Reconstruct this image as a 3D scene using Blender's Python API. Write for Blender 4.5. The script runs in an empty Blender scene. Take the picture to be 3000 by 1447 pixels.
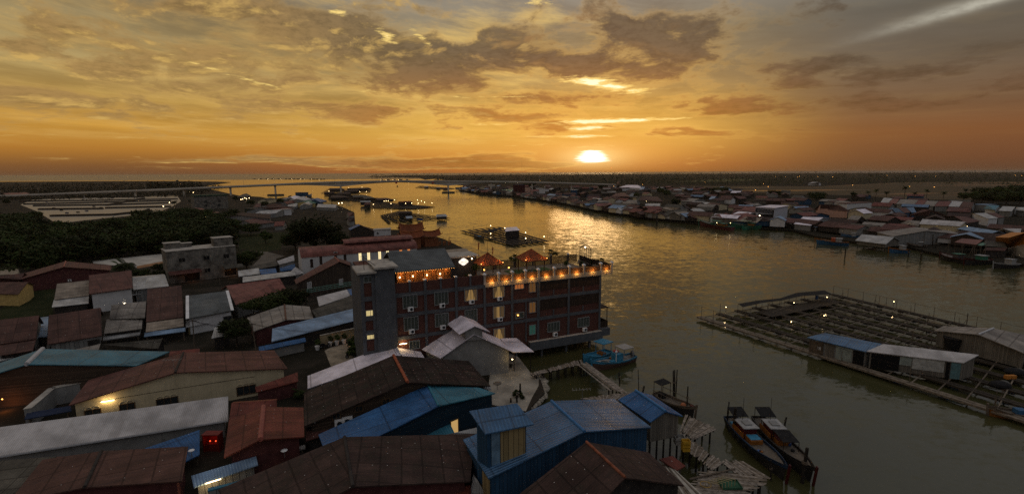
import bpy, bmesh, math, random
from mathutils import Vector, Matrix
rad = math.radians
SC = bpy.context.scene
COL = SC.collection

# ------------------------------------------------------------------ camera
PW, PH, FOC, CAMH = 3000.0, 1447.0, 1450.0, 32.0
PITCH, ROLL = math.atan(218.0 / FOC), rad(0.3)
FWD = Vector((0, math.cos(PITCH), -math.sin(PITCH)))
UP0 = Vector((0, math.sin(PITCH), math.cos(PITCH)))
RGT = Vector((1, 0, 0)) * math.cos(ROLL) - UP0 * math.sin(ROLL)
UPV = Vector((1, 0, 0)) * math.sin(ROLL) + UP0 * math.cos(ROLL)
CAMP = Vector((0, 0, CAMH))
cam_d = bpy.data.cameras.new('camera')
cam_d.lens = 36.0 * FOC / PW
cam_d.clip_start = 0.5
cam_d.clip_end = 200000
cam = bpy.data.objects.new('camera', cam_d)
COL.objects.link(cam)
mt = Matrix((RGT, UPV, -FWD)).transposed().to_4x4()
mt.translation = CAMP
cam.matrix_world = mt
SC.camera = cam


def ray(px, py):
    """direction of the view through a place on the photograph (3000 x 1447)"""
    return (FWD + RGT * ((px - PW / 2) / FOC) - UPV * ((py - PH / 2) / FOC)).normalized()


def G(px, py, z=0.0):
    """the point at height z seen there"""
    d = ray(px, py)
    return CAMP + d * ((z - CAMH) / d.z)


def azel(px, py):
    d = ray(px, py)
    return math.atan2(d.x, d.y), math.asin(d.z)


# ------------------------------------------------------------------ world: dusk sky with procedural clouds
SC.view_settings.view_transform = 'Standard'
SC.view_settings.look = 'None'
SC.view_settings.exposure = 0.0
SC.view_settings.gamma = 1.0
SUN_AZ, SUN_EL = azel(1735, 462)


def s2l(c):
    return tuple(((v / 255) / 12.92 if v / 255 <= 0.04045 else ((v / 255 + 0.055) / 1.055) ** 2.4) for v in c)


class S:
    """a shader value that can be used in sums"""
    nt = None

    def __init__(s, k): s.k = k

    @staticmethod
    def op(o, *a, clamp=False):
        n = S.nt.nodes.new('ShaderNodeMath'); n.operation = o; n.use_clamp = clamp
        for i, v in enumerate(a):
            if isinstance(v, S): S.nt.links.new(v.k, n.inputs[i])
            else: n.inputs[i].default_value = v
        return S(n.outputs[0])

    def __add__(s, o): return S.op('ADD', s, o)
    __radd__ = __add__
    def __sub__(s, o): return S.op('SUBTRACT', s, o)
    def __rsub__(s, o): return S.op('SUBTRACT', o, s)
    def __mul__(s, o): return S.op('MULTIPLY', s, o)
    __rmul__ = __mul__
    def __truediv__(s, o): return S.op('DIVIDE', s, o)
    def __rtruediv__(s, o): return S.op('DIVIDE', o, s)
    def c01(s): return S.op('ADD', s, 0.0, clamp=True)


def sstep(x, a, b, t0=0.0, t1=1.0):
    n = S.nt.nodes.new('ShaderNodeMapRange'); n.interpolation_type = 'SMOOTHSTEP'
    S.nt.links.new(x.k, n.inputs[0])
    for i, v in enumerate((a, b, t0, t1)): n.inputs[i + 1].default_value = v
    return S(n.outputs[0])


def lin(x, a, b, t0=0.0, t1=1.0):
    n = S.nt.nodes.new('ShaderNodeMapRange')
    S.nt.links.new(x.k, n.inputs[0])
    for i, v in enumerate((a, b, t0, t1)): n.inputs[i + 1].default_value = v
    return S(n.outputs[0])


def vec(x, y, z):
    n = S.nt.nodes.new('ShaderNodeCombineXYZ')
    for i, v in enumerate((x, y, z)):
        if isinstance(v, S): S.nt.links.new(v.k, n.inputs[i])
        else: n.inputs[i].default_value = v
    return S(n.outputs[0])


def noise(v, scale, detail=6, rough=0.55, dist=0.0, lac=2.0):
    n = S.nt.nodes.new('ShaderNodeTexNoise'); n.noise_dimensions = '3D'
    S.nt.links.new(v.k, n.inputs['Vector'])
    n.inputs['Scale'].default_value = scale; n.inputs['Detail'].default_value = detail
    n.inputs['Roughness'].default_value = rough; n.inputs['Distortion'].default_value = dist
    n.inputs['Lacunarity'].default_value = lac
    return S(n.outputs['Fac'])


def ramp(x, stops, interp='EASE'):
    n = S.nt.nodes.new('ShaderNodeValToRGB'); n.color_ramp.interpolation = interp
    S.nt.links.new(x.k, n.inputs[0])
    el = n.color_ramp.elements
    while len(el) < len(stops): el.new(0.5)
    for e, (p, c) in zip(el, stops):
        e.position = p; e.color = tuple(c) + (1,)
    return S(n.outputs[0])


def mix(f, a, b, mode='MIX'):
    n = S.nt.nodes.new('ShaderNodeMix'); n.data_type = 'RGBA'; n.blend_type = mode; n.clamp_factor = True
    for i, v in ((0, f), (6, a), (7, b)):
        if isinstance(v, S): S.nt.links.new(v.k, n.inputs[i])
        elif i == 0: n.inputs[i].default_value = v
        else: n.inputs[i].default_value = tuple(v) + (1,)
    return S(n.outputs[2])


def make_world():
    w = bpy.data.worlds.new("World"); SC.world = w; w.use_nodes = True
    nt = w.node_tree; nt.nodes.clear(); S.nt = nt
    tc = nt.nodes.new('ShaderNodeTexCoord')
    sp = nt.nodes.new('ShaderNodeSeparateXYZ'); nt.links.new(tc.outputs['Generated'], sp.inputs[0])
    dx, dy, dz = (S(sp.outputs[i]) for i in range(3))
    az = S.op('ARCTAN2', dx, dy)
    el = S.op('ARCSINE', dz)
    elc = S.op('MAXIMUM', el, 0.0)
    # clear air: colours by height at four bearings
    t = lin(elc, 0.0, 1.2)
    def col(*st): return ramp(t, [(p / 1.2, s2l(c)) for p, c in st], 'LINEAR')
    left = col((0, (106, 74, 48)), (0.014, (126, 85, 47)), (0.04, (174, 118, 48)), (0.075, (204, 152, 66)), (0.12, (190, 154, 84)),
               (0.17, (172, 150, 100)), (0.25, (150, 132, 96)), (0.33, (138, 134, 124)), (0.45, (160, 160, 164)), (0.8, (172, 174, 184)))
    mid = col((0, (160, 86, 34)), (0.014, (178, 102, 50)), (0.035, (202, 138, 62)), (0.075, (230, 182, 86)), (0.12, (200, 160, 82)),
              (0.17, (168, 142, 92)), (0.25, (144, 130, 100)), (0.33, (140, 136, 128)), (0.45, (160, 160, 164)), (0.8, (172, 174, 184)))
    right = col((0, (92, 64, 46)), (0.02, (108, 70, 46)), (0.06, (122, 80, 50)), (0.11, (112, 88, 68)), (0.17, (98, 88, 77)),
                (0.25, (96, 93, 86)), (0.32, (128, 126, 122)), (0.45, (160, 160, 164)), (0.8, (172, 174, 184)))
    back = col((0, (80, 78, 84)), (0.1, (104, 106, 114)), (0.45, (140, 144, 154)), (0.8, (172, 174, 184)))
    a_sun = SUN_AZ
    c = mix(sstep(az, -0.72, 0.0), left, mid)
    c = mix(sstep(az, a_sun + 0.05, 0.62), c, right)
    c = mix(sstep(S.op('ABSOLUTE', az), 0.9, 2.3), c, back)
    # a physical dusk sky laid under it
    sky = nt.nodes.new('ShaderNodeTexSky'); sky.sky_type = 'NISHITA'; sky.sun_disc = False
    sky.sun_elevation = SUN_EL; sky.sun_rotation = SUN_AZ
    sky.air_density = 2.0; sky.dust_density = 4.0
    # coordinates for clouds, closing up towards the horizon
    v = S.op('LOGARITHM', elc + 0.045, math.e)
    q = vec(az * 2.1, v * 1.25, 0.0)
    warp = noise(q, 2.0, 3, 0.5)
    q1 = vec(az * 2.1 + (warp - 0.5) * 0.35, v * 1.25 + (warp - 0.5) * 0.12, 0.3)
    def gauss(px, py, sx, sy, rot=0.0, amp=1.0, power=1.0):
        a0, e0 = azel(px, py)
        a1, _ = azel(px + sx, py); _, e1 = azel(px, py - sy)
        ka, ke = 1 / abs(a1 - a0), 1 / abs(e1 - e0)
        A = (az - a0); E = (el - e0)
        if rot:
            cr, sr = math.cos(rad(rot)), math.sin(rad(rot))
            A, E = A * cr + E * sr, E * cr - A * sr
        A = A * ka; E = E * ke
        r2 = A * A + E * E
        return S.op('EXPONENT', r2 * (-1.0)) * amp
    def total(lst):
        s = None
        for g in lst:
            k = gauss(*g); s = k if s is None else s + k
        return s
    glow_az = S.op('EXPONENT', (az - a_sun) * (az - a_sun) * (-5.0))
    near_sun = S.op('EXPONENT', ((az - a_sun) * (az - a_sun) * 4.5 + (el - SUN_EL) * (el - SUN_EL) * 26.0) * (-1.0))
    # soft layered sheets: broad dull veils, then thin gold ones
    n0 = noise(vec(az * 1.1 + v * 0.3, v * 1.7 + az * 0.25 + (warp - 0.5) * 0.25, 7.0), 2.6, 9, 0.62)
    veil = sstep(n0, 0.38, 0.62) * sstep(elc, 0.04, 0.10)
    c = mix(veil * sstep(az, 0.6, 0.25, 0.35, 0.85), c, mix(1.0, c, (0.62, 0.585, 0.57), 'MULTIPLY'))
    n2 = noise(vec(az * 1.6 + v * 0.5, v * 2.3 + az * 0.35 + (warp - 0.5) * 0.3, 4.0), 3.2, 9, 0.62)
    thin = sstep(n2, 0.47, 0.74)
    gold = mix(glow_az, s2l((214, 172, 96)), s2l((255, 214, 120)))
    c = mix(thin * sstep(elc, 0.03, 0.08) * sstep(az, 0.5, 0.0, 0.05, 0.55), c, gold)
    # heavy clouds
    m = total([
        (760, 45, 230, 42, 0, 0.46), (560, 20, 110, 22, 0, 0.36), (960, 60, 120, 40, 10, 0.40), (640, 105, 55, 20, 0, 0.30),
        (1080, 125, 190, 48, -8, 0.44), (1260, 180, 260, 46, 0, 0.48), (1440, 150, 150, 50, 0, 0.40), (1210, 30, 70, 18, 0, 0.26),
        (1820, 78, 155, 46, 0, 0.60), (2090, 75, 75, 30, 0, 0.30), (2000, 135, 120, 50, 0, 0.36), (1800, 185, 200, 40, 0, 0.38), (1660, 180, 120, 40, 0, 0.34),
        (150, 75, 150, 34, 6, 0.34), (330, 190, 260, 34, -9, 0.36), (640, 225, 300, 26, -12, 0.30), (50, 128, 80, 18, 0, 0.28), (900, 215, 260, 40, -6, 0.26),
        (2430, 190, 130, 24, 6, 0.46), (2640, 222, 200, 26, 0, 0.42), (1950, 215, 160, 30, 0, 0.26), (2250, 250, 220, 26, 0, 0.24),
        (1500, 270, 330, 36, -4, 0.28), (1000, 318, 220, 20, 0, 0.24), (1350, 340, 240, 26, 0, 0.26), (180, 300, 400, 44, 0, 0.32), (400, 250, 300, 24, -4, 0.2),
        (1640, 355, 100, 14, 0, 0.26), (2100, 325, 130, 14, 0, 0.36), (1650, 375, 110, 14, 0, 0.30), (2500, 305, 440, 28, 0, 0.34), (2000, 395, 260, 14, 0, 0.24),
        (1180, 480, 230, 18, 0, 0.80), (1420, 472, 170, 20, 0, 0.78), (1580, 484, 130, 12, 0, .7), (600, 470, 300, 16, 0, .5)])
    n1 = noise(q1, 4.4, 11, 0.62)
    n1b = noise(vec(az * 2.1 + (warp - 0.5) * 0.35, v * 1.25 + (warp - 0.5) * 0.12 - 0.05, 0.3), 4.4, 7, 0.6)
    nf = noise(vec(az * 2.1, v * 1.25, 2.0), 26.0, 6, 0.65)
    dens = (n1 - 0.5) * 1.75 + (nf - 0.5) * 0.24 + m * 0.84 - 0.085 - sstep(elc, 0.11, 0.02) * 0.2 - sstep(az, 0.42, 0.8) * 0.04
    cov = sstep(dens, -0.13, 0.15)
    body = sstep(dens, -0.05, 0.27)
    lit = sstep(n1 - n1b, 0.01, 0.17)
    dark = mix(sstep(elc, 0.05, 0.24), s2l((146, 92, 46)), s2l((86, 76, 63)))
    dark = mix(sstep(az, -0.1, -0.55), dark, s2l((142, 114, 72)))
    dark = mix(sstep(az, 0.28, 0.62), dark, mix(sstep(elc, 0.04, 0.2), s2l((100, 68, 47)), s2l((70, 64, 58))))
    dark = mix(1.0, dark, mix(sstep(nf * 0.5 + n1b * 0.5, 0.38, 0.62), (0.72, 0.71, 0.70), (1.34, 1.3, 1.22)), 'MULTIPLY')
    rim = mix(near_sun * 0.85, mix(0.35, c, s2l((190, 152, 92))), s2l((250, 196, 98)))
    rim = mix(sstep(az, 0.25, 0.6), rim, c)
    cc = mix(body, rim, dark)
    cc = mix(lit * sstep(az, 0.5, -0.2, 0.04, 0.75), cc, mix(sstep(az, -0.3, 0.1), s2l((218, 178, 100)), s2l((158, 120, 76))))
    c = mix(cov * 0.9, c, cc)
    # gaps where the sun burns through
    hot = total([(1130, 105, 34, 22, -40, 0.9), (1235, 112, 40, 10, -35, 0.8), (1580, 8, 46, 14, 0, 0.9), (990, 36, 30, 14, 0, 0.6),
                 (1775, 250, 90, 14, -10, 1.3), (1720, 236, 80, 12, 0, 0.9), (1880, 268, 110, 10, 0, 0.5),
                 (1740, 356, 110, 7, 0, 1.7), (1715, 376, 60, 8, 0, 1.7), (1880, 352, 130, 6, 0, 1.2), (1715, 400, 70, 6, 0, 1.5), (1590, 400, 90, 5, 0, 0.6), (1560, 425, 120, 6, 0, 0.4), (1740, 430, 60, 6, 0, .7),
                 (1500, 285, 90, 5, 0, 0.55), (1340, 283, 60, 5, 0, 0.5), (1100, 268, 60, 6, 0, 0.5), (700, 225, 200, 7, -14, 0.5), (1400, 365, 200, 6, 0, 0.4)])
    n3 = noise(vec(az * 3.0, v * 3.4, 9.0), 9.0, 9, 0.66)
    hh_ = hot * 0.5 + (n3 - 0.5) * 2.0
    c = mix(sstep(hh_, 0.15, 0.6) * sstep(hot, 0.05, 0.4) * 0.9, c, s2l((255, 220, 128)))
    c = mix(sstep(hh_, 0.5, 0.85) * sstep(hot, 0.3, 0.8), c, (1.3, 1.1, 0.72))
    # the high white streak
    st = (gauss(2880, 4, 340, 20, 9.5, 0.75) + gauss(2880, 14, 330, 10, 9.5, 0.35)) * (0.3 + n2 * 1.2)
    c = mix(st.c01() * sstep(nf, 0.3, 0.6, 0.7, 1.0), c, s2l((176, 172, 158)))
    # the sun itself in a bank of cloud, and its glow
    g1 = gauss(1735, 458, 180, 42); g2 = gauss(1735, 460, 80, 26); g0 = gauss(1690, 430, 620, 150)
    c = mix(g0 * 0.26, c, s2l((250, 186, 76)))
    c = mix(g1 * 0.5, c, (1.1, 0.60, 0.15))
    c = mix(g2 * 0.65, c, (1.2, 0.85, 0.32))
    n4 = noise(vec(az * 10.0, el * 120.0, 2.0), 3.0, 6, 0.7)
    core = sstep(gauss(1737, 465, 50, 15, 0, 1.0) * sstep(el, 0.008, 0.022) + gauss(1735, 446, 40, 8, 0, .5) + (n4 - 0.5) * 0.95, 0.22, 0.85)
    c = mix(core, c, (2.4, 2.0, 1.6))
    # the lower half is never seen; it stands for the dim ground
    c = mix(sstep(el, -0.02, -0.12), c, (0.03, 0.028, 0.022))
    bg = nt.nodes.new('ShaderNodeBackground'); nt.links.new(c.k, bg.inputs[0]); bg.inputs[1].default_value = 1.0
    bg2 = nt.nodes.new('ShaderNodeBackground'); nt.links.new(sky.outputs[0], bg2.inputs[0]); bg2.inputs[1].default_value = 0.02
    ad = nt.nodes.new('ShaderNodeAddShader'); nt.links.new(bg.outputs[0], ad.inputs[0]); nt.links.new(bg2.outputs[0], ad.inputs[1])
    out = nt.nodes.new('ShaderNodeOutputWorld'); nt.links.new(ad.outputs[0], out.inputs[0])
    w.cycles.sampling_method = 'MANUAL'; w.cycles.sample_map_resolution = 1024


make_world()
sun_d = bpy.data.lights.new('sun', 'SUN'); sun_d.energy = 0.07; sun_d.angle = rad(10); sun_d.color = (1.0, 0.62, 0.28)
sun = bpy.data.objects.new('sun', sun_d); COL.objects.link(sun)
sd = Vector((math.sin(SUN_AZ) * math.cos(SUN_EL), math.cos(SUN_AZ) * math.cos(SUN_EL), math.sin(SUN_EL)))
sun.rotation_euler = sd.to_track_quat('Z', 'Y').to_euler()
SC.cycles.max_bounces = 6; SC.cycles.diffuse_bounces = 3; SC.cycles.glossy_bounces = 3; SC.cycles.transparent_max_bounces = 6
SC.cycles.sample_clamp_indirect = 0.9; SC.cycles.sample_clamp_direct = 8.0; SC.cycles.use_denoising = False

# ------------------------------------------------------------------ helpers
def zone(x0, y0, k): return lambda a, b: (x0 + k * a, y0 + k * b)
z1 = zone(0, 480, .32203); z2 = zone(700, 480, .32203); z3 = zone(1000, 680, .33); z4 = zone(1450, 480, .32203)
z5 = zone(2200, 480, .32206); z6 = zone(0, 740, .32203); z7 = zone(500, 740, .32206); y1 = zone(0, 980, .37594)
y2 = zone(650, 980, .37594); y3 = zone(1250, 900, .4404); y4 = zone(1850, 1000, .3599); y5 = zone(2000, 820, .3882)
y8 = zone(1200, 480, .2013)
V3 = Vector
ZUP = V3((0, 0, 1))
ORG = {}


def flat(v): return V3((v.x, v.y, 0))


def upon(p, w):
    """height at which the view through p meets the vertical line over w"""
    d = ray(*p); k = (d.x * w.x + d.y * w.y) / (d.x ** 2 + d.y ** 2)
    return CAMH + d.z * k


def onplane(p, a, b):
    """where the view through p meets the vertical plane through a and b"""
    n = flat(b - a).cross(ZUP); d = ray(*p)
    return CAMP + d * ((a - CAMP).dot(n) / d.dot(n))


def tag(o, label=None, cat=None, group=None, kind=None):
    if label: o['label'] = label
    if cat: o['category'] = cat
    if group: o['group'] = group
    if kind: o['kind'] = kind
    return o


def thing(name, label, cat, loc=(0, 0, 0), group=None, rz=0.0):
    o = bpy.data.objects.new(name, None); COL.objects.link(o)
    o.empty_display_size = 0.3
    o.location = loc; o.rotation_euler.z = rz
    ORG[o] = V3(loc)
    return tag(o, label, cat, group)


def copy_tree(o, parent=None):
    c = o.copy(); COL.objects.link(c)
    if parent: c.parent = parent
    for ch in [x for x in o.children]: copy_tree(ch, c)
    return c


class MB:
    def __init__(s): s.v = []; s.f = []; s.m = []

    def face(s, pts, mi=0):
        n = len(s.v); s.v += [V3(p) for p in pts]; s.f.append(tuple(range(n, n + len(pts)))); s.m.append(mi); return s

    def hexa(s, p, mi=0):
        """p: four lower then four upper corners, counter-clockwise from above"""
        n = len(s.v); s.v += [V3(q) for q in p]
        for f in ((3, 2, 1, 0), (4, 5, 6, 7), (0, 1, 5, 4), (1, 2, 6, 5), (2, 3, 7, 6), (3, 0, 4, 7)):
            s.f.append(tuple(n + i for i in f)); s.m.append(mi)
        return s

    def box(s, c, sz, rz=0.0, mi=0):
        cx, cy, cz = c; hx, hy, hz = sz[0] / 2, sz[1] / 2, sz[2] / 2; cr, sr = math.cos(rz), math.sin(rz)
        P = []
        for z in (-hz, hz):
            for x, y in ((-hx, -hy), (hx, -hy), (hx, hy), (-hx, hy)):
                P.append((cx + x * cr - y * sr, cy + x * sr + y * cr, cz + z))
        return s.hexa(P, mi)

    def beam(s, a, b, w, h=None, mi=0):
        a, b = V3(a), V3(b); h = h or w; d = (b - a)
        if d.length < 1e-6: return s
        d.normalize(); x = d.cross(ZUP)
        if x.length < 1e-3: x = V3((1, 0, 0))
        x.normalize(); y = x.cross(d)
        P = []
        for q in (a, b):
            P.append([q - x * w / 2 - y * h / 2, q + x * w / 2 - y * h / 2, q + x * w / 2 + y * h / 2, q - x * w / 2 + y * h / 2])
        n = len(s.v); s.v += P[0] + P[1]
        for f in ((0, 1, 2, 3), (7, 6, 5, 4), (1, 0, 4, 5), (2, 1, 5, 6), (3, 2, 6, 7), (0, 3, 7, 4)):
            s.f.append(tuple(n + i for i in f)); s.m.append(mi)
        return s

    def tube(s, a, b, r0, r1=None, n=7, mi=0, caps=True):
        a, b = V3(a), V3(b); r1 = r0 if r1 is None else r1
        d = (b - a)
        if d.length < 1e-6: return s
        d.normalize(); x = d.orthogonal().normalized(); y = d.cross(x); k = len(s.v)
        for q, r in ((a, r0), (b, r1)):
            for i in range(n):
                t = 2 * math.pi * i / n; s.v.append(q + x * (r * math.cos(t)) + y * (r * math.sin(t)))
        for i in range(n):
            j = (i + 1) % n; s.f.append((k + i, k + j, k + n + j, k + n + i)); s.m.append(mi)
        if caps:
            s.f.append(tuple(k + n - 1 - i for i in range(n))); s.m.append(mi)
            s.f.append(tuple(k + n + i for i in range(n))); s.m.append(mi)
        return s

    def path(s, pts, r, n=5, mi=0):
        for a, b in zip(pts, pts[1:]): s.tube(a, b, r, r, n, mi)
        return s

    def slab(s, q, t, mi=0):
        """four upper corners counter-clockwise seen from above, and a thickness downwards"""
        q = [V3(p) for p in q]
        nrm = (q[1] - q[0]).cross(q[3] - q[0])
        if nrm.z < 0: q = q[::-1]
        return s.hexa([p - ZUP * t for p in q] + q, mi)

    def prism(s, pts, z0, z1, mi=0):
        area = sum(pts[i][0] * pts[(i + 1) % len(pts)][1] - pts[(i + 1) % len(pts)][0] * pts[i][1] for i in range(len(pts)))
        if area < 0: pts = pts[::-1]
        s.face([(p[0], p[1], z1) for p in pts], mi); s.face([(p[0], p[1], z0) for p in pts[::-1]], mi)
        for i in range(len(pts)):
            a, b = pts[i], pts[(i + 1) % len(pts)]
            s.face([(a[0], a[1], z0), (b[0], b[1], z0), (b[0], b[1], z1), (a[0], a[1], z1)], mi)
        return s

    def ball(s, c, r, n=8, m=6, mi=0, sq=(1, 1, 1)):
        k = len(s.v); c = V3(c)
        for j in range(m + 1):
            p = math.pi * j / m
            for i in range(n):
                t = 2 * math.pi * i / n
                s.v.append(c + V3((r * math.sin(p) * math.cos(t) * sq[0], r * math.sin(p) * math.sin(t) * sq[1], r * math.cos(p) * sq[2])))
        for j in range(m):
            for i in range(n):
                i2 = (i + 1) % n
                s.f.append((k + j * n + i, k + (j + 1) * n + i, k + (j + 1) * n + i2, k + j * n + i2)); s.m.append(mi)
        return s

    def mesh(s, name, mats, org=None, uv=True, smooth=False):
        me = bpy.data.meshes.new(name)
        o = org or V3((0, 0, 0))
        me.from_pydata([tuple(p - o) for p in s.v], [], s.f)
        for m in (mats if isinstance(mats, (list, tuple)) else [mats]): me.materials.append(m)
        if any(s.m): me.polygons.foreach_set('material_index', s.m)
        if uv:
            L = me.uv_layers.new(name='metres'); d = [0.0] * (2 * len(me.loops)); li = 0
            for f in s.f:
                p0 = s.v[f[0]]; n = V3((0, 0, 0))
                for i in range(1, len(f) - 1): n += (s.v[f[i]] - p0).cross(s.v[f[i + 1]] - p0)
                if n.length < 1e-12: n = V3((0, 0, 1))
                n.normalize()
                t = ZUP.cross(n)
                if t.length < 0.03: t = V3((1, 0, 0))
                t.normalize(); b = n.cross(t)
                for i in f:
                    d[li] = s.v[i].dot(t); d[li + 1] = s.v[i].dot(b); li += 2
            L.data.foreach_set('uv', d)
        if smooth: me.polygons.foreach_set('use_smooth', [True] * len(me.polygons))
        me.update()
        return me

    def build(s, name, mats, parent=None, label=None, uv=True, smooth=False, org=None, cat=None, group=None, kind=None):
        if not s.v: return None
        if parent is not None:
            org = ORG[parent]
        me = s.mesh(name, mats, org, uv, smooth)
        o = bpy.data.objects.new(name, me); COL.objects.link(o)
        if parent is not None:
            o.parent = parent
        elif org is not None: o.location = org
        ORG[o] = V3(org) if org is not None else V3((0, 0, 0))
        return tag(o, label, cat, group, kind)


# ------------------------------------------------------------------ materials
MATS = {}


def newmat(name):
    m = bpy.data.materials.new(name); m.use_nodes = True; S.nt = m.node_tree; b = m.node_tree.nodes['Principled BSDF']
    b.inputs['Specular IOR Level'].default_value = 0.5 if any(k in name for k in ('glass', 'water', 'steel')) else 0.35 if 'metal' in name or 'zinc' in name else 0.05 if any(k in name for k in ('lea', 'foliage', 'ground', 'land', 'grass', 'field')) else 0.15
    return m, b


def node(t, **kw):
    n = S.nt.nodes.new(t)
    for k, v in kw.items(): setattr(n, k, v)
    return n


def uvm():
    n = node('ShaderNodeUVMap', uv_map='metres'); sp = node('ShaderNodeSeparateXYZ'); S.nt.links.new(n.outputs[0], sp.inputs[0])
    return S(n.outputs[0]), S(sp.outputs[0]), S(sp.outputs[1])


def objpos():
    return S(node('ShaderNodeNewGeometry').outputs['Position'])


def lnk(a, b): S.nt.links.new(a.k if isinstance(a, S) else a, b)


def bump(h, b, dist=0.03, strength=1.0):
    n = node('ShaderNodeBump'); n.inputs['Distance'].default_value = dist; n.inputs['Strength'].default_value = strength
    lnk(h, n.inputs['Height']); lnk(n.outputs[0], b.inputs['Normal'])


def plain(name, rgb, rough=0.6, var=0.35, scale=1.5, metal=0.0, streak=0.0, b_=0.01):
    """painted or bare surface with blotches and, on walls, rain streaks"""
    if name in MATS: return MATS[name]
    m, b = newmat(name); pos = objpos()
    n = noise(pos, scale, 5, 0.6); dk = tuple(c * (1 - var) for c in rgb); lt = tuple(min(1, c * (1 + var * 0.5)) for c in rgb)
    c = mix(sstep(n, 0.3, 0.7), dk, lt)
    if streak:
        uv, u, v = uvm()
        st = noise(vec(u * 2.2, v * 0.16, 0), 2.2, 5, 0.65)
        big = noise(vec(u * 0.25, v * 0.3, 3), 1.0, 4, 0.6)
        c = mix(sstep(st, 0.48, 0.72) * sstep(big, 0.35, 0.6) * streak, c, tuple(x * 0.35 for x in rgb))
    lnk(c, b.inputs['Base Color']); b.inputs['Roughness'].default_value = rough; b.inputs['Metallic'].default_value = metal
    if b_: bump(noise(pos, scale * 7, 3), b, b_)
    MATS[name] = m; return m


def emit(name, rgb, k):
    if name in MATS: return MATS[name]
    m, b = newmat(name); b.inputs['Base Color'].default_value = tuple(rgb) + (1,)
    b.inputs['Emission Color'].default_value = tuple(rgb) + (1,); b.inputs['Emission Strength'].default_value = k; m.cycles.emission_sampling = 'NONE'
    MATS[name] = m; return m


def roofing(name, rgb, period=0.30, depth=0.05, rust=0.3, rust_rgb=(0.10, 0.05, 0.03), seam=2.6, bolts=0.0, line=0.35, rough=0.55, moss=0.0, patch=0.25, metal=0.0, tiles=0):
    """sheets running down the slope: ribs, lapped rows, blotches, stains, bolts"""
    if name in MATS: return MATS[name]
    m, b = newmat(name); uv, u, v = uvm(); pos = objpos()
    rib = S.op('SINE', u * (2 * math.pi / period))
    big = noise(pos, 0.35, 5, 0.6); fine = noise(pos, 3.5, 5, 0.65)
    run = noise(vec(u * 1.6, v * 0.14, 1.7), 1.4, 5, 0.65)
    c = mix(sstep(big, 0.3, 0.7), tuple(x * 0.66 for x in rgb), tuple(min(1, x * 1.22) for x in rgb))
    # single sheets that were replaced or have aged differently
    cu = S.op('FLOOR', u / 0.95); cv = S.op('FLOOR', v / seam)
    wn = node('ShaderNodeTexWhiteNoise', noise_dimensions='2D'); lnk(vec(cu, cv, 0), wn.inputs['Vector'])
    c = mix(S(wn.outputs['Value']) * min(1, patch * 1.8), c, mix(1.0, c, (0.5, 0.48, 0.48), 'MULTIPLY'))
    wn2 = node('ShaderNodeTexWhiteNoise', noise_dimensions='2D'); lnk(vec(cu + 37.0, cv, 0), wn2.inputs['Vector'])
    c = mix(sstep(S(wn2.outputs['Value']), 0.93, 0.96) * patch * 1.6, c, mix(1.0, c, (1.45, 1.4, 1.35), 'MULTIPLY'))
    if rust: c = mix(sstep(run * 0.6 + fine * 0.4, 0.47, 0.66) * rust, c, rust_rgb)
    if moss: c = mix(sstep(noise(pos, 0.8, 6, 0.7), 0.45, 0.62) * moss, c, (0.022, 0.024, 0.016))
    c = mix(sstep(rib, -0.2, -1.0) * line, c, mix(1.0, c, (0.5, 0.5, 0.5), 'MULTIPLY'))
    fv = S.op('FRACT', v / seam)
    sl = S.op('LESS_THAN', fv, 0.16 / seam)
    sl = S.op('MAXIMUM', sl, S.op('LESS_THAN', S.op('FRACT', u / 2.85), 0.045 if bolts else -1.0))
    sp_ = noise(pos, 7.0, 3, 0.7)
    if bolts: c = mix(sstep(sp_, 0.56, 0.68) * 0.6, c, mix(1.0, c, (1.9, 1.85, 1.8), 'MULTIPLY')); c = mix(sstep(sp_, 0.44, 0.33) * 0.6, c, mix(1.0, c, (0.4, 0.4, 0.42), 'MULTIPLY'))
    c = mix(sl * 0.7, c, mix(1.0, c, (0.35, 0.34, 0.34), 'MULTIPLY'))
    h = rib * 0.5 + fv * 0.25 + fine * 0.25
    if tiles:
        tv = S.op('FRACT', v / 0.32); c = mix(S.op('LESS_THAN', tv, 0.2) * 0.5, c, mix(1.0, c, (0.4, 0.4, 0.4), 'MULTIPLY')); h = h + tv * 0.8
    lnk(c, b.inputs['Base Color']); b.inputs['Roughness'].default_value = rough; b.inputs['Metallic'].default_value = metal
    if bolts:
        bu = S.op('FRACT', u / 1.05) - 0.5; bv = S.op('FRACT', v / 1.3) - 0.5
        r2 = bu * bu * 1.1 + bv * bv * 1.69
        w3 = node('ShaderNodeTexWhiteNoise', noise_dimensions='2D'); lnk(vec(S.op('FLOOR', u / 1.05), S.op('FLOOR', v / 1.3), 0), w3.inputs['Vector'])
        on = S.op('LESS_THAN', r2, 0.0016) * S.op('LESS_THAN', S(w3.outputs['Value']), bolts)
        c2 = mix(on, c, (0.5, 0.48, 0.44)); lnk(c2, b.inputs['Base Color'])
    bump(h, b, depth)
    MATS[name] = m; return m


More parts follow.
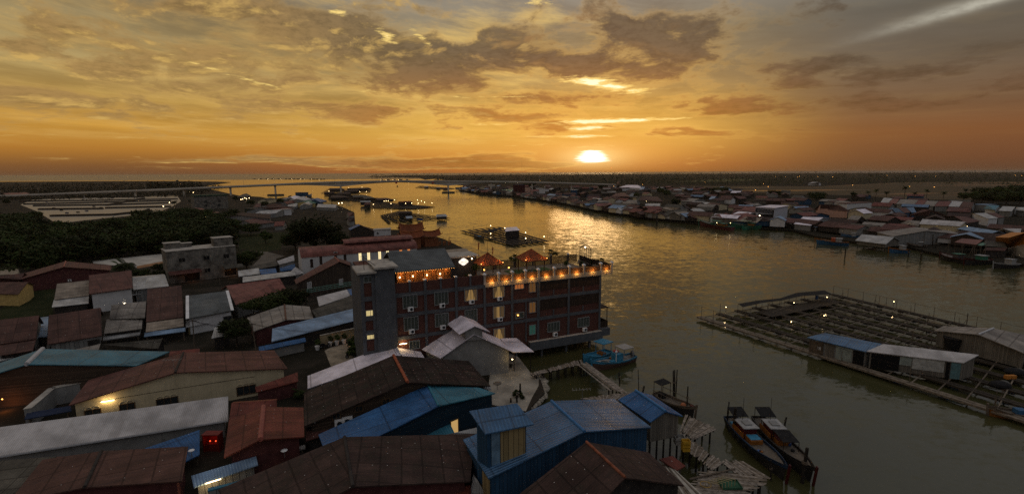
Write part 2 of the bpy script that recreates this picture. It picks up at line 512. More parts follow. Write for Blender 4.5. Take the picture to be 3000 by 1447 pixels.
def boards(name, rgb, period=0.22, vertical=True, var=0.5, light=None):
    if name in MATS: return MATS[name]
    m, b = newmat(name); uv, u, v = uvm(); a, c_ = (u, v) if vertical else (v, u)
    k = S.op('FLOOR', a / period); wn = node('ShaderNodeTexWhiteNoise', noise_dimensions='1D'); lnk(k, wn.inputs['W'])
    gr = noise(vec(a * 9.0, c_ * 0.5, 0), 1.0, 5, 0.65); bl = noise(objpos(), 0.7, 4)
    c = mix(S(wn.outputs['Value']) * 0.7 + gr * 0.3, tuple(x * (1 - var) for x in rgb), tuple(x * (1 + var * 0.6) for x in (light or rgb)))
    c = mix(sstep(bl, 0.5, 0.75) * 0.5, c, mix(1.0, c, (0.5, 0.5, 0.5), 'MULTIPLY'))
    f = S.op('FRACT', a / period); gap = S.op('LESS_THAN', f, 0.1)
    c = mix(gap * 0.75, c, (0.012, 0.01, 0.008))
    lnk(c, b.inputs['Base Color']); b.inputs['Roughness'].default_value = 0.8
    bump(f + gr * 0.4, b, 0.02); MATS[name] = m; return m


def bricks(name, rgb, mortar, bw=0.24, bh=0.085):
    if name in MATS: return MATS[name]
    m, b = newmat(name); uv, u, v = uvm(); t = node('ShaderNodeTexBrick'); lnk(uv, t.inputs['Vector'])
    t.inputs['Scale'].default_value = 1.0; t.inputs['Brick Width'].default_value = bw; t.inputs['Row Height'].default_value = bh
    t.inputs['Mortar Size'].default_value = 0.012; t.inputs['Color1'].default_value = tuple(rgb) + (1,)
    t.inputs['Color2'].default_value = tuple(x * 0.6 for x in rgb) + (1,); t.inputs['Mortar'].default_value = tuple(mortar) + (1,)
    c = mix(sstep(noise(objpos(), 0.5, 5), 0.4, 0.7) * 0.5, S(t.outputs['Color']), tuple(x * 0.55 for x in rgb))
    lnk(c, b.inputs['Base Color']); b.inputs['Roughness'].default_value = 0.85
    bump(S(t.outputs['Fac']), b, 0.01); MATS[name] = m; return m


def leafmat(name, rgb, var=0.6):
    if name in MATS: return MATS[name]
    m, b = newmat(name); pos = objpos(); oi = node('ShaderNodeObjectInfo')
    n = noise(pos, 0.55, 4); n2 = noise(pos, 6.0, 2)
    c = mix(n2 * 0.6 + n * 0.4, tuple(x * (1 - var) for x in rgb), tuple(x * (1 + var) for x in rgb))
    c = mix(S(oi.outputs['Random']), mix(1.0, c, (0.7, 0.66, 0.6), 'MULTIPLY'), mix(1.0, c, (1.7, 1.75, 1.2), 'MULTIPLY'))
    lnk(c, b.inputs['Base Color']); b.inputs['Roughness'].default_value = 0.6
    MATS[name] = m; return m


R_ = {
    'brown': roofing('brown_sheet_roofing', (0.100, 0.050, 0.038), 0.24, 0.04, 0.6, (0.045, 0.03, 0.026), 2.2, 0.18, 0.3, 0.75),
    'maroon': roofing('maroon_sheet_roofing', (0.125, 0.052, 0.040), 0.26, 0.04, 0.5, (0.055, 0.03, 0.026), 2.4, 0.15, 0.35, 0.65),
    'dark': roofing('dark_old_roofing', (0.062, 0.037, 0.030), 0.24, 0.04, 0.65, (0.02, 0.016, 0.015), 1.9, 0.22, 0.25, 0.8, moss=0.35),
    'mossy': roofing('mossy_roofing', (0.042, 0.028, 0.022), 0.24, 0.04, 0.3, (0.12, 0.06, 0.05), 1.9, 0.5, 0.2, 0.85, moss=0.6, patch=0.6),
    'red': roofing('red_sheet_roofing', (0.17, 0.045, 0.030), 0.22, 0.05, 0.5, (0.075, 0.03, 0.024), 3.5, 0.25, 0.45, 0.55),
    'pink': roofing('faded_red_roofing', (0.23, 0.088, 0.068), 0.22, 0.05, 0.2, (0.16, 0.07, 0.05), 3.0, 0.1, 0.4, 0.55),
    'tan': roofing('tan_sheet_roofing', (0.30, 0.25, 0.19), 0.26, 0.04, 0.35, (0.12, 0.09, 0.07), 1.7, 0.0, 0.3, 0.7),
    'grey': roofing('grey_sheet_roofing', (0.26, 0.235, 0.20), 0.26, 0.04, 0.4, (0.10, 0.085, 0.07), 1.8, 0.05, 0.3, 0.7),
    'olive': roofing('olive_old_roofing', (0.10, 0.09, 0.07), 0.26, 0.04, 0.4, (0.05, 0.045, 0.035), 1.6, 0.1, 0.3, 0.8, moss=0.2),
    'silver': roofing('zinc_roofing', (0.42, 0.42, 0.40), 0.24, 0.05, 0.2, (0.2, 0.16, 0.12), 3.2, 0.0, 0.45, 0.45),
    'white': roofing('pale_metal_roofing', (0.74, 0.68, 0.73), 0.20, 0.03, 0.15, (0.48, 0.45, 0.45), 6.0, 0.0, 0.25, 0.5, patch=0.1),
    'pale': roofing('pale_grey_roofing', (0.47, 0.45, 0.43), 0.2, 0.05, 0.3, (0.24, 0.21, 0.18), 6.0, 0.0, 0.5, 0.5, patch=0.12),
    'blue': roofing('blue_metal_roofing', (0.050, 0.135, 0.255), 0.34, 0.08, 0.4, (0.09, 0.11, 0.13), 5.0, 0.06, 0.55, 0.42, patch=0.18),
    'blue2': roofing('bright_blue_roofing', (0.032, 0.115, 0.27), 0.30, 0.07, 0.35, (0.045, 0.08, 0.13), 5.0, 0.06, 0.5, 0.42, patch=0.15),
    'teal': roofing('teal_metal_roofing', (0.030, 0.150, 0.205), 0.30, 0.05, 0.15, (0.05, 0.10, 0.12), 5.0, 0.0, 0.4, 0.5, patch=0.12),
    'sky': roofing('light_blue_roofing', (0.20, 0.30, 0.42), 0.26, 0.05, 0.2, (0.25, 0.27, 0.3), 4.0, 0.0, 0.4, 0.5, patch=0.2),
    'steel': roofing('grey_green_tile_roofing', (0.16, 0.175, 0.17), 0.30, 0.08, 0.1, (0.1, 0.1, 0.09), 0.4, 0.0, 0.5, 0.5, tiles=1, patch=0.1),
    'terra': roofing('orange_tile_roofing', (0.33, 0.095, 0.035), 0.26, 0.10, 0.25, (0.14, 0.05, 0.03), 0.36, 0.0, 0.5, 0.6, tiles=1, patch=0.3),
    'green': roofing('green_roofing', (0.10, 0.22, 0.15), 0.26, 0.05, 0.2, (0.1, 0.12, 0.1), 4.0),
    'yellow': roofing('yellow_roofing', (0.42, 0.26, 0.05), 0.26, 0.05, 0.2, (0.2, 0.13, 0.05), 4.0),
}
W_ = {
    'cream': plain('cream_plaster', (0.46, 0.39, 0.25), 0.8, 0.15, 0.6, streak=0.35),
    'white': plain('white_plaster', (0.52, 0.51, 0.49), 0.8, 0.15, 0.6, streak=0.35),
    'grey': plain('grey_plaster', (0.22, 0.215, 0.20), 0.85, 0.2, 0.7, streak=0.4),
    'conc': plain('stained_concrete', (0.155, 0.142, 0.118), 0.9, 0.6, 0.55, streak=0.9),
    'wood': boards('dark_weathered_boards', (0.055, 0.040, 0.030), 0.2, True),
    'hwood': boards('brown_clapboards', (0.075, 0.052, 0.036), 0.2, False),
    'gboard': boards('grey_weathered_boards', (0.145, 0.130, 0.105), 0.25, True, 0.4),
    'zinc': boards('zinc_wall_sheets', (0.20, 0.20, 0.185), 0.6, True, 0.35),
    'blue': boards('blue_wall_sheets', (0.022, 0.062, 0.115), 0.4, True, 0.35),
    'navy': boards('navy_wall_boards', (0.012, 0.032, 0.050), 0.3, False, 0.3),
    'tan': boards('tan_wall_boards', (0.24, 0.18, 0.085), 0.5, True, 0.3),
    'maroon': plain('maroon_wall', (0.085, 0.030, 0.028), 0.8, 0.3),
    'peach': plain('peach_plaster', (0.48, 0.28, 0.20), 0.8, 0.2, streak=0.2),
    'dark': plain('dark_boards', (0.035, 0.03, 0.026), 0.9, 0.4),  # plain dark board tone
    'yellow': plain('yellow_plaster', (0.46, 0.33, 0.12), 0.8, 0.2, streak=0.3),
    'brick': bricks('red_brick', (0.118, 0.042, 0.030), (0.10, 0.06, 0.048)),
    'frame': plain('grey_concrete_frame', (0.085, 0.09, 0.095), 0.85, 0.2, 0.8, streak=0.45),
}
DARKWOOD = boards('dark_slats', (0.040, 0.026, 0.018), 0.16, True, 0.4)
POLE = plain('weathered_timber', (0.115, 0.090, 0.065), 0.9, 0.4, 3.0)
DPOLE = plain('dark_wet_timber', (0.022, 0.018, 0.014), 0.8, 0.4, 3.0)
PLANK = plain('silvery_plank', (0.24, 0.205, 0.165), 0.85, 0.55, 2.5)
BLACK = plain('black_netting', (0.014, 0.014, 0.014), 0.9, 0.4)
WHITE = plain('white_paint', (0.66, 0.65, 0.62), 0.6, 0.15)
CONC = plain('pale_concrete', (0.36, 0.33, 0.28), 0.9, 0.3, 0.8)
STEEL = plain('galvanised_steel', (0.30, 0.30, 0.29), 0.45, 0.2, metal=0.6)
GLASS = plain('dark_window_glass', (0.02, 0.024, 0.026), 0.12, 0.2, b_=0)
LIT = emit('lit_window', (1.0, 0.62, 0.22), 0.95)
LITW = emit('bright_lit_window', (1.0, 0.80, 0.42), 1.0)
LITO = emit('orange_lit_window', (1.0, 0.33, 0.08), 0.55)
BULB = emit('warm_bulb', (1.0, 0.72, 0.35), 10.0)
BULBW = emit('white_bulb', (1.0, 0.86, 0.62), 30.0)
BULBO = emit('amber_bulb', (1.0, 0.45, 0.10), 5.0)
TUBE = emit('tube_light', (1.0, 0.78, 0.42), 9.0)
LEAF = leafmat('dark_leaves', (0.022, 0.029, 0.011))
LEAF2 = leafmat('green_leaves', (0.021, 0.031, 0.010))
FARLEAF = leafmat('far_foliage', (0.023, 0.024, 0.014), 0.5)
BARK = plain('bark', (0.06, 0.047, 0.035), 0.9, 0.4, 4.0)


# ------------------------------------------------------------------ building kit
def lerp(a, b, t): return a + (b - a) * t


def wallring(mb, lo, hi, mi=0, skip=()):
    """lo, hi: matching corner lists, counter-clockwise seen from above"""
    n = len(lo)
    for i in range(n):
        if i in skip: continue
        j = (i + 1) % n; mb.face([lo[i], lo[j], hi[j], hi[i]], mi)


def ccw(pts):
    a = sum(pts[i].x * pts[(i + 1) % len(pts)].y - pts[(i + 1) % len(pts)].x * pts[i].y for i in range(len(pts)))
    return a > 0


def gable(label, N, F, L0, Lf, R0, Rf, zb, wall, roof, name='house', cat='house', grp=None, over=0.4, cap=None, th=0.13, roof2=None, stilts=False, walls=True, capr=0.16):
    N, F, L0, Lf, R0, Rf = (V3(p) for p in (N, F, L0, Lf, R0, Rf))
    c = (L0 + R0 + Lf + Rf) / 4
    root = thing(name, label, cat, (c.x, c.y, zb), grp)
    mb = MB(); mb.slab([L0, N, F, Lf], th); mb.slab([N, R0, Rf, F], th, 1 if roof2 else 0)
    rf = mb.build('roof', [roof] + ([roof2] if roof2 else []), root)
    rl = max((F - N).length, 0.1); a0 = min(0.3, over / rl)
    def pt(e0, ef, a, b): return lerp(lerp(N, F, a), lerp(e0, ef, a), b)
    bl = 1 - min(0.3, over / max(0.1, flat(L0 - N).length)); br = 1 - min(0.3, over / max(0.1, flat(R0 - N).length))
    dz = ZUP * (th + 0.01)
    tops = [pt(L0, Lf, a0, bl) - dz, pt(R0, Rf, a0, 0) - dz, pt(R0, Rf, a0, br) - dz, pt(R0, Rf, 1 - a0, br) - dz, pt(R0, Rf, 1 - a0, 0) - dz, pt(L0, Lf, 1 - a0, bl) - dz]
    if walls:
        w = MB()
        zf = zb + (1.6 if stilts else 0)
        lo = [V3((p.x, p.y, zf)) for p in tops]
        order = [0, 1, 2, 3, 4, 5] if ccw(lo) else [5, 4, 3, 2, 1, 0]
        wallring(w, [lo[i] for i in order], [tops[i] for i in order])
        w.face([lo[i] for i in order[::-1]])
        w.build('wall', wall, root)
        if stilts:
            piles(root, lo[0], lo[2], lo[3], lo[5], zf)
    if cap:
        cm = MB(); cm.tube(N + ZUP * 0.02, F + ZUP * 0.02, capr, capr, 8)
        cm.build('ridge_cap', cap, rf)
    root_info[root] = dict(N=N, F=F, L0=L0, R0=R0, Lf=Lf, Rf=Rf, tops=tops, roof=rf)
    return root


root_info = {}


def piles(root, a, b, c, d, top, n=3, r=0.1):
    for i in range(n):
        for p, q in ((a, b), (d, c)):
            w = lerp(p, q, i / (n - 1)); w = lerp(w, (a + b + c + d) / 4, 0.06)
            MB().tube((w.x, w.y, -0.6), (w.x, w.y, top + 0.05), r, r * 0.9, 6).build('pile', DPOLE, root)


def gableP(label, z, N, F, L0, R0, ze, zb, wall, roof, Lf=None, Rf=None, far=None, **kw):
    """a gable seen end-on, traced on the photograph: near apex, far apex, eave corners"""
    zf = z if callable(z) else None
    L = G(*zf(*L0), ze); R = G(*zf(*R0), ze); n = onplane(zf(*N), L, R); f = G(*zf(*F), n.z)
    if f.y - n.y < 1: f = n + V3((0, 6, 0))
    d = f - n
    lf = G(*zf(*Lf), ze) if Lf else L + d
    rf = G(*zf(*Rf), ze) if Rf else R + d
    return gable(label, n, f, L, lf, R, rf, zb, wall, roof, **kw)


def slopeP(label, z, q, ze, zr, zb, wall, roof, **kw):
    """a roof whose near slope faces the camera: q = ridge left, ridge right, eave right, eave left"""
    A, B = G(*z(*q[0]), zr), G(*z(*q[1]), zr); C, D = G(*z(*q[2]), ze), G(*z(*q[3]), ze)
    back = flat((A + B) / 2 - (C + D) / 2)
    A2 = V3((A.x + back.x, A.y + back.y, ze)); B2 = V3((B.x + back.x, B.y + back.y, ze))
    return gable(label, A, B, D, C, A2, B2, zb, wall, roof, **kw)


def mono(label, q, zb, wall, roof, name='house', cat='house', grp=None, over=0.35, th=0.12, posts=False, post_m=None, skip=()):
    """one slope: world corners high left, high right, low right, low left"""
    A, B, C, D = (V3(p) for p in q); c = (A + B + C + D) / 4
    root = thing(name, label, cat, (c.x, c.y, zb), grp)
    rf = MB().slab([A, D, C, B], th).build('roof', roof, root)
    ins = []
    for p, u, v in ((A, B, D), (B, A, C), (C, D, B), (D, C, A)):
        ins.append(p + (u - p).normalized() * over + (v - p).normalized() * over - ZUP * (th + 0.01))
    lo = [V3((p.x, p.y, zb)) for p in ins]
    if posts:
        for p, l in zip(ins, lo): MB().beam(l, p, 0.14).build('post', post_m or POLE, root)
    else:
        o = [0, 1, 2, 3] if ccw(lo) else [3, 2, 1, 0]; w = MB(); wallring(w, [lo[i] for i in o], [ins[i] for i in o], skip=skip); w.build('wall', wall, root)
    root_info[root] = dict(q=(A, B, C, D), roof=rf, ins=ins)
    return root


def monoP(label, z, q, zh, zl, zb, wall, roof, **kw):
    return mono(label, [G(*z(*q[0]), zh), G(*z(*q[1]), zh), G(*z(*q[2]), zl), G(*z(*q[3]), zl)], zb, wall, roof, **kw)


def window_on(root, a, b, p, w, h, fm=None, gm=None, name='window', bars=1, depth=0.06):
    """a framed window on the vertical plane through a and b, centred at p"""
    u = flat(b - a).normalized(); n = u.cross(ZUP)
    if n.dot(CAMP - p) < 0: n = -n
    o = p + n * 0.02; t = 0.09; f = MB()
    def bar(x0, x1, z0, z1, d=depth):
        q = [o + u * x0 + ZUP * z0, o + u * x1 + ZUP * z0, o + u * x1 + ZUP * z1, o + u * x0 + ZUP * z1]
        f.hexa([q[0] - n * 0.05, q[1] - n * 0.05, q[1] + n * d, q[0] + n * d, q[3] - n * 0.05, q[2] - n * 0.05, q[2] + n * d, q[3] + n * d])
    bar(-w / 2 - t, w / 2 + t, -h / 2 - t, -h / 2); bar(-w / 2 - t, w / 2 + t, h / 2, h / 2 + t)
    bar(-w / 2 - t, -w / 2, -h / 2, h / 2); bar(w / 2, w / 2 + t, -h / 2, h / 2)
    for i in range(bars):
        x = -w / 2 + w * (i + 1) / (bars + 1); bar(x - 0.03, x + 0.03, -h / 2, h / 2, depth * 0.7)
    fo = f.build(name, fm or WHITE, root)
    q = [o + u * -w / 2 - ZUP * h / 2, o + u * w / 2 - ZUP * h / 2, o + u * w / 2 + ZUP * h / 2, o + u * -w / 2 + ZUP * h / 2]
    MB().face([x + n * 0.015 for x in q]).build('pane', gm or GLASS, fo)
    return fo


def lampthing(label, p, name='lamp', bulb=None, r=0.12, grp=None, pole=None, energy=0, col=(1, .7, .35), cat='lamp'):
    root = thing(name, label, cat, tuple(p if pole is None else pole), grp)
    MB().ball(p, r, 8, 6).build('bulb', bulb or BULB, root, smooth=True)
    m = MB()
    if pole is not None: m.tube(pole, V3(p) - ZUP * r * 0.8, 0.04, 0.03, 6)
    m.tube(V3(p) + ZUP * r * 0.7, V3(p) + ZUP * (r + 0.1), 0.06, 0.04, 6)
    m.build('lamp_post' if pole is not None else 'socket', DPOLE, root)
    if energy: ptlight(V3(p) + (CAMP - V3(p)).normalized() * (r + 0.1), energy, col)
    return root


def ptlight(p, energy, col=(1, .7, .35), size=0.1):
    d = bpy.data.lights.new('lamp_light', 'POINT'); d.energy = energy; d.color = col; d.shadow_soft_size = size
    o = bpy.data.objects.new('lamp_light', d); COL.objects.link(o); o.location = p; return o

# ------------------------------------------------------------------ setting: water, land, ponds, fields
def watermat(name, base, k1=0.042, k2=0.035, sx=0.65, rough=0.12):
    m, b = newmat(name); pos = objpos()
    mp = node('ShaderNodeMapping'); mp.inputs['Scale'].default_value = (sx, 1, 1); lnk(pos, mp.inputs[0])
    def wv(scale, detail, rough):
        n = node('ShaderNodeTexNoise'); n.inputs['Scale'].default_value = scale; n.inputs['Detail'].default_value = detail; n.inputs['Roughness'].default_value = rough
        lnk(S(mp.outputs[0]), n.inputs['Vector']); s = node('ShaderNodeSeparateXYZ'); lnk(n.outputs['Color'], s.inputs[0])
        return S(s.outputs[0]) - 0.5, S(s.outputs[1]) - 0.5
    ax, ay = wv(0.30, 2, 0.5); bx, by = wv(1.1, 4, 0.65)
    calm = noise(pos, 0.012, 3, 0.5); g = sstep(calm, 0.35, 0.65, 0.65, 1.25)
    x = (ax * (k1 * 2.6) + bx * (k2 * 7)) * g; y = (ay * (k1 * 2.6) + by * (k2 * 7)) * g
    nv = node('ShaderNodeVectorMath', operation='NORMALIZE'); lnk(vec(x, y, 1.0), nv.inputs[0]); lnk(nv.outputs[0], b.inputs['Normal'])
    c = mix(noise(pos, 0.03, 4), tuple(v * 0.8 for v in base), tuple(v * 1.2 for v in base))
    lnk(c, b.inputs['Base Color']); b.inputs['Roughness'].default_value = rough; b.inputs['IOR'].default_value = 1.33
    MATS[name] = m; return m


WATER = watermat('river_water', (0.043, 0.042, 0.016))
R = 70000
MB().face([(-R, -400, 0), (R, -400, 0), (R, R, 0), (-R, R, 0)]).build('water', WATER, kind='structure', uv=False)


SEA = watermat('open_sea_water', (0.085, 0.052, 0.022), 0.07, 0.06, 0.75, 0.32)
MB().face([(-R, 2700, .03), (R, 2700, .03), (R, R, .03), (-R, R, .03)]).build('sea', SEA, kind='structure', uv=False)


def groundmat(name, a, b_, c_, scale=0.08):
    m, b = newmat(name); pos = objpos()
    n = noise(pos, scale, 6, 0.6); n2 = noise(pos, scale * 9, 5, 0.65)
    c = mix(sstep(n, 0.42, 0.58), a, b_); c = mix(sstep(n2, 0.55, 0.7) * 0.6, c, c_)
    lnk(c, b.inputs['Base Color']); b.inputs['Roughness'].default_value = 0.95; bump(n2, b, 0.05); MATS[name] = m; return m


SOIL = groundmat('village_ground', (0.018, 0.016, 0.011), (0.034, 0.028, 0.021), (0.013, 0.015, 0.008), 0.12)
FIELDM = groundmat('grassy_land', (0.012, 0.011, 0.007), (0.020, 0.017, 0.011), (0.010, 0.011, 0.006), 0.02)


def shore(pts, z=1.0): return [G(p[0], p[1], z) for p in pts]


left_px = [(1500, 1447), (1530, 1250), (1556, 1190), (1596, 1150), (1584, 1112), (1556, 1094), (1500, 1035), (1470, 960), (1420, 860), (1395, 780), (1352, 724), (1300, 700),
           (1247, 682), (1196, 674), (1096, 671), (1041, 656), (1038, 622), (1009, 609), (967, 594), (909, 578), (855, 577), (793, 583), (764, 577), (700, 573),
           (640, 560), (600, 551), (586, 547), (622, 541.5), (676, 534), (640, 532.5), (520, 530.5), (300, 531), (0, 533), (-400, 535)]
lw = [V3((40, -60, 1)), V3((22, 20, 1)), V3((14, 38, 1))] + shore(left_px) + [V3((-6000, 1500, 1)), V3((-6000, -60, 1))]
MB().prism([(p.x, p.y) for p in lw], -1.0, 1.0).build('ground', SOIL, kind='structure')
right_px = [(3100, 785), (2908, 765), (2754, 745), (2660, 722), (2506, 708), (2393, 692), (2322, 674), (2219, 668), (2045, 655), (1923, 643), (1788, 625), (1663, 600),
            (1592, 588), (1502, 576), (1413, 570), (1335, 553), (1345, 549), (1375, 543.5), (1340, 541), (1290, 534), (1272, 528.5), (1312, 526), (1273, 524), (1245, 526.5), (1230, 521.5), (1150, 519), (1073, 518)]
rw = [V3((900, 120, 1)), V3((240, 130, 1))] + shore(right_px) + [V3((-1250, 4600, 1)), V3((-1500, 6600, 1)), V3((15000, 6600, 1)), V3((15000, 120, 1))]
MB().prism([(p.x, p.y) for p in rw], -1.0, 1.0).build('ground', FIELDM, kind='structure')


# wet rice fields on the right bank
def fieldmat():
    m, b = newmat('rice_field'); pos = objpos(); sp = node('ShaderNodeSeparateXYZ'); lnk(pos, sp.inputs[0]); x, y = S(sp.outputs[0]), S(sp.outputs[1])
    st = noise(vec(x * 0.0035, y * 0.035, 0), 1.0, 5, 0.6); big = noise(vec(x * 0.002, y * 0.006, 4), 1.0, 3)
    wet = sstep(st, 0.52, 0.58) * sstep(big, 0.44, 0.54)
    c = mix(noise(pos, 0.02, 5), (0.062, 0.046, 0.025), (0.10, 0.072, 0.04)); c = mix(wet, c, (0.05, 0.045, 0.03))
    lnk(c, b.inputs['Base Color']); lnk(sstep(wet, 0, 1, 0.9, 0.12), b.inputs['Roughness']); return m


fld = [G(p[0], p[1], 1.01) for p in ((1950, 560), (2000, 545), (2400, 546), (2650, 534), (2930, 532), (3050, 535), (3050, 583), (2700, 586), (2500, 572), (2250, 566))]
MB().face([(p.x, p.y, 1.012) for p in fld]).build('field', fieldmat(), kind='structure')
fld2 = [G(p[0], p[1], 1.01) for p in ((1960, 533), (2120, 524), (2230, 525), (2160, 532))]
MB().face([(p.x, p.y, 1.012) for p in fld2]).build('field', MATS.get('rice') or plain('pale_grass', (0.11, 0.10, 0.045), 0.9, 0.4, 0.02), kind='structure')

# shrimp ponds on the left bank
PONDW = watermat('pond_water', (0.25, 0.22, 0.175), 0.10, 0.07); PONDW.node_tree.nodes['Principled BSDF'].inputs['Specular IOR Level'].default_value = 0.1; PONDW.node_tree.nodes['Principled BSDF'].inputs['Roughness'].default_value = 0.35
pnd = [G(p[0], p[1], 1.0) for p in ((60, 600), (95, 585), (330, 577), (520, 574), (530, 590), (505, 605), (455, 625), (300, 640), (165, 655), (110, 620))]
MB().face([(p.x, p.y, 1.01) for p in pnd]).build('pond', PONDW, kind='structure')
DIKE = plain('muddy_dike', (0.035, 0.028, 0.02), 0.95, 0.4, 0.3)
dikes = [((70, 598), (500, 588)), ((100, 602.5), (315, 600), ), ((315, 600), (510, 594)), ((115, 613), (300, 611)), ((310, 609), (500, 605)), ((150, 632), (330, 629)), ((330, 629), (440, 617)), ((60, 590), (240, 588)),
         ((315, 601), (420, 581)), ((420, 577), (200, 578)), ((240, 588), (520, 583))]
d = MB()
for a, b in dikes: d.beam(G(*a, 1.6), G(*b, 1.6), 3.5, 1.5)
d.build('pond_dike', DIKE, kind='structure', uv=False)

# pale concrete yards and lanes among the houses
YARD = plain('pale_yard_concrete', (0.30, 0.27, 0.215), 0.9, 0.4, 0.35, streak=0)
def yard(pts, name='path', z=1.006, m=None):
    q = [G(*p, z) for p in pts]; MB().face([(p.x, p.y, z) for p in q]).build(name, m or YARD, kind='structure')
yard([y3(420, 450), y3(545, 300), y3(610, 330), y3(700, 445), y3(745, 460), y3(745, 520), y3(700, 600), y3(660, 690), y3(400, 640)])
yard([z7(1400, 890), z7(1460, 860), z7(1720, 800), z7(1760, 930), z7(1460, 1040)], 'path', 1.006, plain('paved_court', (0.27, 0.225, 0.16), 0.9, 0.4, 0.6))
yard([z1(840, 885), z1(1510, 815), z1(1520, 885), z1(1270, 945), z1(850, 905)], 'path', 1.008, plain('white_sandy_lot', (0.42, 0.39, 0.33), 0.95, 0.25, 0.3))
yard([z1(1240, 930), z1(1520, 880), z1(1525, 905), z1(1250, 950)], 'path', 1.012, plain('orange_earth', (0.25, 0.13, 0.06), 0.95, 0.3, 0.4))
yard([z2(190, 790), z2(260, 800), z2(420, 840), z2(340, 860), z2(330, 920), z2(120, 930), z2(200, 850)], 'path', 1.008, plain('grey_road', (0.12, 0.105, 0.085), 0.95, 0.3, 0.3))
yard([z1(0, 965), z1(165, 955), z1(180, 1000), z1(0, 1010)], 'path', 1.008, plain('sandy_lane', (0.34, 0.28, 0.2), 0.95, 0.3, 0.3))
GRASS = groundmat('short_grass', (0.015, 0.020, 0.007), (0.022, 0.026, 0.010), (0.010, 0.013, 0.005), 0.3)
yard([z6(0, 520), z6(200, 350), z6(500, 330), z6(480, 570), z6(0, 640)], 'ground', 1.02, GRASS)
yard([z2(0, 640), z2(420, 620), z2(380, 780), z2(240, 800), z2(0, 770)], 'ground', 1.02, GRASS)


# ------------------------------------------------------------------ trees
def crown_mesh(name, seed, rx, rz, lobes, n, leaf, m=LEAF, flatb=0.55):
    rnd = random.Random(seed); mb = MB(); L = []
    for i in range(lobes):
        a = rnd.random() * 6.283; r = math.sqrt(rnd.random()) * 0.72; h = rnd.uniform(-0.45, 0.72) * (1 - r * 0.55)
        L.append((V3((rx * r * math.cos(a), rx * r * math.sin(a), rz * h)), rnd.uniform(0.26, 0.48)))
    for k in range(n):
        c, s = L[rnd.randrange(lobes)]
        d = V3((rnd.gauss(0, 1), rnd.gauss(0, 1), rnd.gauss(0, 1))).normalized(); q = rnd.uniform(0.55, 1.08)
        p = c + V3((d.x * rx * s * q, d.y * rx * s * q, d.z * rz * s * q * (1 if d.z > 0 else flatb)))
        u = V3((rnd.gauss(0, 1), rnd.gauss(0, 1), rnd.gauss(0, .6))).normalized(); w = (u.cross(d + V3((0.01, 0, 0)))).normalized()
        l = leaf * rnd.uniform(0.5, 1.25); u *= l; w *= l * 0.55
        mb.face([p - u, p + w, p + u, p - w])
    return mb.mesh(name, m, uv=False)


def trunk_mesh(name, seed, h, r, spread):
    rnd = random.Random(seed); mb = MB(); top = V3((rnd.uniform(-.1, .1) * h, rnd.uniform(-.1, .1) * h, h * 0.62))
    mb.tube((0, 0, -0.4), top * 0.6, r, r * 0.75, 7); mb.tube(top * 0.6, top, r * 0.75, r * 0.5, 7)
    for i in range(5):
        a = i * 1.256 + rnd.random(); e = top + V3((math.cos(a) * spread * .6, math.sin(a) * spread * .6, h * rnd.uniform(.15, .32)))
        mb.tube(top * rnd.uniform(.6, .98), e, r * 0.4, r * 0.12, 5)
    return mb.mesh(name, BARK, uv=False)


TREE = []
for i, (rx, rz, lob, n) in enumerate(((3.6, 2.8, 16, 1500), (4.4, 3.0, 18, 1700), (3.0, 3.3, 14, 1300), (5.2, 3.2, 22, 2000), (2.4, 2.4, 10, 900))):
    TREE.append((crown_mesh('crown', 10 + i, rx, rz, lob, n, 0.42, LEAF if i % 2 else LEAF2), trunk_mesh('trunk', 30 + i, 5.0, 0.2, rx), rz))


def tree(label, p, k, s=1.0, h=4.2, grp=None, name='tree', cat='tree', mesh=None):
    cm, tm, rz = TREE[k] if mesh is None else mesh
    t = thing(name, label, cat, (p.x, p.y, 1.0), grp)
    c = bpy.data.objects.new('crown', cm); COL.objects.link(c); c.parent = t; c.location = (0, 0, h); c.scale = (s, s, s); c.rotation_euler.z = (p.x * 1.7 + p.y) % 6.28
    k = bpy.data.objects.new('trunk', tm); COL.objects.link(k); k.parent = t; k.scale = (s, s, max(0.3, h / 5.0))
    return t


def palm_meshes(seed, h, fl, n=15):
    rnd = random.Random(seed); mb = MB()
    for i in range(n):
        a = i * 2.399 + rnd.random() * .4; el_ = rnd.uniform(-.25, 1.1); L = fl * rnd.uniform(.75, 1.1)
        prev = V3((0, 0, 0)); prevd = None; seg = 7
        for j in range(1, seg + 1):
            t = j / seg; ang = el_ - t * t * 1.5
            d = V3((math.cos(a) * math.cos(ang), math.sin(a) * math.cos(ang), math.sin(ang))); p = prev + d * (L / seg)
            side = V3((-math.sin(a), math.cos(a), 0)); w = fl * 0.20 * math.sin(math.pi * min(1, t * .88 + .10))
            for sg in (-1, 1):
                for q in (0.0, 0.5):
                    b0 = lerp(prev, p, q); b1 = lerp(prev, p, q + .34)
                    mb.face([b0, b1, b1 + side * sg * w + d * w * .5 - ZUP * w * .55, b0 + side * sg * w + d * w * .35 - ZUP * w * .55])
            prev = p
    cm = mb.mesh('fronds', LEAF2, uv=False)
    tb = MB(); tb.path([V3((0, 0, -.3)), V3((.1, 0, h * .35)), V3((.25, .05, h * .7)), V3((.3, .1, h))], .17, 7); tm = tb.mesh('trunk', BARK, uv=False)
    return cm, tm


PALM = [palm_meshes(5, 6.5, 3.2), palm_meshes(6, 8.5, 3.0), palm_meshes(9, 2.2, 3.4, 18)]


